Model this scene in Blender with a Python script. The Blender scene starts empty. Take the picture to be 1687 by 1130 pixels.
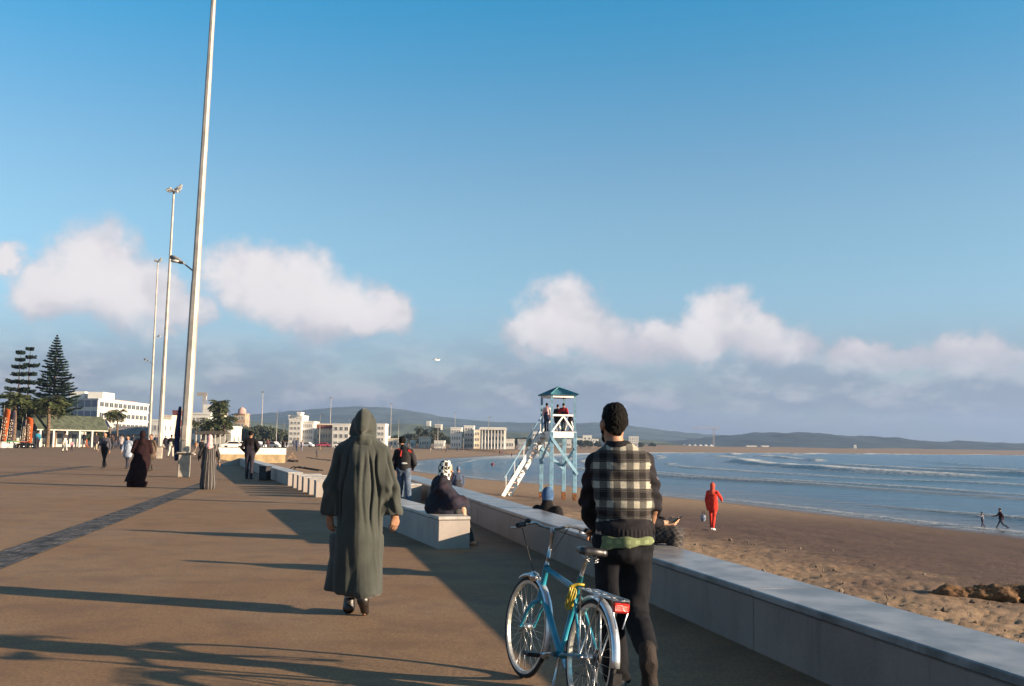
import bpy, math, random
import numpy as np
from mathutils import Vector, Matrix, Quaternion

random.seed(7)
rng = np.random.default_rng(7)
scn = bpy.context.scene
COL = scn.collection
R = math.radians

# ------------------------------------------------------------------ camera
FPX = 1640.0                       # focal length for a 1687 px wide frame
CAM_H = 1.5
PITCH, ROLL = math.atan(168 / FPX), math.atan(0.0137)
cam_d = bpy.data.cameras.new('camera')
cam_d.sensor_width = 36.0
cam_d.lens = 36.0 * FPX / 1687
cam_d.clip_start = 0.1
cam_d.clip_end = 20000
cam = bpy.data.objects.new('camera', cam_d)
CAM_M = Matrix.Rotation(math.pi / 2 + PITCH, 4, 'X') @ Matrix.Rotation(ROLL, 4, 'Z')
cam.matrix_world = Matrix.Translation((0, 0, CAM_H)) @ CAM_M
COL.objects.link(cam)
scn.camera = cam

# ------------------------------------------------------------------ light
SUN_EL = R(12.5)
SUN_AZ = Vector((0.958, -0.287)).normalized()
S = Vector((SUN_AZ.x * math.cos(SUN_EL), SUN_AZ.y * math.cos(SUN_EL), math.sin(SUN_EL)))
ld = bpy.data.lights.new('sun', 'SUN')
ld.energy = 5.0
ld.angle = R(0.6)
ld.color = (1.0, 0.79, 0.56)
lo = bpy.data.objects.new('sun', ld)
lo.rotation_euler = S.to_track_quat('Z', 'Y').to_euler()
COL.objects.link(lo)

scn.view_settings.view_transform = 'Standard'
scn.view_settings.look = 'None'
scn.view_settings.gamma = 1.0
scn.view_settings.exposure = 1.5
scn.cycles.use_denoising = True
scn.cycles.max_bounces = 6
scn.cycles.volume_bounces = 1

world = bpy.data.worlds.new('World')
scn.world = world
world.use_nodes = True
WT = world.node_tree
WT.nodes.clear()


class NT:
    """small helper for writing node trees"""
    def __init__(s, tree): s.t = tree; s.n = tree.nodes; s.l = tree.links
    def new(s, typ, **kw):
        n = s.n.new(typ)
        for k, v in kw.items(): setattr(n, k, v)
        return n
    def put(s, node, key, val):
        i = node.inputs[key]
        if hasattr(val, 'is_linked') or isinstance(val, bpy.types.NodeSocket): s.l.new(val, i)
        else: i.default_value = val
    def math(s, op, a, b=None, c=None, clamp=False):
        n = s.new('ShaderNodeMath', operation=op, use_clamp=clamp)
        s.put(n, 0, a)
        if b is not None: s.put(n, 1, b)
        if c is not None: s.put(n, 2, c)
        return n.outputs[0]
    def vmath(s, op, a, b=None, c=None):
        n = s.new('ShaderNodeVectorMath', operation=op)
        s.put(n, 0, a)
        if b is not None: s.put(n, 1, b)
        if c is not None: s.put(n, 2, c)
        return n.outputs['Value'] if op in ('LENGTH', 'DOT_PRODUCT', 'DISTANCE') else n.outputs[0]
    def noise(s, vec, scale, detail=3, rough=.55, dist=0, out=0):
        n = s.new('ShaderNodeTexNoise')
        if vec is not None: s.put(n, 'Vector', vec)
        n.inputs['Scale'].default_value = scale; n.inputs['Detail'].default_value = detail
        n.inputs['Roughness'].default_value = rough; n.inputs['Distortion'].default_value = dist
        return n.outputs[out]
    def ramp(s, v, a, b, c=0.0, d=1.0, smooth=True):
        n = s.new('ShaderNodeMapRange', interpolation_type='SMOOTHSTEP' if smooth else 'LINEAR')
        s.put(n, 0, v); s.put(n, 1, a); s.put(n, 2, b); s.put(n, 3, c); s.put(n, 4, d)
        return n.outputs[0]
    def mix(s, f, a, b, blend='MIX'):
        n = s.new('ShaderNodeMix', data_type='RGBA', blend_type=blend)
        s.put(n, 0, f)
        for k, v in ((6, a), (7, b)):
            s.put(n, k, (*v, 1) if isinstance(v, tuple) and len(v) == 3 else v)
        return n.outputs[2]
    def sep(s, v):
        n = s.new('ShaderNodeSeparateXYZ'); s.put(n, 0, v); return n.outputs
    def comb(s, x, y, z):
        n = s.new('ShaderNodeCombineXYZ'); s.put(n, 0, x); s.put(n, 1, y); s.put(n, 2, z); return n.outputs[0]


def build_sky():
    W = NT(WT)
    sky = W.new('ShaderNodeTexSky', sky_type='NISHITA', sun_disc=False)
    sky.sun_elevation = SUN_EL
    sky.sun_rotation = math.atan2(SUN_AZ.x, SUN_AZ.y)
    sky.altitude = 0; sky.air_density = 1.0; sky.dust_density = 0.6; sky.ozone_density = 1.5
    d = W.new('ShaderNodeTexCoord').outputs['Generated']
    x, y, z = W.sep(d)
    az = W.math('ARCTAN2', x, y)
    el = W.math('ARCSINE', z)
    P = W.comb(az, el, 0.0)
    # film-like blue: the clear sky itself, deeper up to mid height, all round
    hs = W.new('ShaderNodeHueSaturation'); hs.inputs['Saturation'].default_value = 1.1
    W.put(hs, 'Color', sky.outputs[0])
    elc = W.math('MAXIMUM', el, 0.0)
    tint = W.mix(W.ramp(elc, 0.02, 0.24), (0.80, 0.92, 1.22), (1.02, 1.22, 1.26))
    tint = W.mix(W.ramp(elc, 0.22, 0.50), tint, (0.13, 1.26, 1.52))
    tint = W.mix(W.ramp(elc, 0.48, 0.95), tint, (1.50, 0.90, 0.68))  # warm tint added to the unseen overhead sky to warm the shadows
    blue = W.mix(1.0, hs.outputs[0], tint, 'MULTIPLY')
    # billowing distortion of the cloud coordinates
    n1 = W.noise(P, 16, 4, .58, 0, 1)
    n2 = W.noise(P, 55, 3, .6, 0, 1)
    # the same broken line of cumulus goes on all round the horizon
    T = 2 * math.pi / 5
    azw = W.math('WRAP', az, -T / 2, T / 2)
    o1 = W.vmath('MULTIPLY_ADD', W.vmath('SUBTRACT', n1, (.5, .5, .5)), (.085, .055, 0), W.comb(azw, el, 0.0))
    Q = W.vmath('MULTIPLY_ADD', W.vmath('SUBTRACT', n2, (.5, .5, .5)), (.020, .016, 0), o1)
    lobes = []
    def L(px, py, rx, ry):
        lobes.append(((px - 843) / FPX, (733 + .0137 * (px - 843) - py - 11) / FPX, .97 * rx / FPX, .92 * ry / FPX))
    for a in [(185, 462, 72, 78), (130, 492, 66, 50), (245, 490, 66, 60), (50, 447, 34, 24), (300, 505, 60, 34),
              (408, 452, 72, 60), (480, 478, 92, 62), (560, 500, 86, 56), (622, 512, 52, 40),
              (935, 502, 66, 64), (905, 530, 66, 46), (1005, 550, 86, 44), (1080, 556, 46, 36),
              (1190, 528, 56, 52), (1252, 552, 76, 44), (1145, 562, 66, 40),
              (1395, 584, 62, 26), (1460, 588, 50, 18), (1550, 584, 66, 30), (1686, 582, 40, 14)]:
        L(*a)
    f = None; g = None
    for (cx, cy, rx, ry) in lobes:
        v = W.vmath('MULTIPLY_ADD', Q, (1 / rx, 1 / ry, 0), (-cx / rx, -cy / ry, 0))
        ln = W.vmath('LENGTH', v)
        f = ln if f is None else W.math('SMOOTH_MIN', f, ln, .25)
    n3 = W.noise(P, 30, 4, .6)
    fld = W.math('SUBTRACT', W.math('MULTIPLY_ADD', n3, .50, f), .46)      # <1 inside
    dens = W.ramp(fld, 1.18, .62)
    core = W.ramp(fld, 1.0, .30)
    # lower, thin layer of grey-mauve cloud towards the horizon, all round
    nb = W.noise(W.vmath('MULTIPLY', P, (1, 2.6, 1)), 7.5, 4, .6)
    nb2 = W.noise(W.vmath('MULTIPLY', P, (1, 2.2, 1)), 15, 4, .6)
    band = W.math('MULTIPLY', W.ramp(el, .150, .03), W.math('MULTIPLY_ADD', W.ramp(nb, .30, .58), .5, .5))
    band = W.math('MULTIPLY', band, .9)
    lit = W.math('MULTIPLY', W.ramp(nb2, .44, .64), W.ramp(el, .012, .05))
    lit = W.math('MULTIPLY', lit, W.ramp(el, .13, .085))
    bandc = W.mix(W.math('MULTIPLY', lit, .72), (1.62, 1.74, 2.48), (4.3, 4.0, 4.25))
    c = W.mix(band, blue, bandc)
    # cumulus: bright crowns, greyer violet bases
    hgt = W.ramp(W.math('ADD', el, W.math('MULTIPLY', n3, .03)), .085, .175)
    hgt = W.math('MULTIPLY_ADD', hgt, .5, W.math('MULTIPLY', core, W.ramp(el, .075, .125, .15, .6)), clamp=True)
    cc = W.mix(hgt, (3.7, 3.45, 3.75), (6.0, 5.6, 5.6))
    # billows: the side of each swelling turned to the sun is brighter
    nA = W.noise(P, 13, 3, .5)
    nB = W.noise(W.vmath('ADD', P, (.016, .022, 0)), 13, 3, .5)
    rel = W.math('SUBTRACT', nA, nB)
    cc = W.mix(W.ramp(rel, .0, -.16, 0, .34), cc, (3.0, 2.95, 3.4))
    cc = W.mix(W.ramp(rel, .0, .16, 0, .5), cc, (6.4, 6.0, 5.9))
    a = W.math('MULTIPLY', dens, W.math('MULTIPLY_ADD', core, .30, .68))
    a = W.math('MULTIPLY', a, W.ramp(W.math('ADD', el, W.math('MULTIPLY', n1, .02)), .055, .11))
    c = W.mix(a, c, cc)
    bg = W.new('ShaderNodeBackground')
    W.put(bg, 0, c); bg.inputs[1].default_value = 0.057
    out = W.new('ShaderNodeOutputWorld')
    W.l.new(bg.outputs[0], out.inputs[0])
    world.cycles.sampling_method = 'MANUAL'
    world.cycles.sample_map_resolution = 512


build_sky()

# ------------------------------------------------------------------ helpers
def hy(px): return 733 + .0137 * (px - 843)

def ray(px, py):
    v = CAM_M @ Vector(((px - 843.5) / FPX, (565 - py) / FPX, -1.0))
    return v

def gp(px, py, z=0.0):
    """point of the level z seen at a spot of the photograph"""
    v = ray(px, py)
    t = (z - CAM_H) / v.z
    return Vector((v.x * t, v.y * t, z))

def at(px, py, Y):
    v = ray(px, py); t = Y / v.y
    return Vector((v.x * t, Y, CAM_H + v.z * t))

def tag(o, label=None, cat=None, group=None, kind=None):
    if label: o['label'] = label
    if cat: o['category'] = cat
    if group: o['group'] = group
    if kind: o['kind'] = kind
    return o

def empty(name, loc=(0, 0, 0), rz=0.0):
    o = bpy.data.objects.new(name, None)
    o.empty_display_size = .1
    o.location = loc; o.rotation_euler = (0, 0, rz)
    COL.objects.link(o)
    return o

def link_mesh(name, me, parent=None, loc=None, rz=0.0):
    o = bpy.data.objects.new(name, me)
    COL.objects.link(o)
    if parent is not None: o.parent = parent
    if loc is not None: o.location = loc
    if rz: o.rotation_euler = (0, 0, rz)
    return o

def copy_tree(o, parent=None):
    c = o.copy(); COL.objects.link(c)
    c.parent = parent
    for ch in o.children: copy_tree(ch, c)
    return c

# numpy value noise ---------------------------------------------------------
_perm = rng.random(65536).astype(np.float32)
def vnoise(P, seed=0):
    P = np.asarray(P, dtype=np.float64)
    i = np.floor(P).astype(np.int64); f = P - i; f = f * f * (3 - 2 * f)
    out = 0
    for dx in (0, 1):
        wx = f[..., 0] if dx else 1 - f[..., 0]
        for dy in (0, 1):
            wy = f[..., 1] if dy else 1 - f[..., 1]
            for dz in (0, 1):
                wz = f[..., 2] if dz else 1 - f[..., 2]
                hsh = ((i[..., 0] + dx) * 73856093 ^ (i[..., 1] + dy) * 19349663 ^ (i[..., 2] + dz) * 83492791 ^ seed * 2654435) & 65535
                out = out + wx * wy * wz * _perm[hsh]
    return out
def fbm(P, oct=4, seed=0, lac=2.03, gain=.5):
    P = np.asarray(P, dtype=np.float64); a = 1.0; s = 0; t = 0
    for k in range(oct):
        s = s + a * vnoise(P, seed + k); t += a; a *= gain; P = P * lac
    return s / t - .5

# materials -----------------------------------------------------------------
MATS = {}
def mat(name, col, rough=.85, var=.12, scale=8.0, bump=.0, bscale=60.0, metal=0.0, tint=None, spec=.3, det=4):
    if name in MATS: return MATS[name]
    m = bpy.data.materials.new(name); m.use_nodes = True
    N = NT(m.node_tree); b = N.n['Principled BSDF']
    co = N.new('ShaderNodeTexCoord').outputs['Object']
    n = N.noise(co, scale, det, .6)
    c2 = tint or tuple(max(0, c * (1 - 2.2 * var)) for c in col)
    c1 = tuple(min(1, c * (1 + var)) for c in col)
    N.put(b, 'Base Color', N.mix(N.ramp(n, .32, .68), c2, c1))
    b.inputs['Roughness'].default_value = rough
    b.inputs['Metallic'].default_value = metal
    b.inputs['Specular IOR Level'].default_value = spec
    if bump:
        bp = N.new('ShaderNodeBump'); bp.inputs['Strength'].default_value = bump; bp.inputs['Distance'].default_value = .02
        N.put(bp, 'Height', N.noise(co, bscale, 3)); N.l.new(bp.outputs[0], b.inputs['Normal'])
    MATS[name] = m
    return m

class MB:
    """collects boxes, bars, tubes; build() links them as one mesh object"""
    def __init__(s): s.v = []; s.f = []; s.m = []; s.sm = []
    def add(s, verts, faces, mi=0, smooth=False, M=None):
        o = len(s.v)
        if M is not None: verts = [tuple(M @ Vector(v)) for v in verts]
        s.v += [tuple(v) for v in verts]
        s.f += [tuple(i + o for i in f) for f in faces]
        s.m += [mi] * len(faces); s.sm += [smooth] * len(faces)
        return s
    def box(s, lo, hi, mi=0, M=None, bev=0.0):
        x0, y0, z0 = lo; x1, y1, z1 = hi
        if not bev:
            v = [(x0, y0, z0), (x1, y0, z0), (x1, y1, z0), (x0, y1, z0), (x0, y0, z1), (x1, y0, z1), (x1, y1, z1), (x0, y1, z1)]
            return s.add(v, [(0, 3, 2, 1), (4, 5, 6, 7), (0, 1, 5, 4), (1, 2, 6, 5), (2, 3, 7, 6), (3, 0, 4, 7)], mi, False, M)
        b = bev; v = []
        def ring(z, i): return [(x0 + i, y0 + b, z), (x0 + b, y0 + i, z), (x1 - b, y0 + i, z), (x1 - i, y0 + b, z), (x1 - i, y1 - b, z), (x1 - b, y1 - i, z), (x0 + b, y1 - i, z), (x0 + i, y1 - b, z)]
        v += [(x0 + b, y0 + b, z0), (x1 - b, y0 + b, z0), (x1 - b, y1 - b, z0), (x0 + b, y1 - b, z0)]
        v += ring(z0 + b, 0) + ring(z1 - b, 0)
        v += [(x0 + b, y0 + b, z1), (x1 - b, y0 + b, z1), (x1 - b, y1 - b, z1), (x0 + b, y1 - b, z1)]
        f = [(3, 2, 1, 0), (20, 21, 22, 23)]
        for i in range(8): f.append((4 + i, 4 + (i + 1) % 8, 12 + (i + 1) % 8, 12 + i))
        for k in range(4):      # bevel strips bottom and top
            a, c = 4 + 2 * k + 1, 4 + (2 * k + 2) % 8
            f.append((k, (k + 1) % 4, c, a)); f.append((k, a, 4 + 2 * k))
            a, c = 12 + 2 * k + 1, 12 + (2 * k + 2) % 8
            f.append((20 + (k + 1) % 4, 20 + k, a, c)); f.append((20 + k, 12 + 2 * k, a))
        return s.add(v, f, mi, False, M)
    def prism(s, poly, z0, z1, mi=0, M=None):
        n = len(poly)
        v = [(x, y, z0) for x, y in poly] + [(x, y, z1) for x, y in poly]
        f = [tuple(range(n))[::-1], tuple(range(n, 2 * n))] + [(i, (i + 1) % n, n + (i + 1) % n, n + i) for i in range(n)]
        return s.add(v, f, mi, False, M)
    def tube(s, pts, r, seg=8, mi=0, smooth=True, cap=True, M=None, closed=False, flat=None):
        pts = [Vector(p) for p in pts]; n = len(pts)
        rs = r if isinstance(r, (list, tuple)) else [r] * n
        up = None; v = []
        for i, p in enumerate(pts):
            if closed: t = pts[(i + 1) % n] - pts[i - 1]
            else: t = pts[min(i + 1, n - 1)] - pts[max(i - 1, 0)]
            t = t.normalized() if t.length > 1e-9 else Vector((0, 0, 1))
            if up is None:
                up = t.orthogonal().normalized()
                if abs(t.z) < .99 and flat is None: up = (Vector((0, 0, 1)) - t * t.z).normalized()
            else:
                up = (up - t * up.dot(t)).normalized()
            sd = t.cross(up)
            for k in range(seg):
                a = 2 * math.pi * (k + .5) / seg
                e = flat if flat else 1.0
                v.append(p + up * (math.sin(a) * rs[i] * e) + sd * (math.cos(a) * rs[i]))
        f = []
        for i in range(n if closed else n - 1):
            j = (i + 1) % n
            for k in range(seg):
                f.append((i * seg + k, j * seg + k, j * seg + (k + 1) % seg, i * seg + (k + 1) % seg)[::-1])
        if cap and not closed:
            f.append(tuple(range(seg))[::-1][::-1]); f.append(tuple(range((n - 1) * seg, n * seg))[::-1])
        return s.add(v, f, mi, smooth, M)
    def bar(s, a, b, w, h, mi=0, up=(0, 0, 1), M=None):
        a = Vector(a); b = Vector(b); t = (b - a); L = t.length; t.normalize()
        u = Vector(up); sd = t.cross(u)
        if sd.length < 1e-4: sd = t.orthogonal()
        sd.normalize(); u = sd.cross(t)
        v = []
        for p in (a, b):
            for x, y in ((-1, -1), (1, -1), (1, 1), (-1, 1)): v.append(p + sd * (x * w / 2) + u * (y * h / 2))
        return s.add(v, [(0, 1, 2, 3), (7, 6, 5, 4), (0, 4, 5, 1), (1, 5, 6, 2), (2, 6, 7, 3), (3, 7, 4, 0)], mi, False, M)
    def ball(s, c, r, mi=0, seg=10, rings=7, M=None, sq=(1, 1, 1)):
        v = [(c[0], c[1], c[2] - r * sq[2])]
        for i in range(1, rings):
            th = math.pi * i / rings
            for k in range(seg):
                a = 2 * math.pi * k / seg
                v.append((c[0] + r * sq[0] * math.sin(th) * math.cos(a), c[1] + r * sq[1] * math.sin(th) * math.sin(a), c[2] - r * sq[2] * math.cos(th)))
        v.append((c[0], c[1], c[2] + r * sq[2])); f = []
        for k in range(seg): f.append((0, 1 + (k + 1) % seg, 1 + k))
        for i in range(rings - 2):
            for k in range(seg): f.append((1 + i * seg + k, 1 + i * seg + (k + 1) % seg, 1 + (i + 1) * seg + (k + 1) % seg, 1 + (i + 1) * seg + k))
        b = 1 + (rings - 2) * seg
        for k in range(seg): f.append((b + k, b + (k + 1) % seg, len(v) - 1))
        return s.add(v, f, mi, True, M)
    def mesh(s, name, mats):
        me = bpy.data.meshes.new(name)
        me.from_pydata(s.v, [], s.f)
        for m in (mats if isinstance(mats, (list, tuple)) else [mats]): me.materials.append(m)
        me.polygons.foreach_set('material_index', s.m)
        me.polygons.foreach_set('use_smooth', s.sm)
        me.update()
        return me
    def build(s, name, mats, parent=None, loc=None, rz=0.0):
        return link_mesh(name, s.mesh(name, mats), parent, loc, rz)

def np_mesh(name, V, F, mats, mi=None, smooth=True):
    me = bpy.data.meshes.new(name)
    V = np.asarray(V, dtype=np.float32); F = np.asarray(F, dtype=np.int32)
    k = F.shape[1]
    me.vertices.add(len(V)); me.vertices.foreach_set('co', V.ravel())
    me.loops.add(F.size); me.loops.foreach_set('vertex_index', F.ravel())
    me.polygons.add(len(F)); me.polygons.foreach_set('loop_start', np.arange(0, F.size, k, dtype=np.int32))
    me.polygons.foreach_set('use_smooth', np.full(len(F), smooth))
    for m in (mats if isinstance(mats, (list, tuple)) else [mats]): me.materials.append(m)
    if mi is not None: me.polygons.foreach_set('material_index', np.asarray(mi, dtype=np.int32))
    me.update(calc_edges=True); me.validate()
    return me

# ------------------------------------------------------------------ terrain functions
SHORE = np.array([(46, -40), (40, -5), (31, 25), (25, 48), (16.5, 76), (7.3, 102), (-3, 120), (-14, 150), (-20, 180), (-22, 220), (-20, 265),
                  (-8, 350), (10, 470), (60, 640), (160, 820), (330, 1000), (600, 1200), (1000, 1400), (1600, 1600), (2800, 1700)], dtype=float)
WATER_Z = -2.6

def shore_u(X, Y):
    """signed distance to the waterline, positive on land"""
    P = np.stack([np.asarray(X, float), np.asarray(Y, float)], -1)
    best = np.full(P.shape[:-1], 1e9); sg = np.ones(P.shape[:-1])
    for a, b in zip(SHORE[:-1], SHORE[1:]):
        ab = b - a; t = np.clip(((P - a) @ ab) / (ab @ ab), 0, 1)
        dv = P - (a + t[..., None] * ab)
        d = np.hypot(dv[..., 0], dv[..., 1])
        c = ab[0] * (P[..., 1] - a[1]) - ab[1] * (P[..., 0] - a[0])
        m = d < best
        best = np.where(m, d, best); sg = np.where(m, np.sign(c), sg)
    return best * sg

def sstep(a, b, x):
    t = np.clip((x - a) / (b - a), 0, 1); return t * t * (3 - 2 * t)

def sand_z(X, Y, detail=True):
    X = np.asarray(X, float); Y = np.asarray(Y, float)
    u = shore_u(X, Y)
    if detail:
        w = fbm(np.stack([X * .02, Y * .02, X * 0], -1), 3, 5)
        u = u + w * 6 * sstep(20, 60, Y)
    z = np.where(u < 0, np.maximum(.05 * u, -3), np.where(u < 25, .056 * u, 1.4 + (u - 25) * .017))
    cap = 2.36 + 1.2 * sstep(330, 420, Y)
    z = np.minimum(z, cap)
    far = sstep(500, 1100, Y)
    z = z + far * np.clip(u / 90, 0, 1) * (1.2 + 3 * fbm(np.stack([X * .006, Y * .012, X * 0], -1), 4, 9) * 2)
    return WATER_Z + z

def hit(px, py):
    """first point of the sand seen at a spot of the photograph"""
    v = ray(px, py); ts = np.geomspace(4, 2500, 3000) / v.y
    X = v.x * ts; Y = v.y * ts; Z = CAM_H + v.z * ts
    g = sand_z(X, Y)
    k = np.argmax(Z < g)
    return Vector((X[k], Y[k], g[k]))

# ------------------------------------------------------------------ setting: materials
def mat_paving():
    m = bpy.data.materials.new('resin_gravel_paving'); m.use_nodes = True
    N = NT(m.node_tree); b = N.n['Principled BSDF']
    co = N.new('ShaderNodeTexCoord').outputs['Object']
    fine = N.noise(co, 190, 2, .7)
    grit = N.noise(co, 38, 4, .75)
    big = N.noise(co, .22, 5, .6, .4)
    mid = N.noise(co, 1.6, 5, .65, .3)
    big2 = N.noise(N.vmath('MULTIPLY', co, (.35, 1, 1)), .9, 5, .65, .6)
    c = N.mix(N.ramp(big, .38, .62), (.255, .138, .056), (.275, .172, .092))
    c = N.mix(N.ramp(mid, .42, .70, 0, .6), c, (.140, .080, .050))
    c = N.mix(N.ramp(grit, .40, .58, .55, 0), c, (.085, .050, .034))
    c = N.mix(N.ramp(grit, .56, .72, 0, .35), c, (.30, .20, .135))
    c = N.mix(N.ramp(N.noise(co, 9, 4, .7), .42, .7, .0, .28), c, (.105, .062, .042))
    c = N.mix(N.ramp(fine, .52, .75, 0, .45), c, (.34, .235, .165))
    c = N.mix(N.ramp(fine, .50, .28, 0, .5), c, (.065, .040, .028))
    c = N.mix(N.ramp(big2, .50, .72, 0, .42), c, (.145, .085, .050))
    c = N.mix(N.ramp(big2, .42, .26, 0, .30), c, (.27, .18, .11))
    sp = N.new('ShaderNodeTexVoronoi'); sp.inputs['Scale'].default_value = 2.3; N.put(sp, 'Vector', co)
    c = N.mix(N.ramp(sp.outputs['Distance'], .035, .02, 0, .8), c, (.055, .042, .035))      # old gum and oil spots
    N.put(b, 'Base Color', c)
    b.inputs['Roughness'].default_value = .78; b.inputs['Specular IOR Level'].default_value = .25
    bp = N.new('ShaderNodeBump'); bp.inputs['Strength'].default_value = .55; bp.inputs['Distance'].default_value = .006
    N.put(bp, 'Height', N.math('ADD', fine, N.math('MULTIPLY', grit, .7))); N.l.new(bp.outputs[0], b.inputs['Normal'])
    return m

def mat_sand():
    m = bpy.data.materials.new('beach_sand'); m.use_nodes = True
    N = NT(m.node_tree); b = N.n['Principled BSDF']
    co = N.new('ShaderNodeTexCoord').outputs['Object']
    u = N.new('ShaderNodeAttribute', attribute_name='shore').outputs['Fac']
    n1 = N.noise(co, .25, 5, .6, .5); n2 = N.noise(co, 2.2, 5, .65, .4); n3 = N.noise(co, 28, 4, .7)
    dry = N.mix(N.ramp(n2, .3, .7), (.205, .125, .068), (.285, .188, .112))
    damp = N.mix(N.ramp(n2, .3, .7), (.066, .036, .026), (.104, .058, .038))
    ue = N.math('ADD', u, N.math('MULTIPLY', N.math('SUBTRACT', n1, .5), 14))
    nearY = N.ramp(N.sep(co)[1], 75, 40)
    k = N.math('MULTIPLY', N.ramp(ue, 25.5, 19.5), nearY)
    c = N.mix(k, dry, damp)
    wet = N.ramp(N.math('ADD', u, N.math('MULTIPLY', N.math('SUBTRACT', n1, .5), 3)), 3.6, .6)
    c = N.mix(N.math('MULTIPLY', wet, .65), c, (.095, .062, .040))
    c = N.mix(N.ramp(n3, .56, .74, 0, .55), c, (.07, .045, .03))
    N.put(b, 'Base Color', c)
    N.put(b, 'Roughness', N.math('MULTIPLY_ADD', wet, -.55, .9))
    b.inputs['Specular IOR Level'].default_value = .3
    bp = N.new('ShaderNodeBump'); bp.inputs['Strength'].default_value = .7; bp.inputs['Distance'].default_value = .05
    N.put(bp, 'Height', N.math('ADD', N.noise(co, 7, 5, .7), N.math('MULTIPLY', n3, .3))); N.l.new(bp.outputs[0], b.inputs['Normal'])
    return m

def mat_sea():
    m = bpy.data.materials.new('sea_water'); m.use_nodes = True
    N = NT(m.node_tree); b = N.n['Principled BSDF']
    co = N.new('ShaderNodeTexCoord').outputs['Object']
    foam = N.new('ShaderNodeAttribute', attribute_name='foam').outputs['Fac']
    sed = N.new('ShaderNodeAttribute', attribute_name='sediment').outputs['Fac']
    st = N.vmath('MULTIPLY', co, (.35, 1, 1))
    base = N.mix(N.ramp(N.noise(co, .03, 4), .3, .7), (.008, .058, .110), (.016, .080, .135))
    base = N.mix(sed, base, (.115, .085, .062))
    fn = N.noise(co, 1.3, 6, .7)
    fa = N.math('MULTIPLY', foam, N.ramp(fn, .34, .56), clamp=True)
    N.put(b, 'Base Color', N.mix(fa, base, (.86, .84, .82)))
    N.put(b, 'Roughness', N.math('MULTIPLY_ADD', fa, .6, .16))
    b.inputs['IOR'].default_value = 1.33
    bp = N.new('ShaderNodeBump'); bp.inputs['Strength'].default_value = .8; bp.inputs['Distance'].default_value = .75
    h = N.math('ADD', N.noise(st, .55, 4, .6), N.math('MULTIPLY', N.noise(st, 2.4, 4, .6), .35))
    h = N.math('ADD', h, N.math('MULTIPLY', fa, N.math('MULTIPLY', fn, 2.5)))
    N.put(bp, 'Height', h); N.l.new(bp.outputs[0], b.inputs['Normal'])
    return m

def fan(r, a, c=(0, -3)):
    """polar sheet of ground round the viewer's end of the promenade"""
    A, RR = np.meshgrid(a, r, indexing='xy')
    X = c[0] + RR * np.sin(A); Y = c[1] + RR * np.cos(A)
    n, k = X.shape
    idx = np.arange(n * k).reshape(n, k)
    F = np.stack([idx[:-1, :-1], idx[:-1, 1:], idx[1:, 1:], idx[1:, :-1]], -1).reshape(-1, 4)
    return X.ravel(), Y.ravel(), F

def attr(me, name, vals):
    a = me.attributes.new(name, 'FLOAT', 'POINT')
    a.data.foreach_set('value', np.asarray(vals, dtype=np.float32))

# ------------------------------------------------------------------ beach (the ground sheet)
def build_beach():
    r = np.concatenate([np.geomspace(2, 75, 430), np.geomspace(75.7, 7000, 190)])
    a = np.concatenate([np.linspace(R(-75), R(-31), 36)[:-1], np.linspace(R(-31), R(33), 480), np.linspace(R(33), R(75), 34)[1:]])
    X, Y, F = fan(r, a)
    Z = sand_z(X, Y)
    u = shore_u(X, Y)
    P = np.stack([X, Y, X * 0], -1)
    near = sstep(90, 30, Y)
    dryk = sstep(4, 12, u)
    foot = np.abs(fbm(P * 2.6, 3, 21)) * 2
    Z += near * dryk * (fbm(P * .5, 3, 11) * .14 + (fbm(P * 3.1, 3, 13) * .055 - sstep(.14, .0, foot) * .03) * sstep(14, 26, u) + fbm(P * 8.5, 2, 17) * .022)
    Z += near * (1 - dryk) * fbm(P * np.array([.6, .25, 1]), 3, 15) * .04
    me = np_mesh('beach', np.stack([X, Y, Z], -1), F, mat_sand())
    attr(me, 'shore', u)
    return tag(link_mesh('beach', me), kind='structure')

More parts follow.
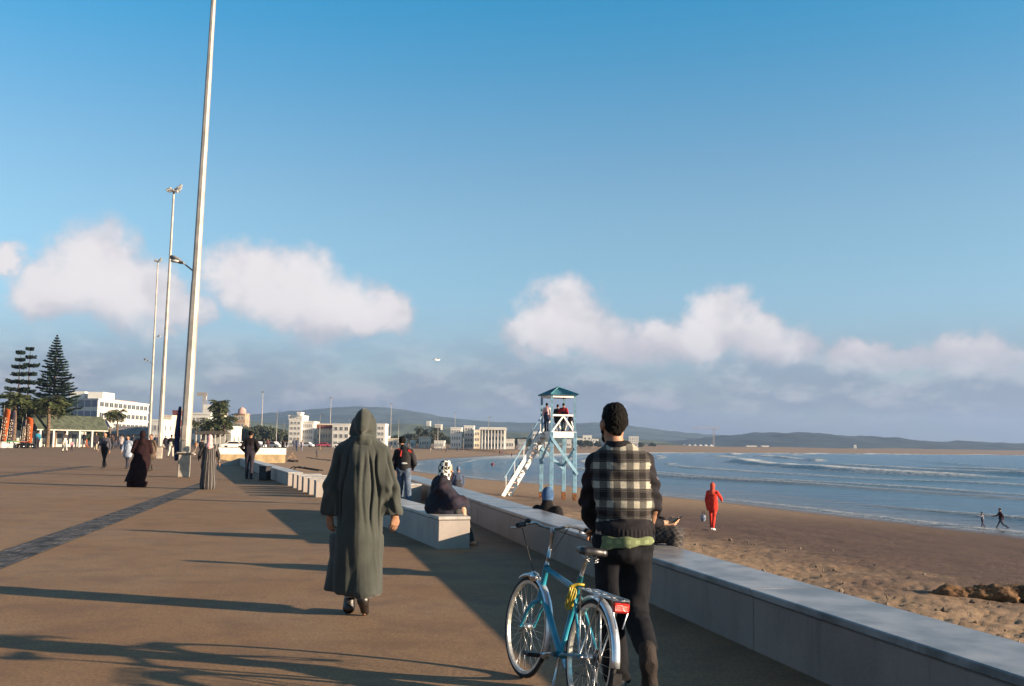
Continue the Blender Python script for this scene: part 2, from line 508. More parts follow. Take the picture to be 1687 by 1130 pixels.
def build_sea():
    r = np.geomspace(32, 7000, 640)
    a = np.linspace(R(-14), R(62), 430)
    X, Y, F = fan(r, a)
    u = shore_u(X, Y)
    al = Y + X * .3
    P = np.stack([X, Y, X * 0], -1)
    wob = fbm(np.stack([X * .012, Y * .012, X * 0], -1), 3, 31)
    wob2 = fbm(P * .07, 3, 33)
    Z = np.full_like(X, WATER_Z); foam = np.zeros_like(X); sed = np.zeros_like(X)
    def crest(u0, amp, wf, wb, foamy, fw, fback, seed, brown):
        nonlocal Z, foam, sed
        uu = u - (u0 + wob * 10 * (abs(u0) / 40 + .25) + wob2 * 2.2)
        loc = np.clip(.55 + 1.5 * fbm(np.stack([al * .02, u * .01, X * 0 + seed], -1), 3, seed) * 2, .12, 1.25)
        prof = np.where(uu > 0, np.exp(-(uu / wf) ** 2), np.exp(-(uu / wb) ** 2))
        Z = Z + amp * loc * prof
        fl = foamy * np.where(uu > 0, np.exp(-(uu / fw) ** 2), np.exp(-(uu / fback) ** 2))
        foam = np.maximum(foam, fl * np.clip(loc * 1.5 - .35, 0, 1))
        sed = np.maximum(sed, brown * np.exp(-((uu - .5 * wf) / (1.3 * wf)) ** 2))
    crest(-1.5, .06, .8, 1.6, .45, .5, 1.0, 41, .5)
    crest(-10, .26, .8, 2.6, .75, .45, .8, 43, .85)
    crest(-18, .10, 1.2, 3.0, .0, .5, 1, 44, .2)
    crest(-31, .50, 1.1, 3.4, .95, .5, 1.1, 47, .95)
    crest(-36, .35, 1.2, 3.4, .85, .7, 1.4, 48, .4)
    crest(-82, .95, 3.0, 8, 1.6, 3.2, 4.5, 51, .0)
    crest(-56, .35, 1.6, 4.5, .8, .8, 1.6, 50, .15)
    crest(-122, .6, 3, 9, .8, 1.6, 2.6, 54, .0)
    crest(-104, .8, 3.0, 9, .9, 1.8, 3.0, 53, .0)
    crest(-150, .6, 3, 12, .25, 1.5, 1.5, 55, .0)
    # surf along the far side of the bay
    farf = sstep(230, 420, Y)
    foam = np.maximum(foam, farf * 1.3 * np.exp(-((u + 9) / 12) ** 2))
    foam = np.maximum(foam, .8 * np.exp(-((u + .2) / .55) ** 2) * (.3 + wob2))
    sed = np.maximum(sed, .75 * sstep(-14, 0, u))
    Z = Z + fbm(P * .25, 3, 61) * .10 * sstep(-4, -20, u)
    Z = np.where(u > 1.5, WATER_Z - .6, Z)
    keep = (u[F] < 6).any(1)
    F = F[keep]
    me = np_mesh('sea', np.stack([X, Y, Z], -1), F, mat_sea())
    attr(me, 'foam', foam); attr(me, 'sediment', sed)
    return tag(link_mesh('sea', me), kind='structure')

# ------------------------------------------------------------------ promenade
A_X = lambda Y: 3.466 - .214 * Y               # sea wall, promenade side
B_X = lambda Y: -1.02 - .33 * (Y - 14.5)       # line of benches
A_DIR = Vector((-.214, 1, 0)).normalized(); A_N = Vector((A_DIR.y, -A_DIR.x, 0))
B_DIR = Vector((-.33, 1, 0)).normalized(); B_N = Vector((B_DIR.y, -B_DIR.x, 0))

def build_promenade():
    pts = [(-300, -40), (A_X(-40) + .4, -40), (A_X(33.5) + .4, 33.5), (B_X(34) + 1.5, 34.2), (B_X(62) + 1.2, 62), (-31, 100), (-52, 190), (-95, 345), (-300, 345)]
    mb = MB(); mb.prism(pts, -1.6, 0)
    o = mb.build('promenade', mat_paving())
    tag(o, kind='structure')
    # bands of grey setts, each stone with its own edges
    stone = mat('grey_setts', (.062, .057, .060), .7, .35, 3.0, .5, 40)
    def band(a, b, w, name, n_across, step):
        a = Vector(a); b = Vector(b); t = (b - a).normalized(); nrm = Vector((t.y, -t.x, 0)); L = (b - a).length
        V = []; F = []
        base = [(0, 3, 2, 1), (4, 5, 6, 7), (0, 1, 5, 4), (1, 2, 6, 5), (2, 3, 7, 6), (3, 0, 4, 7)]
        for i in range(int(L / step)):
            for j in range(n_across):
                s0 = i * step + (.5 * step if j % 2 else 0); q0 = (j / n_across - .5) * w
                g = .010
                h = random.uniform(.004, .014)
                cs = []
                for z in (-.02, h):
                    for (ds, dq) in ((g, g), (g, w / n_across - g), (step - g, w / n_across - g), (step - g, g)):
                        p = a + t * (s0 + ds + random.uniform(-.006, .006)) + nrm * (q0 + dq + random.uniform(-.006, .006))
                        cs.append((p.x, p.y, z))
                k = len(V); V += cs; F += [tuple(x + k for x in f) for f in base]
        me = np_mesh(name, V, np.array(F), stone, smooth=False)
        c = link_mesh(name, me, o)
        c['kind'] = 'stuff'
        mb2 = MB(); q = nrm * (w / 2 + .01)
        mb2.add([a + q + Vector((0, 0, .004)), b + q + Vector((0, 0, .004)), b - q + Vector((0, 0, .004)), a - q + Vector((0, 0, .004))], [(0, 1, 2, 3)])
        mb2.build('joint_mortar', mat('sett_mortar', (.045, .038, .034), .9, .2, 20), o)
    p0 = gp(2, 922); p1 = gp(322, 803); d = (p1 - p0).normalized()
    band(p0 - d * 9, p1 + d * 4, .54, 'sett_band', 5, .2)
    q0 = gp(0, 785); q1 = gp(130, 770); d = (q1 - q0).normalized()
    band(q0 - d * 14, q1 + d * 3, .62, 'sett_band', 5, .2)
    return o

CONC = None
def concrete(name='pale_cast_concrete', k=(1, 1, 1)):
    m = bpy.data.materials.new(name); m.use_nodes = True
    N = NT(m.node_tree); b = N.n['Principled BSDF']
    tc = N.new('ShaderNodeTexCoord'); co = tc.outputs['Object']
    st = N.vmath('MULTIPLY', co, (1, 1, .15))
    c = N.mix(N.ramp(N.noise(co, .9, 5, .6), .3, .7), (.27, .232, .208), (.37, .32, .285))
    c = N.mix(N.ramp(N.noise(st, 5, 5, .65), .48, .74, 0, .6), c, (.19, .16, .14))
    c = N.mix(N.ramp(N.noise(co, 2.6, 6, .7, .6), .56, .70, 0, .5), c, (.23, .195, .17))      # run-off streaks
    c = N.mix(N.ramp(N.noise(co, 90, 2, .6), .58, .75, 0, .35), c, (.26, .23, .21))
    c = N.mix(N.ramp(N.noise(co, 22, 5, .75), .45, .75, 0, .35), c, (.22, .19, .175))
    c = N.mix(1.0, c, tuple(k), 'MULTIPLY')
    N.put(b, 'Base Color', c)
    b.inputs['Roughness'].default_value = .62; b.inputs['Specular IOR Level'].default_value = .35
    bp = N.new('ShaderNodeBump'); bp.inputs['Strength'].default_value = .25; bp.inputs['Distance'].default_value = .01
    N.put(bp, 'Height', N.noise(co, 45, 4)); N.l.new(bp.outputs[0], b.inputs['Normal'])
    return m

def build_walls():
    global CONC
    CONC = concrete(); DARKC = concrete('weathered_wall_concrete', (.78, .66, .62))
    TOP = mat('polished_coping', (.235, .215, .21), .28, .22, 2.6, .12, 60, spec=.45)
    BTOP = mat('bench_coping', (.40, .375, .35), .4, .14, 2.6, .12, 60, spec=.4)
    def run(name, fx, y0, y1, w, h, dirv, nrm, seg, label, cat, cop=.05, over=.03, base=0.0, wm=None):
        e = empty(name, (fx(y0), y0, base)); tag(e, label, cat)
        L = (Vector((fx(y1), y1, 0)) - Vector((fx(y0), y0, 0))).length
        M = Matrix(((dirv.x, nrm.x, 0, 0), (dirv.y, nrm.y, 0, 0), (0, 0, 1, 0), (0, 0, 0, 1)))
        n = max(1, round(L / seg)); d = L / n
        for i in range(n):
            m1 = MB(); m1.box((i * d + .004, 0, -.02), ((i + 1) * d - .004, w, h - cop - .012), 0, M, .008); m1.build('wall_block', wm or CONC, e)
            m2 = MB(); m2.box((i * d + .003, -over, h - cop - .004), ((i + 1) * d - .003, w + over, h), 0, M, .008); m2.build('coping_slab', TOP if wm else BTOP, e)
        m3 = MB(); m3.box((.02, .02, 0), (L - .02, w - .02, h - cop - .02), 0, M); m3.build('core', mat('joint_dark', (.07, .065, .06)), e)
        return e, L, M
    e, L, M = run('sea_wall', A_X, -9.5, 33.3, .56, .45, A_DIR, A_N, 2.9,
                  'long low pale concrete sea wall along the beach, running past the bicycle', 'wall', over=.02, wm=DARKC)
    # the part of the wall that goes down to the beach
    m = MB(); m.box((0, .04, -2.0), (L, .50, -.03), 0, M); m.build('footing', CONC, e)
    # sloping far end
    m = MB(); v = [(L, 0, 0), (L + .9, 0, 0), (L, 0, .44), (L, .56, 0), (L + .9, .56, 0), (L, .56, .44)]
    m.add(v, [(0, 1, 2), (3, 5, 4), (0, 3, 4, 1), (1, 4, 5, 2), (0, 2, 5, 3)], 0, False, M); m.build('ramp_end', CONC, e)
    run('bench', B_X, 14.5, 21.8, .47, .46, B_DIR, B_N, 7.6, 'long pale concrete bench with the woman in the checked headscarf sitting on it', 'bench', .045, .006)
    e2, L2, M2 = run('bench', B_X, 34.6, 62.5, .50, .46, B_DIR, B_N, 4.9, 'very long far concrete bench on the promenade edge beside the man in black', 'bench', .05, .006)
    m = MB(); v = [(L2, 0, 0), (L2, -1.3, 0), (L2, 0, .45), (L2 + .5, 0, 0), (L2 + .5, -1.3, 0), (L2 + .5, 0, .45)]
    m.add(v, [(0, 2, 1), (3, 4, 5), (0, 1, 4, 3), (1, 2, 5, 4), (0, 3, 5, 2)], 0, False, M2); m.build('ramp_end', CONC, e2)
    f3 = lambda Y: -2.72 - .33 * (Y - 26)
    run('bench', f3, 26, 31, .44, .46, B_DIR, B_N, 2.5, 'short pale concrete block bench behind the boy in the black and red jacket', 'bench', .045, .006)
    names = ['farthest', 'second farthest', 'middle', 'second nearest', 'nearest']
    ys = [32.9, 31.6, 30.3, 28.9, 27.5]
    for i, Y in enumerate(ys):
        e = empty('concrete_slab', (B_X(Y), Y, 0))
        tag(e, '%s of the five upright white concrete slabs left of the hooded man' % names[i], 'concrete slab', 'row of white slabs on the bench line')
        Mx = Matrix(((B_DIR.x, B_N.x, 0, 0), (B_DIR.y, B_N.y, 0, 0), (0, 0, 1, 0), (0, 0, 0, 1)))
        m = MB(); m.box((0, 0, 0), (.42, .9, .43), 0, Mx, .008); m.build('block', CONC, e)
        m = MB(); m.box((-.004, -.006, .4301), (.424, .906, .46), 0, Mx, .006); m.build('coping_slab', BTOP, e)
    # white parapet far down the beach
    a = gp(357, 757, -.05); b = gp(470, 757, -.05)
    t = (b - a).normalized(); nn = Vector((-t.y, t.x, 0))
    e = empty('parapet', a); tag(e, 'long white low parapet wall on the sand beyond the man in black', 'wall')
    Mx = Matrix(((t.x, nn.x, 0, 0), (t.y, nn.y, 0, 0), (0, 0, 1, 0), (0, 0, 0, 1)))
    L = (b - a).length
    wp = mat('white_wall_paint', (.48, .455, .41), .7, .08, 2)
    m = MB(); m.box((0, 0, -.3), (L, 1.2, .44), 0, Mx); m.build('plinth', mat('ochre_render', (.25, .18, .10), .85, .15, 1.2, .3, 15), e)
    m = MB(); m.box((-.03, -.05, .441), (L + .03, 1.25, 1.0), 0, Mx); m.build('upper_wall', wp, e)
    # bin on the bench side
    p = gp(436, 791.5)
    e = empty('litter_bin', p, -.33); tag(e, 'small dark square litter bin standing against the far bench', 'bin')
    dk = mat('bin_dark', (.03, .027, .03), .6)
    m = MB(); m.box((-.17, -.17, .02), (.17, .17, .52), 0, None, .02); m.build('body', dk, e)
    m = MB(); m.box((-.19, -.19, .521), (.19, .19, .56), 0, None, .01); m.build('lid', dk, e)
    for x in (-.14, .14):
        for y in (-.14, .14): m = MB(); m.box((x - .02, y - .02, 0), (x + .02, y + .02, .019)); m.build('foot', dk, e)

# ------------------------------------------------------------------ hills
def build_hills():
    def ridge(name, prof, Yd, depth, colA, colB, seed, zbase):
        xs = np.array([p[0] for p in prof], float); ys = np.array([p[1] for p in prof], float)
        px = np.linspace(xs[0], xs[-1], 420)
        py = np.interp(px, xs, ys)
        X0 = (px - 843) / FPX * Yd
        H = np.array([(hy(x) - y) / FPX * Yd for x, y in zip(px, py)]) + CAM_H
        t = np.linspace(-1, 1, 41)
        V = []
        XX, TT = np.meshgrid(X0, t, indexing='xy')
        HH = np.broadcast_to(H, XX.shape)
        k = np.maximum(0, 1 - np.abs(TT) ** 1.5)
        P = np.stack([XX / 260, TT * depth / 260, XX * 0], -1)
        n = fbm(P, 5, seed)
        n2 = fbm(P * 7, 3, seed + 9)
        ZZ = zbase + (HH - zbase) * k * (1 + n * .5 * (1 - k)) + n2 * 16 * k * (1 - k * .4)
        YY = Yd + TT * depth + n * 60
        idx = np.arange(XX.size).reshape(XX.shape)
        F = np.stack([idx[:-1, :-1], idx[:-1, 1:], idx[1:, 1:], idx[1:, :-1]], -1).reshape(-1, 4)
        m = mat(name + '_scrub', colA, .95, .5, .010, 0, tint=colB, det=9)
        me = np_mesh('hills', np.stack([XX.ravel(), YY.ravel(), ZZ.ravel()], -1), F, m)
        tag(link_mesh('hills', me), kind='structure')
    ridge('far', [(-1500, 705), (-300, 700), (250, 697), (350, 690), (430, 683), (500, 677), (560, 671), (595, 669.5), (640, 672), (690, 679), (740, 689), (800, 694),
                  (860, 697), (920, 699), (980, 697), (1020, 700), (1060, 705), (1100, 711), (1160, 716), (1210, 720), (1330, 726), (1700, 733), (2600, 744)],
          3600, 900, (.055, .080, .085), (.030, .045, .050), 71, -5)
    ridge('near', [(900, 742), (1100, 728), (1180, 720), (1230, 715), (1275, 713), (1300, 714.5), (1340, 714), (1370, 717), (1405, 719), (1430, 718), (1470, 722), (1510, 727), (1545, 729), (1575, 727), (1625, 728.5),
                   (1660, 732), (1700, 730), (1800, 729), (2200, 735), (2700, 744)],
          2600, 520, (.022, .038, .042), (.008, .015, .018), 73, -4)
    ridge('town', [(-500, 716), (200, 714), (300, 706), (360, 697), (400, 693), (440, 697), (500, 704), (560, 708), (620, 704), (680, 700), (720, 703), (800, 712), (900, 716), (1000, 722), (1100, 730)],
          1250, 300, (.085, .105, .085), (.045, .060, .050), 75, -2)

def build_haze():
    m = bpy.data.materials.new('sea_haze'); m.use_nodes = True
    N = NT(m.node_tree)
    N.n.remove(N.n['Principled BSDF'])
    v = N.new('ShaderNodeVolumePrincipled')
    v.inputs['Color'].default_value = (.30, .43, .66, 1)
    v.inputs['Density'].default_value = HAZE
    v.inputs['Anisotropy'].default_value = .2
    N.l.new(v.outputs[0], N.n['Material Output'].inputs['Volume'])
    mb = MB(); mb.box((-8000, -60, -30), (8000, 7800, 260))
    tag(mb.build('haze', m), kind='stuff')

# ------------------------------------------------------------------ soft bodies: distance fields turned into one continuous skin
class SDF:
    def __init__(s, lo, hi, h):
        s.lo = np.array(lo, np.float32); s.h = h
        s.n = (np.ceil((np.array(hi) - lo) / h)).astype(int) + 1
        s.F = np.full(s.n, .3, np.float32); s.M = np.zeros(s.n, np.int16)
    def _win(s, lo, hi):
        a = np.clip(np.floor((np.array(lo) - s.lo) / s.h).astype(int), 0, s.n - 1)
        b = np.clip(np.ceil((np.array(hi) - s.lo) / s.h).astype(int) + 1, 1, s.n)
        sl = tuple(slice(i, j) for i, j in zip(a, b))
        g = [s.lo[k] + s.h * np.arange(a[k], b[k], dtype=np.float32) for k in range(3)]
        return sl, g[0][:, None, None], g[1][None, :, None], g[2][None, None, :]
    def _join(s, sl, d, m, k):
        F = s.F[sl]; M = s.M[sl]
        s.M[sl] = np.where(d < F, m, M)
        if k > 0:
            hh = np.clip(.5 + .5 * (F - d) / k, 0, 1)
            s.F[sl] = F + (d - F) * hh - k * hh * (1 - hh)
        else: s.F[sl] = np.minimum(F, d)
    def cone(s, a, b, ra, rb, m=0, k=.02, sc=(1, 1)):
        a = np.array(a, np.float32); b = np.array(b, np.float32)
        R_ = max(ra, rb) * max(sc[0], sc[1], 1) + k + 3 * s.h
        sl, X, Y, Z = s._win(np.minimum(a, b) - R_, np.maximum(a, b) + R_)
        ab = b - a; L2 = float(ab @ ab) + 1e-9
        t = np.clip(((X - a[0]) * ab[0] + (Y - a[1]) * ab[1] + (Z - a[2]) * ab[2]) / L2, 0, 1)
        d = np.sqrt(((X - a[0] - t * ab[0]) / sc[0]) ** 2 + ((Y - a[1] - t * ab[1]) / sc[1]) ** 2 + (Z - a[2] - t * ab[2]) ** 2) - (ra + t * (rb - ra))
        s._join(sl, d * min(sc[0], sc[1], 1), m, k); return s
    def ell(s, c, r, m=0, k=.015):
        c = np.array(c, np.float32); r = np.array(r, np.float32)
        sl, X, Y, Z = s._win(c - r - k - 3 * s.h, c + r + k + 3 * s.h)
        q = np.sqrt(((X - c[0]) / r[0]) ** 2 + ((Y - c[1]) / r[1]) ** 2 + ((Z - c[2]) / r[2]) ** 2)
        s._join(sl, (q - 1) * float(r.min()), m, k); return s
    def cut(s, n, p, lo=None, hi=None):
        """keep the side the normal points away from"""
        n = np.array(n, np.float32); n /= np.linalg.norm(n)
        sl, X, Y, Z = s._win(s.lo if lo is None else lo, s.lo + s.h * s.n if hi is None else hi)
        d = (X - p[0]) * n[0] + (Y - p[1]) * n[1] + (Z - p[2]) * n[2]
        s.F[sl] = np.maximum(s.F[sl], d); return s
    def carve(s, c, r):
        c = np.array(c, np.float32); r = np.array(r, np.float32)
        sl, X, Y, Z = s._win(c - r - 3 * s.h, c + r + 3 * s.h)
        q = np.sqrt(((X - c[0]) / r[0]) ** 2 + ((Y - c[1]) / r[1]) ** 2 + ((Z - c[2]) / r[2]) ** 2)
        s.F[sl] = np.maximum(s.F[sl], -(q - 1) * float(r.min())); return s
    def poly(s, warp=None):
        F = s.F; neg = F < 0
        c = [(i, j, k) for i in (0, 1) for j in (0, 1) for k in (0, 1)]
        nx, ny, nz = F.shape
        sub = lambda A, o: A[o[0]:nx - 1 + o[0], o[1]:ny - 1 + o[1], o[2]:nz - 1 + o[2]]
        cnt = sum(sub(neg, o).astype(np.int8) for o in c)
        act = (cnt > 0) & (cnt < 8)
        I = np.argwhere(act)
        idx = np.full(act.shape, -1, np.int64); idx[act] = np.arange(len(I))
        acc = np.zeros((len(I), 3)); w = np.zeros(len(I))
        for a in c:
            for ax in range(3):
                if a[ax] == 1: continue
                b = list(a); b[ax] = 1
                fa = F[I[:, 0] + a[0], I[:, 1] + a[1], I[:, 2] + a[2]]; fb = F[I[:, 0] + b[0], I[:, 1] + b[1], I[:, 2] + b[2]]
                x = (fa < 0) != (fb < 0)
                t = np.where(x, fa / np.where(x, fa - fb, 1), 0)
                p = np.tile(np.array(a, float), (len(I), 1)); p[:, ax] = t
                acc[x] += p[x]; w[x] += 1
        V = (I + acc / w[:, None]) * s.h + s.lo
        Q = []; MI = []
        for ax in range(3):
            u, v = (ax + 1) % 3, (ax + 2) % 3
            sl0 = [slice(1, -1)] * 3; sl0[ax] = slice(0, -1)
            sl1 = [slice(1, -1)] * 3; sl1[ax] = slice(1, None)
            A = neg[tuple(sl0)]; B = neg[tuple(sl1)]
            E = np.argwhere(A != B)
            if not len(E): continue
            off = np.ones(3, int); off[ax] = 0
            G = E + off
            flip = A[tuple(E.T)]
            def cell(du, dv):
                q = G.copy(); q[:, u] -= du; q[:, v] -= dv
                return idx[q[:, 0], q[:, 1], q[:, 2]]
            q = np.stack([cell(1, 1), cell(0, 1), cell(0, 0), cell(1, 0)], -1)
            q[~flip] = q[~flip][:, ::-1]
            Q.append(q)
            G2 = G.copy(); G2[:, ax] += 1
            inside = np.where(flip[:, None], G, G2)
            MI.append(s.M[inside[:, 0], inside[:, 1], inside[:, 2]])
        return V, np.concatenate(Q), np.concatenate(MI)

def vnormals(V, F):
    n = np.cross(V[F[:, 2]] - V[F[:, 0]], V[F[:, 3]] - V[F[:, 1]])
    N = np.zeros_like(V)
    for k in range(4): np.add.at(N, F[:, k], n)
    return N / (np.linalg.norm(N, axis=1)[:, None] + 1e-12)

def relax(V, F, it=1, k=.5):
    for _ in range(it):
        acc = np.zeros_like(V); cn = np.zeros(len(V))
        for a in range(4):
            b = (a + 1) % 4
            np.add.at(acc, F[:, a], V[F[:, b]]); np.add.at(acc, F[:, b], V[F[:, a]])
            np.add.at(cn, F[:, a], 1); np.add.at(cn, F[:, b], 1)
        V = V + k * (acc / cn[:, None] - V)
    return V

def sdf_mesh(S_, name, mats, disp=None, it=2):
    V, F, MI = S_.poly()
    V = relax(V, F, it)
    if disp is not None:
        V = V + vnormals(V, F) * disp(V)[:, None]
    return np_mesh(name, V, F, mats, MI)

# cloth and skin materials ---------------------------------------------------
def cloth(col, key=None, rough=.9, stripes=None):
    key = key or 'cloth_%02d_%02d_%02d' % tuple(int(c * 99) for c in col)
    return mat(key, col, rough, .16, 9, .35, 240, spec=.15)
SKIN = [mat('skin_brown', (.30, .155, .095), .55, .08, 14, .1, 90), mat('skin_tan', (.42, .25, .165), .55, .08, 14)]
HAIR = mat('black_hair', (.0045, .0035, .003), .75, .3, 60, .5, 260, spec=.12)
LEATHER = mat('dark_shoe_leather', (.018, .013, .012), .38, .3, 30, .2, 60, spec=.5)

def hand(S_, wrist, d, nrm, thumb, m=0, curl=.5, sc=1.0, k=.006):
    """palm, four unequal fingers with two bends, thumb from the side of the palm"""
    w = Vector(wrist); d = Vector(d).normalized(); nrm = Vector(nrm); nrm = (nrm - d * nrm.dot(d)).normalized()
    sd = Vector(thumb); sd = (sd - d * sd.dot(d) - nrm * sd.dot(nrm)).normalized()
    kn = []
    for i, (q, ln) in enumerate(((.030, .078), (.010, .084), (-.010, .080), (-.029, .070))):
        p = w + (d * ln + sd * q) * sc
        S_.cone(w + sd * (q * .55 * sc), p, .018 * sc, .0125 * sc, m, .014)
        kn.append(p)
    for i, p in enumerate(kn):
        L = (.040, .046, .043, .033)[i] * sc
        a = curl * (.75 + .1 * i)
        d1 = (d * math.cos(a) + nrm * math.sin(a)).normalized()
        d2 = (d * math.cos(a * 2.3) + nrm * math.sin(a * 2.3)).normalized()
        d3 = (d * math.cos(a * 3.0) + nrm * math.sin(a * 3.0)).normalized()
        p1 = p + d1 * L; p2 = p1 + d2 * L * .68; p3 = p2 + d3 * L * .5
        S_.cone(p, p1, .0105 * sc, .0092 * sc, m, k); S_.cone(p1, p2, .0092 * sc, .0082 * sc, m, .003); S_.cone(p2, p3, .0082 * sc, .0068 * sc, m, .003)
    t0 = w + (d * .022 + sd * .024) * sc; t1 = t0 + (d * .034 + sd * .022 + nrm * .010) * sc; t2 = t1 + (d * .030 + sd * .004 + nrm * .012) * sc
    S_.cone(t0, t1, .014 * sc, .0115 * sc, m, .008); S_.cone(t1, t2, .0112 * sc, .0085 * sc, m, .003)

# generic figures -------------------------------------------------------------
def figure(name, H=1.75, kind='man', legs=((.3, .05), (-.28, .3)), arms=((-.25, .2), (.3, .3)), out=.0, win=.0, sweep=.0, h=.016, scarf=False,
           coat=0.0, hood=False, seated=False, bag=False, wide=1.0, hair_long=False, lean=.02, disp=None, feet_bare=False):
    """ids: 0 skin 1 headwear/hair 2 top 3 bottom 4 shoes"""
    s = H / 1.75
    hipz = .92 * s
    J = {}
    for sd, (a, bend) in zip((-1, 1), legs):
        hip = np.array((sd * .085 * s, 0, hipz))
        kn = hip + .43 * s * np.array((0, math.sin(a), -math.cos(a)))
        an = kn + .42 * s * np.array((0, math.sin(a - bend), -math.cos(a - bend)))
        J[sd] = [hip, kn, an, a - bend]
    low = min(J[1][2][2], J[-1][2][2])
    dz = .085 * s - low if not seated else 0
    sh = np.array((0, 0, dz))
    up = lambda x, y, z: np.array((x * s, y * s + lean * (z - .9), z * s)) + sh
    S_ = SDF((-.62 * s, -.62 * s, -.06), (.62 * s, .62 * s, H + .14), h)
    for sd in (-1, 1):
        hip, kn, an, foot = J[sd]; hip = hip + sh; kn = kn + sh; an = an + sh
        if kind == 'robe':
            S_.cone(kn, an, .05 * s, .042 * s, 0 if feet_bare else 3, .01)
        else:
            S_.cone(hip, kn, .088 * s * wide, .066 * s, 3, .02); S_.cone(kn, an, .066 * s, .056 * s, 3, .01)
        fd = np.array((sd * .1, math.cos(foot * .6), math.sin(foot * .6) if foot < 0 else .0)) * .17 * s
        S_.cone(an + np.array((0, -.035 * s, -.045 * s)), an + np.array((0, 0, -.045 * s)) + fd, .040 * s, .034 * s, 4 if not feet_bare else 0, .012)
    S_.cone(up(0, 0, .97), up(0, 0, 1.15), .135 * s * wide, .14 * s * wide, 3 if kind != 'robe' else 2, .03, (1.1, .8))
    S_.cone(up(0, 0, 1.08), up(0, .0, 1.34), .150 * s * wide, .165 * s, 2, .03, (1.1, .72))
    S_.cone(up(-.14, 0, 1.40), up(.14, 0, 1.40), .078 * s, .078 * s, 2, .04)
    if coat: S_.cone(up(0, 0, 1.1), up(0, 0, coat), .165 * s * wide, .18 * s * wide, 2, .03, (1.12, .85))
    if kind == 'robe':
        yy = (J[1][2][1] + J[-1][2][1]) / 2
        S_.cone(up(0, 0, 1.2), up(0, 0, .75), .165 * s, .20 * s * wide, 2, .03, (1.1, .8))
        S_.cone(up(0, 0, .8), np.array((0, yy, .14 * s)), .19 * s * wide, .235 * s * wide, 2, .03, (1.0, .95))
        S_.cut((0, 0, -1), (0, 0, .13 * s), lo=(-.6, -.6, -.05), hi=(.6, .6, .2 * s)) if False else None
    for sd, (a, bend) in zip((-1, 1), arms):
        p0 = up(sd * .185, 0, 1.405)
        p1 = p0 + s * np.array((sd * (.05 + out), .29 * math.sin(a), -.28 * math.cos(a)))
        p2 = p1 + s * np.array((sd * (out - .03 - win), .25 * math.sin(a + bend), -.25 * math.cos(a + bend)))
        dv = (p2 - p1) / np.linalg.norm(p2 - p1)
        S_.cone(p0, p1, .062 * s * wide, .052 * s * wide, 2, .02); S_.cone(p1, p2, .052 * s * wide, .042 * s, 2, .01)
        S_.cone(p2, p2 + dv * .10 * s, .030 * s, .030 * s, 0, .005); S_.cone(p2 + dv * .09 * s, p2 + dv * .16 * s, .028 * s, .018 * s, 0, .005)
        S_.cone(p2 + dv * .05 * s, p2 + dv * .10 * s + np.array((-sd * .02, .03, 0)) * s, .014 * s, .012 * s, 0, .004)
        if bag and sd == bag:
            S_.ell(p2 + np.array((0, 0, -.32 * s)), (.12 * s, .07 * s, .16 * s), 5, .0); S_.cone(p2 + dv * .13 * s, p2 + np.array((0, 0, -.25 * s)), .014, .014, 5, 0)
    S_.cone(up(0, 0, 1.42), up(0, .015, 1.56), .058 * s, .052 * s, 0, .02)
    hc = up(0, .025, 1.635)
    S_.ell(hc, (.074 * s, .094 * s, .118 * s), 0, .01)
    S_.cone(hc + s * np.array((0, .085, -.01)), hc + s * np.array((0, .108, -.03)), .012 * s, .016 * s, 0, .01)
    if scarf or hood:
        S_.ell(hc + s * np.array((0, -.018, .022)), (.096 * s, .104 * s, .132 * s), 1, .01)
        S_.cone(hc + s * np.array((0, -.03, -.09)), up(0, -.01, 1.40), .082 * s, .14 * s, 1 if scarf else 2, .03)
    else:
        for sd in (-1, 1): S_.ell(hc + s * np.array((sd * .076, -.01, -.005)), (.012 * s, .022 * s, .032 * s), 0, .004)
        S_.ell(hc + s * np.array((0, -.020, .030)), (.083 * s, .092 * s, .106 * s), 1, .006)
        if hair_long: S_.cone(hc + s * np.array((0, -.06, 0)), up(0, -.10, 1.38), .075 * s, .05 * s, 1, .02)
    if disp is None:
        def disp(V):
            q = V * np.array((7, 7, 2.2)) / s
            return (fbm(q, 3, int(H * 100)) * .05 * s) * sstep(1.46 * s + dz, 1.36 * s + dz, V[:, 2])
    me = sdf_mesh(S_, name, [SKIN[0]] * 6, disp)
    if sweep:                      # cloth carried sideways by the wind
        for v in me.vertices: v.co.x += sweep * max(0.0, 1 - v.co.z / (1.0 * s)) ** 1.5 * (1 if v.co.z > .16 else .5)
    return me

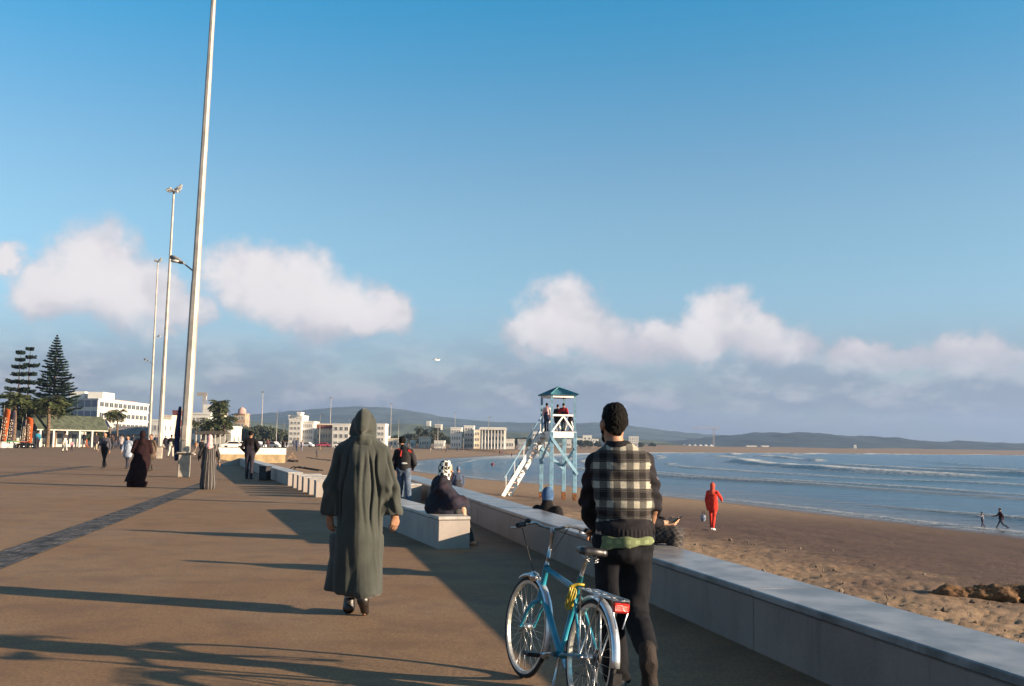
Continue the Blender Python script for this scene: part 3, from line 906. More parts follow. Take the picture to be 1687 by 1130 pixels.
FIG = {}
def figmesh(key):
    if key in FIG: return FIG[key]
    D = dict(
        walk_a=dict(wide=1.12), walk_b=dict(wide=1.12, legs=((-.22, .35), (.30, .05)), arms=((.3, .3), (-.25, .2))),
        stand=dict(wide=1.15, legs=((.03, .03), (-.03, .02)), arms=((.05, .15), (-.03, .2))),
        pockets=dict(legs=((.06, .06), (-.05, .05)), arms=((-.2, .75), (-.2, .75)), out=.07, win=.20, wide=1.22),
        coat_a=dict(coat=.72, wide=1.15, legs=((.22, .05), (-.2, .25))),
        robe_a=dict(H=1.65, kind='robe', scarf=True, legs=((.16, .05), (-.16, .1)), arms=((-.1, .4), (.15, .3)), wide=1.05),
        robe_wide=dict(H=1.65, kind='robe', scarf=True, legs=((.2, .05), (-.2, .1)), arms=((.05, 1.1), (.05, 1.1)), wide=1.35, out=.03, win=.12, sweep=-.22, feet_bare=True),
        robe_arm=dict(H=1.65, kind='robe', scarf=True, legs=((.14, .05), (-.14, .1)), arms=((.1, .9), (.1, .2)), wide=1.12, out=.06),
        child=dict(H=1.15, legs=((.25, .05), (-.25, .3)), wide=1.05, h=.012),
        child_run=dict(H=1.15, legs=((.5, .1), (-.45, .6)), arms=((-.5, .5), (.6, .8)), wide=1.05, h=.012),
        child_arms=dict(H=.95, legs=((.2, .1), (-.25, .4)), arms=((1.3, .5), (.9, .6)), wide=1.1, out=.08, h=.012),
        runner=dict(legs=((.55, .35), (-.5, .9)), arms=((-.6, 1.2), (.7, 1.3)), h=.016),
    )
    FIG[key] = figure(key, **D[key])
    return FIG[key]

def person(key, p, cols, label, rz=0.0, H=None, group=None, lean=0):
    """cols: skin, head, top, bottom, shoes materials"""
    me = figmesh(key)
    o = link_mesh('person', me, None, p, rz)
    base = dict(child=1.15, child_run=1.15, child_arms=.95, robe_a=1.65, robe_wide=1.65, robe_arm=1.65).get(key, 1.75)
    if H: o.scale = (H / base,) * 3
    cols = list(cols) + [LEATHER] * (6 - len(cols))
    for i, m in enumerate(cols):
        o.material_slots[i].link = 'OBJECT'; o.material_slots[i].material = m
    if lean: o.rotation_euler.x = lean
    tag(o, label, 'person', group)
    return o

# ------------------------------------------------------------------ the man in the hooded robe
def build_robe_man():
    e = empty('person', (-1.33, 9.0, 0)); tag(e, 'man in a long grey-green hooded robe walking away, black shoes', 'person')
    # body: one continuous skin from head to ankles
    S_ = SDF((-.5, -.35, .0), (.5, .4, 1.8), .0065)
    S_.ell((0, .03, 1.625), (.075, .095, .115)); S_.cone((0, .0, 1.38), (0, .02, 1.56), .06, .055)
    S_.cone((0, .11, 1.62), (0, .135, 1.60), .012, .017)
    for sd in (-1, 1): S_.ell((sd * .077, .02, 1.62), (.012, .022, .03), 0, .004)
    S_.cone((0, 0, 1.0), (0, 0, 1.3), .12, .14, 0, .03, (1.1, .8)); S_.cone((-.14, 0, 1.36), (.14, 0, 1.36), .06, .06, 0, .04)
    S_.cone((-.07, 0, .95), (.07, 0, .95), .11, .11, 0, .03)
    S_.cone((-.08, 0, .92), (-.085, .05, .5), .075, .05); S_.cone((-.085, .05, .5), (-.075, -.02, .10), .05, .036)
    S_.cone((.08, 0, .92), (.075, .02, .5), .075, .05); S_.cone((.075, .02, .5), (.07, -.16, .19), .05, .036)
    S_.cone((-.075, -.03, .07), (-.075, .12, .05), .035, .03); S_.cone((.07, -.18, .16), (.075, -.12, .03), .035, .028)
    for sd, w in ((-1, (-.285, .05, .845)), (1, (.30, .05, .855))):
        S_.cone((sd * .185, 0, 1.36), (sd * .26, .0, 1.1), .05, .042); S_.cone((sd * .26, .0, 1.1), w, .042, .029)
        hand(S_, w, (-.06 * sd, .10, -1), (-sd * .5, .75, .2), (-.15 * sd, 1, 0), 0, .50, 1.02)
    link_mesh('body', sdf_mesh(S_, 'robe_man_body', SKIN[0], None, 1), e)
    wool = bpy.data.materials.new('grey_green_wool'); wool.use_nodes = True
    N = NT(wool.node_tree); b = N.n['Principled BSDF']
    co = N.new('ShaderNodeTexCoord').outputs['Object']
    wv = N.noise(N.vmath('MULTIPLY', co, (1, 1, .25)), 190, 3, .7)
    c = N.mix(N.ramp(N.noise(co, 3, 4), .3, .7), (.038, .041, .037), (.052, .055, .049))
    c = N.mix(N.ramp(wv, .35, .7, 0, .45), c, (.028, .032, .028))
    N.put(b, 'Base Color', c); b.inputs['Roughness'].default_value = .95; b.inputs['Specular IOR Level'].default_value = .1
    b.inputs['Sheen Weight'].default_value = .15
    bp = N.new('ShaderNodeBump'); bp.inputs['Strength'].default_value = .35; bp.inputs['Distance'].default_value = .004
    N.put(bp, 'Height', wv); N.l.new(bp.outputs[0], b.inputs['Normal'])
    # robe
    S_ = SDF((-.50, -.42, .12), (.48, .40, 1.62), .008)
    S_.cone((-.01, .0, 1.38), (-.01, 0, 1.05), .205, .222, 0, .04, (1.02, .72))
    S_.cone((-.015, 0, 1.08), (-.025, .0, .62), .220, .222, 0, .04, (1.02, .76))
    S_.cone((-.025, .0, .64), (-.035, .0, .12), .220, .226, 0, .04, (1.0, .88))
    S_.cone((-.20, -.02, .42), (-.235, -.05, .12), .05, .065, 0, .06)
    S_.cone((.10, -.10, .40), (.10, -.18, .10), .06, .085, 0, .08)
    S_.cone((-.15, 0, 1.395), (.15, 0, 1.395), .085, .085, 0, .06); S_.cone((0, -.01, 1.40), (0, 0, 1.55), .115, .075, 0, .06)
    for sd, x2 in ((-1, -.272), (1, .285)):
        S_.cone((sd * .165, .0, 1.40), (sd * .235, -.015, 1.12), .088, .098, 0, .04)
        S_.cone((sd * .235, -.015, 1.12), (x2, .03, .90), .098, .086, 0, .03)
        S_.cone((x2, .03, .90), (x2 - sd * .004, .04, .84), .086, .070, 0, .01)
    S_.cut((-.06, -.03, -1), (0, 0, .195), (-.5, -.45, .05), (.5, .45, .35))
    for x0, x1 in ((-.50, -.2), (.2, .5)): S_.cut((0, 0, -1), (0, 0, .862), (x0, -.2, .70), (x1, .3, .874))
    def folds(V):
        x, y, z = V[:, 0], V[:, 1], V[:, 2]
        ph = np.arctan2(x, -y)
        q = np.stack([ph * 2.6 + .3 * z, z * 1.1, z * 0 + 3], -1)
        q2 = np.stack([ph * 6.5 + 1.2 * z, z * 1.6, z * 0 + 9], -1)
        low = sstep(1.5, 1.1, z)
        f = fbm(q, 2, 5) * .055 * (.3 + .7 * low) + fbm(q2, 2, 6) * .012
        # the cloth hangs from the spine in a keel down the back
        f += (y < 0) * .080 * np.clip(1 - np.abs(x - .015) / .21, 0, 1) * sstep(1.50, 1.30, z) * (.55 + .45 * sstep(.2, .9, z))
        # long creases that fall from the shoulders
        for (a0, k, w, dp) in ((.50, .26, .040, .020), (.85, .32, .045, .022), (-.62, -.30, .045, .018), (-.98, -.22, .05, .018), (.20, .10, .05, .010), (1.25, .22, .05, .022)):
            c = a0 + k * (1.45 - z) * .9 + .06 * np.sin(z * 9 + a0 * 7)
            f -= 1.6 * dp * np.exp(-((ph - c) / (w * 1.5)) ** 2) * sstep(1.46, 1.32, z) * sstep(.62, .95, z)
        # sleeve wrinkles
        arm = sstep(.20, .27, np.abs(x)) * sstep(1.45, 1.25, z) * sstep(.80, .9, z)
        f += arm * .006 * np.sin(z * 34 + np.abs(x) * 60 + 7 * fbm(V * 5, 2, 8))
        f += fbm(V * np.array((9, 9, 5)), 3, 12) * .016
        return f
    link_mesh('robe', sdf_mesh(S_, 'robe', wool, folds, 2), e)
    # hood: a peaked cowl with a ridge down the back and a rolled fold at its foot
    S_ = SDF((-.25, -.32, 1.42), (.25, .25, 1.86), .006)
    S_.ell((.0, .02, 1.635), (.104, .122, .125), 0, .02)
    S_.cone((.012, .03, 1.735), (.012, -.085, 1.715), .028, .036, 0, .05)
    S_.cone((.0, -.05, 1.70), (.005, -.125, 1.60), .06, .035, 0, .05)
    S_.cone((-.065, .02, 1.69), (-.082, .0, 1.52), .036, .045, 0, .04); S_.cone((.070, .02, 1.69), (.082, .0, 1.53), .034, .045, 0, .04)
    S_.cone((-.09, -.04, 1.545), (.0, -.115, 1.552), .030, .034, 0, .02); S_.cone((.0, -.115, 1.552), (.095, -.05, 1.535), .034, .032, 0, .02)
    S_.cone((-.05, -.10, 1.50), (.06, -.10, 1.495), .035, .035, 0, .03)
    S_.carve((0, .17, 1.61), (.075, .12, .10))
    def hf(V):
        x, y, z = V[:, 0], V[:, 1], V[:, 2]
        f = fbm(V * np.array((10, 10, 7)), 3, 22) * .022
        f -= .014 * np.exp(-((x - .055 - .12 * (z - 1.6)) / .016) ** 2) * (y < 0) * sstep(1.55, 1.6, z)
        f -= .013 * np.exp(-((z - 1.583 - .18 * x) / .010) ** 2) * (y < .05)
        f += .034 * np.clip(1 - np.abs(x - .010) / .085, 0, 1) * (y < .02) * sstep(1.58, 1.64, z)
        return f
    link_mesh('hood', sdf_mesh(S_, 'hood', wool, hf, 2), e)
    sock = cloth((.34, .35, .40), 'grey_sock')
    S_ = SDF((-.2, -.3, .05), (.2, .2, .4), .006); S_.cone((-.079, -.005, .28), (-.075, -.02, .10), .050, .045); link_mesh('sock', sdf_mesh(S_, 'sock', sock), e)
    S_ = SDF((-.2, -.4, .05), (.2, .2, .4), .006); S_.cone((.0725, -.07, .33), (.07, -.16, .19), .050, .045); link_mesh('sock', sdf_mesh(S_, 'sock', sock), e)
    S_ = SDF((-.25, -.25, -.03), (.1, .3, .25), .006)
    S_.cone((-.075, -.045, .055), (-.085, .13, .045), .048, .042, 0, .02); S_.cone((-.075, -.02, .12), (-.075, -.03, .06), .050, .052, 0, .02); S_.cut((0, 0, -1), (0, 0, .0))
    link_mesh('shoe', sdf_mesh(S_, 'shoe', LEATHER), e)
    S_ = SDF((-.05, -.4, -.03), (.25, .1, .32), .006)
    S_.cone((.07, -.175, .195), (.07, -.19, .15), .050, .052, 0, .02); S_.cone((.07, -.19, .14), (.078, -.11, .035), .046, .036, 0, .02)
    link_mesh('shoe', sdf_mesh(S_, 'shoe', LEATHER), e)

# ------------------------------------------------------------------ the man with the bicycle
def mat_plaid():
    m = bpy.data.materials.new('black_cream_plaid_wool'); m.use_nodes = True
    N = NT(m.node_tree); b = N.n['Principled BSDF']
    co = N.new('ShaderNodeTexCoord').outputs['Object']
    wob = N.noise(co, 7, 2, .5, 0, 1)
    q = N.vmath('MULTIPLY_ADD', N.vmath('SUBTRACT', wob, (.5, .5, .5)), (.012, .012, .014), co)
    x, y, z = N.sep(q)
    def tri(v, per, off): return N.math('PINGPONG', N.math('ADD', v, off), per)
    hz = N.ramp(tri(z, .0575, 5.0), .034, .040)
    vt = N.ramp(tri(x, .040, 5.012), .019, .025)
    thin = N.math('MULTIPLY', N.ramp(N.math('SINE', N.math('MULTIPLY', z, 620)), .1, .6), N.ramp(tri(z, .0575, 5.0), .010, .024))
    weave = N.noise(co, 260, 2, .7)
    light = N.mix(vt, (.125, .118, .105), (.43, .40, .33))
    dark = N.mix(vt, (.014, .012, .013), (.055, .050, .048))
    dark = N.mix(N.math('MULTIPLY', thin, .30), dark, (.30, .28, .25))
    c = N.mix(hz, dark, light)
    c = N.mix(N.ramp(weave, .38, .62, .55, 0), c, (.020, .018, .018))
    N.put(b, 'Base Color', c); b.inputs['Roughness'].default_value = .95; b.inputs['Specular IOR Level'].default_value = .1
    bp = N.new('ShaderNodeBump'); bp.inputs['Strength'].default_value = .5; bp.inputs['Distance'].default_value = .003
    N.put(bp, 'Height', weave); N.l.new(bp.outputs[0], b.inputs['Normal'])
    return m

def build_bike_man(grip):
    ox, oy = .70, 6.2
    e = empty('person', (ox, oy, 0)); tag(e, 'young man in a black and cream plaid jacket pushing the blue bicycle', 'person')
    G = np.array(grip) - np.array((ox, oy, 0))            # where the left hand closes on the grip
    LS, LE = (-.168, .05, 1.40), (-.205, .16, 1.13)
    LW = tuple(G + np.array((.035, -.085, .022)))
    RS, RE, RW = (.140, .03, 1.40), (.190, .02, 1.13), (.150, .12, .93)
    hd = np.array((-.06, .06, 1.643))
    kL, aL = (-.075, .05, .50), (-.035, .0, .095)
    kR, aR = (.075, .03, .50), (.10, -.32, .325)
    # body
    S_ = SDF((-.45, -.55, -.0), (.40, .65, 1.82), .006)
    S_.ell(hd, (.074, .096, .116), 0, .01)
    fd = np.array((-.50, .86, 0))                         # the face looks a little to the left
    S_.cone(hd + fd * .088 + (0, 0, -.005), hd + fd * .112 + (0, 0, -.03), .011, .016, 0, .01)
    S_.cone(hd + fd * .06 + (0, 0, -.075), hd + fd * .078 + (0, 0, -.085), .035, .028, 0, .02)
    S_.cone(hd + fd * .085 + (0, 0, -.060), hd + fd * .093 + (0, 0, -.060), .012, .010, 0, .008)
    for sd in (-1, 1):
        c = hd + np.array((fd[1], -fd[0], 0)) * (.082 * sd) + fd * -.002 + (0, 0, -.010)
        S_.ell(c, (.018, .023, .034), 0, .004)
    S_.cone((-.035, .0, 1.40), hd + np.array((.0, -.015, -.07)), .060, .056, 0, .02)
    S_.cone((0, 0, 1.0), (-.02, .02, 1.3), .12, .14, 0, .03, (1.1, .75)); S_.cone((-.14, .04, 1.37), (.11, .02, 1.37), .06, .06, 0, .04)
    S_.cone((-.07, 0, .95), (.07, 0, .95), .105, .105, 0, .03)
    S_.cone((-.08, 0, .92), kL, .070, .048); S_.cone(kL, aL, .048, .035); S_.cone((.09, 0, .92), kR, .070, .048); S_.cone(kR, aR, .048, .035)
    S_.cone((-.035, -.03, .06), (-.04, .13, .045), .032, .028); S_.cone((.10, -.36, .30), (.115, -.345, .14), .034, .026)
    S_.cone(LS, LE, .046, .038); S_.cone(LE, LW, .038, .027)
    hand(S_, LW, (-.30, .95, -.12), (-.1, .15, -1), (-1, -.2, 0), 0, .72, 1.0)
    S_.cone(RS, RE, .046, .038); S_.cone(RE, RW, .038, .027); hand(S_, RW, (-.3, .3, -.9), (-.8, .4, 0), (0, 1, 0), 0, .45, 1.0)
    link_mesh('body', sdf_mesh(S_, 'bike_man_body', SKIN[0], None, 1), e)
    # hair
    S_ = SDF((-.25, -.15, 1.50), (.15, .25, 1.82), .004)
    S_.ell(hd + np.array((.010, -.018, .022)), (.083, .098, .108), 0, .01)
    S_.cone(hd + np.array((-.03, -.055, -.05)), hd + np.array((.05, -.05, -.05)), .036, .036, 0, .03)
    S_.cone(hd + np.array((-.025, .015, .085)), hd + np.array((.03, -.01, .088)), .030, .030, 0, .03)
    S_.carve(hd + fd * .13 + (0, 0, -.03), (.09, .09, .085)); S_.cut((fd[0] * .62, fd[1] * .62, -.78), hd - fd * .030 + (0, 0, -.040)); S_.cut((0, 0, -1), hd + np.array((0, 0, -.082)))
    for sd in (-1, 1):
        S_.cut((sd * .80, 0, -.60), hd + np.array((.006 + sd * .076, 0, -.018))); S_.carve(hd + np.array((fd[1], -fd[0], 0)) * (.085 * sd) + (0, 0, -.022), (.030, .034, .046))
    link_mesh('hair', sdf_mesh(S_, 'hair', HAIR, lambda V: fbm(V * np.array((95, 95, 60)), 2, 3) * .011, 1), e)
    # short beard along the jaw
    S_ = SDF((-.25, -.05, 1.46), (.1, .28, 1.66), .005)
    S_.cone(hd + fd * .060 + (0, 0, -.092), hd + fd * .078 + (0, 0, -.094), .030, .026, 0, .02)
    for sd in (-1, 1): S_.cone(hd + np.array((fd[1], -fd[0], 0)) * (.060 * sd) + fd * .012 + (0, 0, -.05), hd + fd * .062 + (0, 0, -.092), .020, .022, 0, .02)
    link_mesh('beard', sdf_mesh(S_, 'beard', HAIR, lambda V: fbm(V * 60, 2, 4) * .006, 1), e)
    # jacket
    blk = cloth((.016, .014, .017), 'black_jacket_cloth', .85)
    S_ = SDF((-.45, -.35, .90), (.40, .62, 1.64), .0065)
    S_.cone((-.015, .01, 1.36), (.0, .0, 1.15), .166, .174, 1, .03, (1.02, .66)); S_.cone((.0, .0, 1.16), (.005, .0, .99), .174, .176, 1, .03, (1.0, .70))
    S_.cone((.005, .0, 1.005), (.005, .0, .945), .182, .180, 0, .006, (1.0, .72))
    S_.cone((-.135, .04, 1.388), (.108, .02, 1.388), .066, .066, 1, .05); S_.cone((-.03, .0, 1.42), (-.035, .02, 1.50), .085, .068, 1, .04)
    S_.cone((-.035, .01, 1.50), (-.045, .02, 1.56), .078, .072, 0, .012); S_.cut((.0, -.12, 1), (-.04, .02, 1.543))
    S_.cone((-.10, .02, 1.44), (.03, .0, 1.445), .055, .055, 0, .05)
    S_.cone(LS, LE, .064, .054, 0, .02); S_.cone(LE, LW, .054, .044, 0, .02); S_.cone(RS, RE, .064, .054, 0, .02); S_.cone(RE, RW, .054, .044, 0, .02)
    lw = np.array(LW) - np.array(LE)
    S_.cut((0, 0, -1), (0, 0, .950), (-.3, -.3, .85), (.16, .2, .96))
    S_.cut(lw, np.array(LW) - lw * .10, np.array(LW) - .09, np.array(LW) + .09)
    def jf(V):
        x, y, z = V[:, 0], V[:, 1], V[:, 2]
        f = fbm(V * np.array((5, 5, 8)), 3, 31) * .050
        arm = sstep(.155, .19, np.abs(x + .01)) * sstep(1.42, 1.3, z)
        f += arm * .008 * np.sin(z * 70 + y * 50 + 4 * fbm(V * 5, 2, 32))
        f += .006 * np.sin(x * 260) * sstep(1.01, .995, z) * (np.abs(x) < .25) * .4
        f -= .010 * np.exp(-((z - 1.04 - .25 * np.abs(x)) / .02) ** 2)
        return f
    link_mesh('jacket', sdf_mesh(S_, 'jacket', [blk, mat_plaid()], jf, 2), e)
    # green shirt tail below the jacket
    S_ = SDF((-.3, -.25, .80), (.3, .25, 1.06), .0065)
    S_.cone((.005, -.005, 1.02), (.01, -.005, .84), .172, .196, 0, .02, (1.0, .82)); S_.cut((.12, .05, -1), (0, 0, .902)); S_.cut((0, 0, 1), (0, 0, .958))
    g = bpy.data.materials.new('green_check_shirt'); g.use_nodes = True
    N = NT(g.node_tree); b = N.n['Principled BSDF']; co = N.new('ShaderNodeTexCoord').outputs['Object']; x, y, z = N.sep(co)
    k = N.math('MULTIPLY', N.ramp(N.math('SINE', N.math('MULTIPLY', x, 110)), -.2, .3), N.ramp(N.math('SINE', N.math('MULTIPLY', z, 130)), -.2, .4))
    N.put(b, 'Base Color', N.mix(k, (.110, .130, .060), (.180, .210, .100))); b.inputs['Roughness'].default_value = .9
    link_mesh('shirt', sdf_mesh(S_, 'shirt', g, lambda V: .005 * np.sin(np.arctan2(V[:, 0], -V[:, 1]) * 7 + V[:, 2] * 8) + fbm(V * 6, 2, 3) * .012, 1), e)
    # trousers
    S_ = SDF((-.3, -.55, .05), (.32, .3, 1.0), .007)
    S_.cone((-.07, 0, .95), (.075, 0, .95), .118, .118, 0, .04, (1, .95)); S_.cone((0, -.03, .89), (0, 0, .92), .11, .12, 0, .04)
    S_.cone((-.085, 0, .90), kL, .098, .078, 0, .03); S_.cone(kL, np.array(aL) + (0, 0, -.02), .078, .075, 0, .02)
    S_.cone((.09, 0, .90), kR, .098, .078, 0, .03); S_.cone(kR, np.array(aR) + (0, .03, .02), .078, .068, 0, .02)
    S_.cut((0, 0, -1), (0, 0, .075)); S_.cut((0, 0, 1), (0, 0, .965))
    def tf(V):
        z = V[:, 2]
        return fbm(V * np.array((9, 9, 7)), 3, 41) * .030 + .008 * np.sin(z * 75 + V[:, 1] * 45 + 5 * fbm(V * 6, 2, 42)) * (sstep(.25, .1, z) + .5 * np.exp(-((z - .5) / .08) ** 2) + .4 * np.exp(-((z - .86) / .05) ** 2))
    link_mesh('trousers', sdf_mesh(S_, 'trousers', cloth((.008, .008, .011), 'dark_denim', .85), tf, 2), e)
    S_ = SDF((-.2, -.25, -.03), (.15, .3, .2), .006)
    S_.cone((-.035, -.045, .055), (-.045, .145, .045), .048, .042, 0, .02); S_.cone((-.035, 0, .12), (-.035, -.03, .06), .050, .052, 0, .02); S_.cut((0, 0, -1), (0, 0, 0))
    link_mesh('shoe', sdf_mesh(S_, 'shoe_b', LEATHER), e)
    S_ = SDF((-.05, -.6, -.02), (.3, -.1, .48), .006)
    S_.cone((.10, -.335, .345), (.103, -.375, .27), .050, .052, 0, .02); S_.cone((.103, -.375, .27), (.112, -.36, .155), .046, .044, 0, .02)
    S_.cone((.112, -.36, .155), (.112, -.33, .115), .042, .034, 0, .02); S_.cut((.0, -1, -.10), (.1, -.418, .25))
    link_mesh('shoe', sdf_mesh(S_, 'shoe_c', mat('brown_suede_shoe', (.018, .012, .010), .8, .2, 20, .3, 90)), e)

# ------------------------------------------------------------------ bicycle
def build_bicycle():
    """x forward, y left, z up; origin on the ground under the rear hub"""
    e = empty('bicycle', (.425, 5.72, 0)); tag(e, 'turquoise blue town bicycle with silver mudguards, rear rack and red reflector', 'bicycle')
    head = math.atan2(.944, -.332)
    Mx = Matrix.Rotation(head, 4, 'Z') @ Matrix.Rotation(R(7.0), 4, 'X') @ Matrix.Scale(.93, 4)
    e.matrix_world = Matrix.Translation((.425, 5.72, 0)) @ Mx
    blue = mat('turquoise_frame_paint', (.020, .215, .310), .28, .10, 6, spec=.5)
    steel = mat('worn_chrome', (.55, .55, .56), .28, .15, 25, metal=.9)
    silver = mat('silver_mudguard', (.60, .62, .66), .30, .12, 9, metal=.75)
    rub = mat('tyre_rubber', (.018, .017, .017), .75, .2, 30, .4, 120)
    blk = mat('black_plastic', (.015, .014, .015), .45, .2, 20)
    alu = mat('rim_alloy', (.62, .60, .54), .35, .12, 14, metal=.8)
    Rw = .345
    FX, RX = 1.07, 0.0
    BB = Vector((.445, 0, .275)); ST = Vector((.27, 0, .80)); HT0 = Vector((.905, 0, .60)); HT1 = Vector((.865, 0, .80))
    SEATC = BB.lerp(ST, .82)
    m = MB(); m.tube([BB, ST], .0175, 10); m.tube([HT0 + Vector((.006, 0, -.03)), HT1], .021, 10)
    m.tube([HT0.lerp(HT1, .12), BB], .023, 10, flat=None); m.tube([HT0.lerp(HT1, .86), SEATC], .019, 10)
    m.tube([BB + Vector((0, .035, 0)), BB - Vector((0, .035, 0))], .024, 12)
    fr = m.build('frame', blue, e)
    for sy in (-1, 1):
        m = MB(); m.tube([BB + Vector((-.03, sy * .02, 0)), (.33, sy * .042, .30), (.03, sy * .062, Rw)], .0095, 8); m.build('chain_stay', blue, e)
        m = MB(); m.tube([SEATC + Vector((0, sy * .018, -.02)), (.02, sy * .062, Rw + .01)], .0085, 8); m.build('seat_stay', blue, e)
    m = MB(); m.tube([BB + Vector((.0, -.06, 0)), BB + Vector((0, .06, 0))], .013, 10, 0); m.build('bottom_bracket', steel, e)
    # steering group turned slightly left
    ax = (HT1 - HT0).normalized()
    St = Matrix.Translation(HT0) @ Matrix.Rotation(R(5), 4, ax) @ Matrix.Translation(-HT0)
    crown = HT0 + Vector((.012, 0, -.055))
    for sy in (-1, 1):
        m = MB(); m.tube([crown + Vector((0, sy * .005, .005)), crown + Vector((.005, sy * .048, -.02)), Vector((1.0, sy * .052, .46)), Vector((1.04, sy * .052, .385)), Vector((FX, sy * .052, Rw))], [.017, .016, .012, .010, .009], 8, 0, M=St)
        m.build('fork_blade', blue, e)
    m = MB(); m.tube([HT1, HT1 + ax * .05], .0145, 10, M=St); q = HT1 + ax * .235
    m.tube([HT1 + ax * .03, q], .0125, 10, M=St); bar = q + Vector((.035, 0, .02)); m.tube([q + ax * -.01, bar], .015, 10, M=St)
    m.build('stem', steel, e)
    m = MB()
    hb = [(-.10, .30, .005), (-.055, .25, .008), (-.03, .20, .018), (.0, .13, .028), (.005, .06, .002), (0, 0, -.004)]
    pts = [bar + Vector(p) for p in hb] + [bar + Vector((p[0], -p[1], p[2])) for p in hb[-2::-1]]
    m.tube(pts, .0115, 8, M=St); m.build('handlebar', steel, e)
    grips = []
    for sy in (1, -1):
        a = bar + Vector((-.115, sy * .315, .003)); b_ = bar + Vector((-.045, sy * .235, .011))
        m = MB(); m.tube([a, a.lerp(b_, .1), b_.lerp(a, .05), b_], [.014, .0175, .0165, .019], 10, M=St); m.build('grip', blk, e)
        grips.append(Mx @ (St @ a.lerp(b_, .45)) + Vector((.425, 5.72, 0)))
        m = MB(); c = bar + Vector((-.03, sy * .215, .01)); m.tube([c, c + Vector((.035, sy * .01, -.02)), c + Vector((.03, sy * .07, -.03)), c + Vector((-.02, sy * .12, -.03))], [.008, .008, .007, .005], 6, M=St)
        m.build('brake_lever', steel, e)
        m = MB(); d0 = c + Vector((.03, 0, -.005)); m.tube([d0, d0 + Vector((.10, -sy * .02, .02)), Vector((.99, sy * .09, .86)), Vector((.96, sy * .03, .70)), HT0.lerp(HT1, .3) + Vector((.02, sy * .01, 0))], .0028, 5, M=St)
        m.build('brake_cable', blk, e)
    m = MB(); c = bar + Vector((-.03, .20, .035)); m.ball(c, .024, 0, 10, 6, St, (1, 1, .7)); m.build('bell', blk, e)
    # wheels
    def wheel(cx, M, rear):
        rim = MB(); prof = [(-.012, -.014), (.012, -.014), (.014, .008), (-.014, .008)]; n = 48
        V = []; F = []
        for i in range(n):
            a = 2 * math.pi * i / n
            for (y, dr) in prof: V.append((cx + (Rw - .034 + dr) * math.cos(a), y, Rw + (Rw - .034 + dr) * math.sin(a)))
        for i in range(n):
            j = (i + 1) % n
            for k in range(4): F.append((i * 4 + k, j * 4 + k, j * 4 + (k + 1) % 4, i * 4 + (k + 1) % 4))
        w = MB(); w.add(V, F, 0, False, M); wo = w.build('wheel', alu, e)
        t = MB(); t.tube([(cx + (Rw - .0175) * math.cos(2 * math.pi * i / 56), 0, Rw + (Rw - .0175) * math.sin(2 * math.pi * i / 56)) for i in range(56)], .0178, 8, closed=True, M=M); t.build('tyre', rub, wo)
        s = MB()
        for i in range(32):
            a = 2 * math.pi * i / 32; sy = .03 if i % 2 else -.03; o = (.5 if i % 4 < 2 else -.5)
            s.tube([(cx + .018 * math.cos(a + o * 2.6), sy, Rw + .018 * math.sin(a + o * 2.6)), (cx + (Rw - .05) * math.cos(a), 0, Rw + (Rw - .05) * math.sin(a))], .0012, 4, M=M)
        s.build('spokes', steel, wo)
        hb_ = MB(); hb_.tube([(cx, -.065, Rw), (cx, -.03, Rw), (cx, -.029, Rw), (cx, .029, Rw), (cx, .03, Rw), (cx, .065, Rw)], [.006, .008, .022, .022, .008, .006], 10, M=M); hb_.build('hub', steel, wo)
        if rear:
            c = MB()
            for k, rr in enumerate((.055, .047, .039, .032)): c.tube([(cx, -.036 - k * .006, Rw), (cx, -.040 - k * .006, Rw)], rr, 18, M=M)
            c.build('sprockets', mat('dark_steel', (.10, .09, .085), .45, .2, 30, metal=.7), wo)
    I4 = Matrix.Identity(4)
    wheel(RX, I4, True); wheel(FX, St, False)
    # mudguards: curved channel strips
    def guard(cx, a0, a1, M, name):
        V = []; F = []; n = 22; pr = [(-.027, -.010), (-.018, .004), (0, .008), (.018, .004), (.027, -.010)]; r0 = Rw + .018
        for i in range(n + 1):
            a = R(a0 + (a1 - a0) * i / n)
            for y, dr in pr: V.append((cx + (r0 + dr) * math.cos(a), y, Rw + (r0 + dr) * math.sin(a)))
            for y, dr in pr[::-1]: V.append((cx + (r0 + dr - .004) * math.cos(a), y, Rw + (r0 + dr - .004) * math.sin(a)))
        for i in range(n):
            for k in range(10): F.append((i * 10 + k, (i + 1) * 10 + k, (i + 1) * 10 + (k + 1) % 10, i * 10 + (k + 1) % 10))
        F.append(tuple(range(10))); F.append(tuple(range(n * 10, n * 10 + 10))[::-1])
        g = MB(); g.add(V, F, 0, True, M); return g.build(name, silver, e)
    guard(FX, 62, 205, St, 'front_mudguard'); gd = guard(RX, 40, 178, I4, 'rear_mudguard')
    fl = MB(); fl.box((-.392, -.03, .265), (-.378, .03, .335), 0, None, .004); fl.build('mud_flap', blk, gd)
    # saddle
    S_ = SDF((-.05, -.14, .80), (.42, .14, 1.0), .006)
    S_.cone((.13, -.055, .905), (.13, .055, .905), .042, .042, 0, .03, (1, 1)); S_.cone((.14, 0, .905), (.36, 0, .90), .045, .020, 0, .03); S_.cut((0, 0, -1), (0, 0, .885)) 
    S_.cut((0, 0, 1), (0, 0, .932))
    link_mesh('saddle', sdf_mesh(S_, 'saddle', mat('saddle_vinyl', (.016, .014, .016), .35, .2, 20, spec=.5)), e, (0, 0, .055))
    m = MB(); m.tube([(.13, .03, .88), (.18, .02, .862), (.30, .012, .88)], .004, 6); m.tube([(.13, -.03, .88), (.18, -.02, .862), (.30, -.012, .88)], .004, 6)
    for y in (-.03, .03): m.tube([(.13 + .006 * math.cos(t * 1.2), y + .014 * math.sin(t * 1.2), .84 + .003 * t) for t in range(13)], .003, 5)
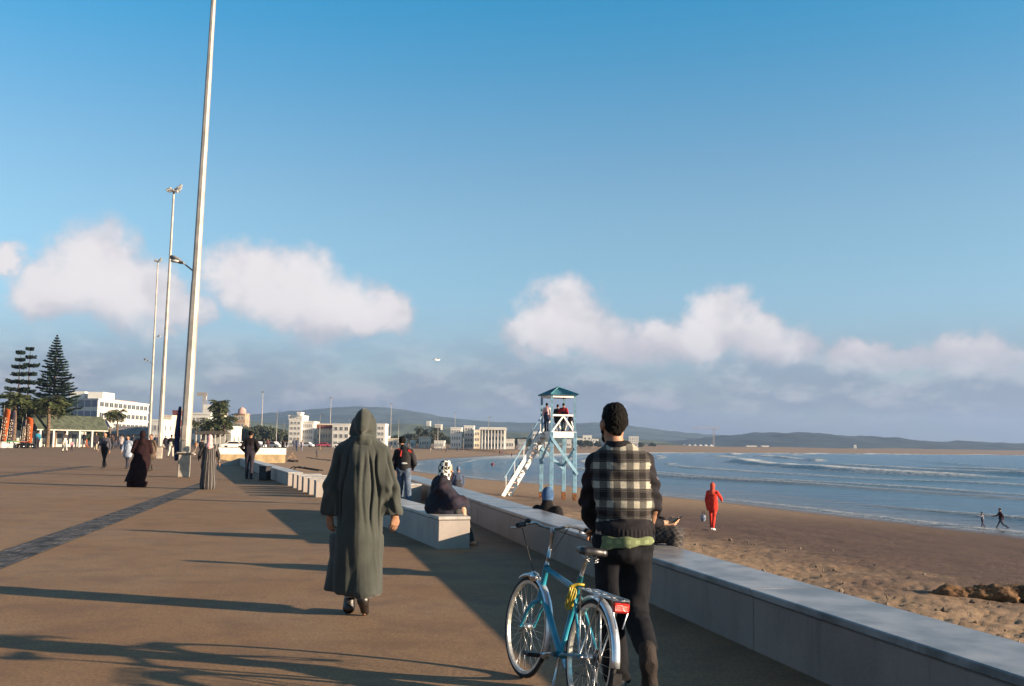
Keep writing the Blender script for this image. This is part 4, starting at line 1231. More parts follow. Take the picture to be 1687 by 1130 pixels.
    m.build('saddle_springs', steel, e, (0, 0, .055))
    m = MB(); m.tube([ST + Vector((.03, 0, -.06)), (.205, 0, .925)], .0125, 10); m.build('seat_post', steel, e)
    # rear rack
    m = MB(); z = .735
    for y in (-.062, .062): m.tube([(.20, y * .5, z - .01), (.14, y, z), (-.30, y, z), (-.325, y * .85, z - .004), (-.33, 0, z - .006)], .0055, 6)
    for x in (.14, .02, -.10, -.24): m.tube([(x, -.062, z), (x, .062, z)], .0045, 6)
    for y in (-.022, .022): m.tube([(.18, y, z), (-.33, y, z)], .0045, 6)
    rk = m.build('rear_rack', steel, e)
    for y in (-.066, .066):
        m = MB(); m.tube([(.10, y, z - .005), (.01, y * 1.08, Rw + .02)], .0055, 6); m.build('rack_strut', steel, rk)
        m = MB(); m.tube([(-.20, y, z - .005), (.0, y * 1.08, Rw + .02)], .0045, 6); m.build('rack_strut', steel, rk)
        m = MB(); m.tube([(-.325, y * .85, z - .005), (-.335, y * .75, z - .06), (-.345, y * .3, z - .16)], .0045, 6); m.build('reflector_guard', steel, rk)
    m = MB(); m.box((-.352, -.052, z - .072), (-.325, .052, z - .016), 0, None, .010)
    red = mat('red_reflector', (.52, .018, .010), .18, .12, 60, .3, 160, spec=.6); m.build('reflector', red, e)
    m = MB(); m.box((-.324, -.03, z - .06), (-.312, .03, z - .02)); m.build('reflector_bracket', steel, e)
    # drive train
    m = MB(); m.tube([BB + Vector((0, -.045, 0)), BB + Vector((0, -.049, 0))], .085, 28); m.tube([BB + Vector((0, -.05, 0)), BB + Vector((0, -.053, 0))], .05, 20); m.build('chainring', steel, e)
    for sy, ang in ((1, R(12)), (-1, R(192))):
        tip = BB + Vector((math.cos(ang) * .17, sy * .075, math.sin(ang) * -.17))
        m = MB(); m.tube([BB + Vector((0, sy * .058, 0)), tip], [.015, .011], 8); m.build('crank', steel, e)
        m = MB(); m.box((-.045, -.047, -.013), (.045, .047, .013), 0, Matrix.Translation(tip + Vector((0, sy * .06, 0))), .006); m.build('pedal', blk, e)
    m = MB(); pts = [(.445 + .088 * math.cos(R(a)), -.047, .275 + .088 * math.sin(R(a))) for a in range(100, -101, -20)] + [(0.02, -.047, .22)] + [(.048 * math.cos(R(a)), -.047, Rw + .048 * math.sin(R(a))) for a in range(250, 90, -20)]
    m.tube(pts, .0042, 5, closed=True); m.build('chain', mat('dark_steel', (.1, .09, .085)), e)
    m = MB(); m.box((-.005, -.062, .20), (.03, -.045, .31), 0, None, .004); m.ball((.02, -.05, .205), .02, 0, 8, 6, None, (1, .4, 1)); m.build('derailleur', steel, e)
    m = MB(); m.tube([BB + Vector((-.05, .03, -.01)), (.30, .10, .03)], .008, 8); m.build('kickstand', steel, e)
    # front lamp
    m = MB(); c = HT0 + Vector((.075, .02, .10)); m.tube([c + Vector((-.03, 0, 0)), c, c + Vector((.035, 0, .0)), c + Vector((.04, 0, 0))], [.016, .032, .036, .030], 12, M=St)
    m.tube([HT0 + Vector((.02, .0, .06)), c + Vector((0, .0, -.02))], .006, 6, M=St); m.build('front_lamp', steel, e)
    # coiled yellow lock round the seat tube
    m = MB(); c = BB.lerp(ST, .80); n = 60
    for k in range(4):         # a hank of cable hung in long loops from the seat cluster
        pts = [c + Vector((.022 * math.cos(t) - .012 + .005 * k, .030 + .006 * k + .010 * math.sin(t * 2 + k), -.040 + (.058 + .005 * k) * math.sin(t))) for t in np.linspace(0, 2 * math.pi, 26, endpoint=False)]
        m.tube(pts, .0075, 6, closed=True)
    m.tube([c + Vector((-.01, .045, .03)), c + Vector((-.04, .02, .05)), c + Vector((-.045, -.02, .05)), c + Vector((.0, -.035, .045)), c + Vector((.03, -.0, .04)), c + Vector((.01, .045, .03))], .0085, 7)
    lk = m.build('coil_lock', mat('yellow_lock_sheath', (.34, .25, .03), .4, .12, 20), None); lk.matrix_world = Matrix.Translation((.425, 5.72, 0)) @ Mx
    tag(lk, 'yellow coiled cable lock wound round the bicycle seat tube', 'bike lock')
    return grips

# ------------------------------------------------------------------ nearer figures
def build_near_people():
    sk = SKIN[0]
    # boy in black and red jacket, stepping over to the wall
    e = empty('person', (-2.55, 24.0, 0)); tag(e, 'boy in a black jacket with red shoulders looking down, by the bench', 'person')
    S_ = SDF((-.45, -.5, -.02), (.45, .5, 1.72), .010)
    hd = np.array((-.07, .06, 1.545))
    S_.ell(hd, (.072, .092, .11)); S_.cone(hd + (-.06, .06, -.03), hd + (-.085, .07, -.05), .012, .018, 0, .01)
    S_.ell(hd + np.array((-.03, -.06, -.01)), (.02, .015, .028), 0, .004)
    S_.cone((-.02, 0, 1.33), hd + np.array((0, -.02, -.06)), .055, .05)
    S_.cone((0, 0, .95), (0, 0, 1.2), .11, .13, 0, .03, (1.1, .8)); S_.cone((-.13, 0, 1.29), (.13, 0, 1.29), .06, .06, 0, .04)
    S_.cone((-.08, 0, .85), (-.07, .10, .46), .07, .048); S_.cone((-.07, .10, .46), (-.06, .05, .08), .048, .034)
    S_.cone((.08, 0, .85), (.12, -.06, .46), .07, .048); S_.cone((.12, -.06, .46), (.16, -.22, .10), .048, .034)
    for sd in (-1, 1):
        S_.cone((sd * .17, 0, 1.29), (sd * .24, .0, 1.03), .045, .038); S_.cone((sd * .24, 0, 1.03), (sd * .17, .12, .85), .038, .028)
        hand(S_, (sd * .17, .12, .85), (-sd * .5, .5, -.7), (-sd, 0, 0), (0, 1, 0), 0, .5, 1.0, .006)
    link_mesh('body', sdf_mesh(S_, 'boy_body', sk, None, 1), e)
    S_ = SDF((-.3, -.15, 1.4), (.2, .3, 1.75), .008); S_.ell(hd + np.array((.015, -.02, .03)), (.088, .10, .105), 0); S_.carve(hd + np.array((-.09, .10, -.05)), (.10, .10, .085)); S_.cut((0, -.2, -1), hd + np.array((0, 0, -.055)))
    link_mesh('hair', sdf_mesh(S_, 'boy_hair', HAIR, lambda V: fbm(V * 40, 2, 2) * .014, 1), e)
    S_ = SDF((-.45, -.3, .8), (.45, .35, 1.5), .009)
    S_.cone((0, 0, 1.26), (0, 0, .92), .165, .165, 0, .03, (1.08, .75)); S_.cone((-.13, 0, 1.30), (.13, 0, 1.30), .07, .07, 0, .04)
    S_.cone((-.015, .0, 1.36), (-.03, .015, 1.43), .075, .066, 0, .02)
    S_.cone((-.06, -.11, 1.32), (-.075, -.135, 1.20), .022, .020, 1, .008); S_.cone((.11, -.08, 1.34), (.20, -.03, 1.28), .026, .030, 1, .012); S_.cone((-.19, -.01, 1.33), (-.11, -.06, 1.36), .02, .025, 1, .01)
    for sd in (-1, 1):
        S_.cone((sd * .17, 0, 1.30), (sd * .25, .0, 1.03), .070, .064, 0, .02); S_.cone((sd * .25, 0, 1.03), (sd * .18, .11, .88), .062, .05, 0, .02)
    S_.cone((-.02, -.13, 1.03), (.08, -.13, 1.03), .013, .013, 2, .004)
    S_.cut((0, 0, -1), (0, 0, .865), (-.2, -.3, .75), (.2, .3, .9))
    link_mesh('jacket', sdf_mesh(S_, 'boy_jacket', [cloth((.014, .012, .014), 'black_nylon', .6), cloth((.34, .025, .02), 'red_panel'), cloth((.6, .6, .6), 'white_trim')], lambda V: fbm(V * np.array((7, 7, 9)), 3, 5) * .03, 2), e)
    S_ = SDF((-.35, -.45, .03), (.4, .35, .95), .010)
    S_.cone((-.07, 0, .88), (.07, 0, .88), .115, .115, 0, .03); S_.cone((-.08, 0, .85), (-.07, .10, .46), .095, .075, 0, .02); S_.cone((-.07, .10, .46), (-.06, .05, .08), .075, .068, 0, .02)
    S_.cone((.08, 0, .85), (.12, -.06, .46), .095, .075, 0, .02); S_.cone((.12, -.06, .46), (.16, -.20, .10), .075, .068, 0, .02); S_.cut((0, 0, -1), (0, 0, .07))
    link_mesh('jeans', sdf_mesh(S_, 'jeans', cloth((.085, .11, .16), 'blue_denim'), lambda V: fbm(V * 8, 3, 6) * .03, 2), e)
    for (x, y) in ((-.06, .05), (.16, -.21)):
        S_ = SDF((x - .1, y - .12, -.02), (x + .1, y + .25, .14), .008); S_.cone((x, y - .03, .05), (x - .01, y + .13, .045), .045, .04, 0, .01); S_.cut((0, 0, -1), (0, 0, 0)); link_mesh('shoe', sdf_mesh(S_, 'boy_shoe', LEATHER), e)

    # woman on the bench in a checked headscarf
    py = 15.25; bx = B_X(py) + .22
    e = empty('person', (bx + .02, py, .46)); tag(e, 'woman in a black and white checked headscarf wrapped in a dark shawl, seated', 'person')
    S_ = SDF((-.5, -.6, -.48), (.75, .6, 1.0), .010)
    hd = np.array((.06, .02, .66)); fc = np.array((.85, -.35, 0))
    S_.ell(hd, (.085, .08, .11)); S_.cone(hd + fc * .08 + (0, 0, -.01), hd + fc * .105 + (0, 0, -.03), .011, .016, 0, .01); S_.cone((0, 0, .4), hd, .055, .05)
    S_.cone((-.02, 0, .1), (0, 0, .38), .13, .14, 0, .03, (.8, 1.1))
    for sd in (-1, 1):
        S_.cone((0, sd * .09, .09), (.32, sd * .11, .08), .08, .058); S_.cone((.32, sd * .11, .08), (.37, sd * .11, -.36), .052, .036); S_.cone((.36, sd * .11, -.42), (.52, sd * .12, -.435), .035, .028)
        S_.cone((0, sd * .17, .42), (.10, sd * .24, .2), .045, .04); S_.cone((.10, sd * .24, .2), (.20, sd * .10, .16), .038, .028)
        hand(S_, (.20, sd * .10, .16), (.8, -sd * .5, -.1), (0, 0, -1), (.3, -sd, 0), 0, .4, 1, .006)
    link_mesh('body', sdf_mesh(S_, 'bench_woman_body', SKIN[1], None, 1), e)
    S_ = SDF((-.3, -.25, .30), (.35, .25, .92), .008)
    S_.ell(hd + np.array((-.02, 0, .015)), (.108, .10, .135), 0, .01); S_.cone(hd + np.array((-.02, 0, -.05)), (0, 0, .45), .085, .12, 0, .03); S_.carve(hd + fc * .11 + (0, 0, -.005), (.055, .06, .070))
    chk = bpy.data.materials.new('black_white_check_scarf'); chk.use_nodes = True
    N = NT(chk.node_tree); b = N.n['Principled BSDF']; co = N.new('ShaderNodeTexCoord').outputs['Object']
    ck = N.new('ShaderNodeTexChecker'); ck.inputs['Scale'].default_value = 19
    wob = N.noise(co, 12, 2, .5, 0, 1); N.put(ck, 'Vector', N.vmath('MULTIPLY_ADD', wob, (.05, .05, .05), co))
    ck.inputs['Color1'].default_value = (.72, .70, .62, 1); ck.inputs['Color2'].default_value = (.02, .018, .02, 1)
    N.put(b, 'Base Color', ck.outputs[0]); b.inputs['Roughness'].default_value = .9
    link_mesh('headscarf', sdf_mesh(S_, 'headscarf', chk, lambda V: fbm(V * 14, 2, 7) * .016, 1), e)
    S_ = SDF((-.45, -.55, -.06), (.75, .55, .62), .010)
    S_.cone((.02, 0, .10), (-.01, 0, .42), .255, .160, 0, .04, (.95, 1.10)); S_.cone((.0, -.13, .43), (.0, .13, .43), .08, .08, 0, .05); S_.cone((0, 0, .44), (.02, 0, .52), .11, .085, 0, .03)
    S_.cone((.0, -.19, .38), (.20, -.24, .18), .085, .10, 1, .05); S_.cone((0, .19, .38), (.2, .24, .18), .085, .10, 0, .05)
    S_.cone((.16, -.20, .18), (.31, -.07, .16), .10, .085, 1, .06); S_.cone((.16, .2, .18), (.31, .07, .16), .10, .085, 0, .06)
    S_.cone((-.06, 0, .10), (.28, 0, .09), .21, .16, 0, .06, (.9, 1.0)); S_.cut((0, 0, -1), (0, 0, -.002))
    def sh(V): return fbm(V * np.array((6, 6, 5)), 3, 9) * .05 + .005 * np.sin(V[:, 0] * 30 - V[:, 2] * 45 + 6 * fbm(V * 4, 2, 10))
    shawl = mat('navy_burgundy_shawl', (.006, .008, .018), .8, .3, 3.0, .4, 160, tint=(.009, .006, .011))
    link_mesh('shawl', sdf_mesh(S_, 'shawl', [shawl, mat('burgundy_shawl', (.009, .008, .018), .8, .3, 4, .4, 160, tint=(.018, .006, .010))], sh, 2), e)
    S_ = SDF((.1, -.35, -.47), (.75, .35, .2), .010); S_.cone((.25, 0, .06), (.37, 0, -.40), .135, .155, 0, .04, (.85, 1.5)); S_.cut((0, 0, -1), (0, 0, -.40))
    link_mesh('skirt', sdf_mesh(S_, 'bench_skirt', cloth((.045, .043, .042), 'grey_skirt'), lambda V: fbm(V * np.array((10, 10, 3)), 2, 3) * .04, 1), e)

    # cloaked woman on the sand behind the sea wall
    p = Vector((.62, 16.8, 0)); p.z = float(sand_z(p.x, p.y))
    Hh = .76 - p.z
    e = link_mesh('person', figure('cloaked', H=Hh, kind='robe', hood=True, legs=((.03, .02), (-.03, .02)), arms=((.2, .9), (.2, .9)), wide=1.5, out=.02, win=.1, h=.012), None, p, R(-35))
    for i, m in enumerate((SKIN[0], cloth((.05, .10, .20), 'blue_scarf'), cloth((.013, .011, .012), 'black_cloak'), cloth((.013, .011, .012), 'black_cloak'), LEATHER, LEATHER)):
        e.material_slots[i].link = 'OBJECT'; e.material_slots[i].material = m
    tag(e, 'woman in a blue headscarf and black cloak behind the sea wall under the tower', 'person')

    # person with a phone seated on the wall, mostly hidden by the man with the bicycle
    base = Vector((A_X(11.0), 11.0, 0)) + A_N * .36
    e = empty('person', (base.x, base.y, .45), R(-12)); tag(e, 'person in dark checked trousers sitting on the sea wall holding a phone', 'person')
    pl = bpy.data.materials.new('black_windowpane_check'); pl.use_nodes = True
    N = NT(pl.node_tree); b = N.n['Principled BSDF']; co = N.new('ShaderNodeTexCoord').outputs['Object']; x, y, z = N.sep(co)
    ln = None
    for v in (N.math('MULTIPLY_ADD', x, .8, N.math('MULTIPLY', z, .6)), N.math('MULTIPLY_ADD', x, -.6, N.math('MULTIPLY_ADD', z, .8, N.math('MULTIPLY', y, .5)))):
        k = N.ramp(N.math('PINGPONG', N.math('ADD', v, 5), .022), .0030, .0008); ln = k if ln is None else N.math('MAXIMUM', ln, k)
    N.put(b, 'Base Color', N.mix(ln, (.014, .011, .012), (.10, .085, .075))); b.inputs['Roughness'].default_value = .9
    S_ = SDF((-.35, -.45, -.7), (.75, .45, 1.0), .009)
    hd = np.array((.05, 0, .72))
    S_.ell(hd, (.09, .075, .115)); S_.cone(hd + (.085, 0, 0), hd + (.11, 0, -.03), .012, .016, 0, .01); S_.cone((0, 0, .5), hd, .055, .052); S_.cone((0, 0, .1), (0, 0, .45), .13, .15, 0, .03, (.8, 1.1))
    for sd in (-1, 1):
        S_.cone((0, sd * .09, .08), (.34, sd * .12, .10), .08, .055); S_.cone((.34, sd * .12, .10), (.36, sd * .12, -.34), .052, .036); S_.cone((.36, sd * .12, -.40), (.50, sd * .12, -.43), .035, .028)
        S_.cone((0, sd * .18, .48), (.08, sd * .23, .24), .046, .04)
        w = (.27, sd * .12, .235) if sd == -1 else (.25, sd * .12, .22)
        S_.cone((.08, sd * .23, .24), w, .04, .028)
        hand(S_, w, (.9, -sd * .1, .1), (0, -sd, .3), (.2, 0, 1), 0, .6, 1.0, .006)
    link_mesh('body', sdf_mesh(S_, 'wall_sitter_body', SKIN[1], None, 1), e)
    S_ = SDF((-.35, -.45, .05), (.4, .45, .75), .010)
    S_.cone((0, 0, .14), (0, 0, .46), .17, .17, 0, .03, (.85, 1.1)); S_.cone((0, -.15, .49), (0, .15, .49), .07, .07, 0, .04); S_.cone((0, 0, .5), (.01, 0, .60), .09, .07, 0, .03)
    for sd in (-1, 1): S_.cone((0, sd * .18, .48), (.08, sd * .24, .24), .066, .06, 0, .02); S_.cone((.08, sd * .24, .24), (.20, sd * .16, .235), .058, .048, 0, .01)
    link_mesh('coat', sdf_mesh(S_, 'wall_sitter_coat', cloth((.016, .014, .018), 'dark_coat'), lambda V: fbm(V * 8, 3, 3) * .03, 2), e)
    S_ = SDF((-.3, -.4, -.5), (.6, .4, .3), .010)
    S_.cone((0, -.08, .10), (0, .08, .10), .13, .13, 0, .03)
    for sd in (-1, 1): S_.cone((0, sd * .09, .10), (.34, sd * .12, .115), .105, .092, 0, .03); S_.cone((.34, sd * .12, .115), (.37, sd * .12, -.34), .088, .075, 0, .02)
    S_.cut((0, 0, -1), (0, 0, -.003), (-.3, -.4, -.3), (.20, .4, .08)); S_.cut((0, 0, -1), (0, 0, -.37))
    link_mesh('checked_trousers', sdf_mesh(S_, 'checked_trousers', pl, lambda V: fbm(V * 9, 3, 4) * .03, 2), e)
    S_ = SDF((-.3, -.2, .55), (.3, .2, .95), .009); S_.ell(hd + np.array((-.015, 0, .03)), (.095, .088, .105)); S_.carve(hd + np.array((.12, 0, -.04)), (.08, .09, .09)); S_.cut((-.3, 0, -1), hd + np.array((0, 0, -.05)))
    link_mesh('hair', sdf_mesh(S_, 'wall_sitter_hair', HAIR, lambda V: fbm(V * 40, 2, 2) * .01, 1), e)
    ph = MB(); ph.box((-.005, -.034, -.055), (.005, .034, .065), 0, Matrix.Translation((.385, -.115, .275)) @ Matrix.Rotation(R(50), 4, 'Y'), .003)
    c = ph.build('phone', mat('black_glass', (.01, .01, .012), .15, .1)); c.matrix_world = e.matrix_basis @ Matrix.Identity(4)
    c.location = e.location; c.rotation_euler = e.rotation_euler
    tag(c, 'dark phone held in the hand of the person on the sea wall', 'phone')

def build_beach_people():
    sk = SKIN[0]; C = cloth
    red = C((.50, .035, .022), 'bright_red_cloth')
    p = hit(1174, 873)
    me = figure('red_walker', H=1.68, scarf=True, coat=.84, legs=((.18, .03), (-.2, .15)), arms=((-.1, .2), (.85, .25)), wide=1.08, out=.01, h=.010)
    o = link_mesh('person', me, None, p, R(-28))
    for i, m in enumerate((sk, C((.56, .085, .055), 'coral_scarf'), red, red, C((.75, .72, .68), 'white_shoe'), red)):
        o.material_slots[i].link = 'OBJECT'; o.material_slots[i].material = m
    tag(o, 'person all in bright red robe and hood walking on the sand', 'person')
    b = empty('bag', tuple(p + Vector((-.36, -.12, .30)))); tag(b, 'small pale and dark bag carried by the person in red', 'bag')
    S_ = SDF((-.2, -.15, -.05), (.2, .15, .5), .010); S_.ell((0, 0, .13), (.10, .06, .13)); link_mesh('pouch', sdf_mesh(S_, 'bag', mat('blue_grey_bag', (.16, .20, .28), .7, .5, 12, tint=(.02, .02, .03))), b)
    m = MB(); m.tube([(-.04, 0, .22), (-.02, 0, .38), (0.03, 0, .40), (.05, 0, .22)], .010, 6); m.build('strap', C((.02, .02, .03)), b)
    person('child_run', hit(1649, 874), (sk, HAIR, C((.035, .012, .018)), C((.03, .035, .06)), C((.05, .05, .05))), 'boy in dark top striding along the water edge, the taller of two children', R(80), 1.24)
    person('child_arms', hit(1619, 872), (sk, HAIR, C((.20, .20, .24)), C((.06, .06, .09)), C((.05, .05, .05))), 'small child in a grey top raising an arm at the water edge', R(90), .92)
    person('runner', hit(811, 775), (sk, HAIR, C((.32, .05, .05)), C((.30, .05, .06)), SKIN[1]), 'runner in reddish clothes splashing at the water edge left of the tower', R(-60), 1.75)
    person('stand', Vector((-2.60, 43.5, float(sand_z(-2.60, 43.5)) - .04)), (sk, HAIR, C((.10, .05, .04)), C((.04, .04, .05))), 'dark-haired head just showing behind the checked headscarf', 0, 1.70)
    person('stand', Vector((-2.22, 43.0, float(sand_z(-2.22, 43.0)) - .04)), (sk, C((.10, .13, .20), 'blue_wool_cap'), C((.06, .08, .13)), C((.04, .04, .05))), 'person in a blue woollen cap showing behind the checked headscarf', .3, 1.72)
    person('stand', hit(522, 753), (sk, HAIR, C((.05, .05, .06)), C((.06, .05, .05))), 'lone dark figure standing on the sand left of the hooded man', 1.0, 1.75)
    person('walk_b', hit(685, 757), (sk, HAIR, C((.12, .11, .10)), C((.08, .08, .09))), 'figure in grey walking on the sand just right of the boy', 1.2, 1.7)
    person('stand', hit(843, 754), (sk, HAIR, C((.10, .04, .04)), C((.03, .03, .04))), 'dark figure paddling at the shore above the runner', .4, 1.75)
    far = [(823, 749), (826, 749), (829, 750), (660, 741), (666, 739), (672, 740), (676, 742), (684, 740), (687, 739), (702, 741), (703, 739), (709, 744), (711, 742), (718, 742), (723, 738), (732, 741), (735, 747),
           (740, 742), (745, 739), (753, 742), (755, 744), (759, 740), (768, 740), (773, 742), (774, 740), (850, 744), (853, 743), (545, 737), (549, 738), (558, 741), (629, 738), (633, 739), (645, 741), (593, 740), (527, 741), (880, 746), (698, 738), (716, 739), (728, 743), (763, 745)]
    keys = ['walk_a', 'walk_b', 'stand', 'coat_a', 'robe_a']
    cs = [(.05, .05, .06), (.20, .05, .05), (.06, .09, .16), (.32, .30, .28), (.12, .09, .07), (.03, .03, .03), (.25, .16, .10)]
    for i, (x, y) in enumerate(far):
        k = keys[i % 5] if i % 3 else 'stand'
        person(k, hit(x, y), (sk, HAIR if k != 'robe_a' else C(cs[(i + 1) % 7]), C(cs[i % 7]), C(cs[(i * 3 + 5) % 7])),
               'tiny distant figure on the sand of the town beach', random.uniform(0, 6), random.uniform(1.5, 1.85), 'distant crowd on the town beach')

def build_promenade_people():
    C = cloth; sk = SKIN[0]
    def pp(key, x, yh, yf, cols, label, rz=0.0, group=None):
        p = gp(x, yf); d = p.y
        H = (yf - yh) * d / FPX
        return person(key, p, cols, label, rz, H, group)
    st = bpy.data.materials.new('striped_kaftan'); st.use_nodes = True
    N = NT(st.node_tree); b = N.n['Principled BSDF']; co = N.new('ShaderNodeTexCoord').outputs['Object']; x, y, z = N.sep(co)
    k = N.ramp(N.math('SINE', N.math('MULTIPLY', N.math('ARCTAN2', x, y), 15)), .70, .92)
    N.put(b, 'Base Color', N.mix(k, (.020, .015, .016), (.15, .135, .12))); b.inputs['Roughness'].default_value = .85
    pink = mat('pink_white_scarf', (.42, .17, .19), .9, .3, 14, tint=(.46, .40, .38))
    pp('robe_wide', 231, 712, 802, (SKIN[1], C((.016, .006, .008), 'burgundy_veil'), C((.016, .006, .008), 'burgundy_veil'), SKIN[1], SKIN[1]), 'woman in a flowing dark burgundy veil and gown, bare ankles, left of the lamp mast', R(20))
    pp('robe_arm', 342, 719, 806, (sk, pink, st, C((.03, .03, .03)), LEATHER), 'woman in striped grey kaftan and pink scarf right of the nearest mast', R(15))
    pp('pockets', 410, 712, 789, (sk, HAIR, C((.014, .010, .011), 'black_jacket'), C((.022, .022, .032)), LEATHER), 'man in black jacket and dark jeans, hands in pockets, by the far bench', 0)
    pp('coat_a', 209, 718, 772, (sk, HAIR, C((.26, .30, .38)), C((.03, .03, .045)), LEATHER), 'woman in a pale blue coat beside the burgundy-veiled woman', R(170))
    pp('walk_a', 171, 712, 771, (sk, HAIR, C((.075, .072, .085)), C((.016, .015, .017)), LEATHER), 'man in grey jacket and black trousers walking toward the camera', R(175))
    pp('coat_a', 247, 716, 776, (sk, C((.10, .055, .045)), C((.085, .060, .045)), C((.05, .04, .035)), LEATHER), 'person in a brown coat just behind the burgundy-veiled woman', R(160))
    pp('walk_b', 281, 716, 753, (sk, HAIR, C((.013, .012, .015)), C((.55, .52, .46)), LEATHER), 'person in black jacket and white trousers between the two nearest masts', 0)
    pp('walk_a', 106, 711, 744, (sk, HAIR, C((.05, .045, .05)), C((.58, .54, .46)), LEATHER), 'man in dark vest and white trousers on the open plaza', R(40))
    pp('child', 118, 726, 744, (sk, HAIR, C((.50, .22, .26)), C((.05, .04, .06)), LEATHER), 'small child in a pink top on the open plaza', R(30))
    pp('walk_b', 125, 711, 736, (sk, HAIR, C((.016, .014, .018)), C((.02, .02, .02))), 'person in black beside the pink-clad child', R(200))
    pp('walk_a', 138, 712, 737, (sk, HAIR, C((.03, .032, .04)), C((.03, .03, .035))), 'person in dark grey left of the last awning column', R(150))
    pp('child', 142, 722, 738, (sk, HAIR, C((.52, .11, .04)), C((.46, .12, .05))), 'child in orange clothes near the awning', R(100))
    pp('walk_b', 61, 710, 740, (sk, HAIR, C((.035, .22, .34)), C((.03, .03, .04))), 'man in a turquoise blue jacket beside the quad bikes', R(20))
    pp('coat_a', 157, 713, 742, (sk, HAIR, C((.03, .025, .03)), C((.45, .36, .26))), 'person in dark coat and beige trousers behind the man in grey jacket', R(210))
    crowd = [(184, 715, 741, 'walk_a', (.06, .04, .04), (.02, .02, .03), 'person in dark brown top right of the man in grey jacket'),
             (192, 715, 737, 'walk_b', (.02, .02, .025), (.03, .03, .03), 'person in black under the white and blue parasol'),
             (199, 716, 740, 'coat_a', (.34, .28, .27), (.03, .03, .05), 'person in a pale pinkish coat left of the pale blue coat'),
             (218, 716, 739, 'walk_a', (.04, .04, .06), (.05, .05, .06), 'person in dark navy just right of the pale blue coat'),
             (256, 717, 741, 'stand', (.05, .06, .10), (.03, .03, .04), 'person in navy between the third and second masts'),
             (262, 718, 739, 'walk_b', (.30, .29, .27), (.06, .05, .05), 'person in light grey at the foot of the second mast'),
             (272, 718, 740, 'coat_a', (.03, .03, .04), (.02, .02, .03), 'person in a long dark coat left of the white trousers'),
             (300, 719, 741, 'stand', (.10, .04, .04), (.03, .03, .03), 'person in dark red partly hidden by the nearest mast'),
             (322, 727, 745, 'child', (.46, .20, .08), (.25, .18, .12), 'child in orange-brown top left of the striped kaftan'),
             (331, 724, 752, 'stand', (.03, .025, .03), (.03, .03, .03), 'person in black close behind the striped kaftan'),
             (373, 723, 738, 'walk_a', (.12, .10, .09), (.05, .05, .05), 'person in grey-brown walking past the palm terrace'),
             (386, 724, 738, 'stand', (.30, .20, .18), (.05, .05, .06), 'person in a faded pink top left of the man in black'),
             (434, 722, 741, 'walk_b', (.05, .06, .05), (.04, .04, .05), 'person in dark green right behind the man in black'),
             (441, 724, 741, 'stand', (.14, .05, .05), (.06, .04, .04), 'person in maroon behind the white parapet'),
             (466, 725, 742, 'robe_a', (.012, .010, .012), (.02, .02, .02), 'black-robed person at the right end of the white parapet'),
             (484, 723, 742, 'stand', (.10, .12, .18), (.08, .09, .12), 'person in slate blue beside the wooden trestle'),
             (489, 722, 743, 'coat_a', (.07, .08, .12), (.06, .07, .1), 'person in a dark blue coat behind the wooden trestle'),
             (497, 725, 744, 'walk_a', (.30, .28, .32), (.20, .20, .25), 'person in pale lilac right of the wooden trestle')]
    r2 = random.Random(5)
    for i in range(20):          # small strollers nobody could tell apart
        x = r2.choice((r2.uniform(148, 300), r2.uniform(170, 296), r2.uniform(425, 505))); f = r2.uniform(735, 741); key = r2.choice(('walk_a', 'walk_b', 'coat_a', 'stand', 'robe_a'))
        cl = [(.02, .02, .025), (.05, .04, .05), (.20, .19, .18), (.04, .05, .09), (.10, .05, .04), (.30, .27, .25)]
        t = r2.choice(cl); q = gp(x, f)
        person(key, q, (sk, HAIR if key != 'robe_a' else C(t), C(t), C(r2.choice(cl[:4])), LEATHER), 'small distant stroller in the crowd along the beach road', r2.uniform(0, 6.28), r2.uniform(1.55, 1.8), 'strollers along the beach road')
    for (x, a, f, key, top, bot, lab) in crowd:
        pp(key, x, a, f, (sk, HAIR if key != 'robe_a' else C(top), C(top), C(bot), LEATHER), lab, random.uniform(-.6, .6) + (math.pi if random.random() < .5 else 0))

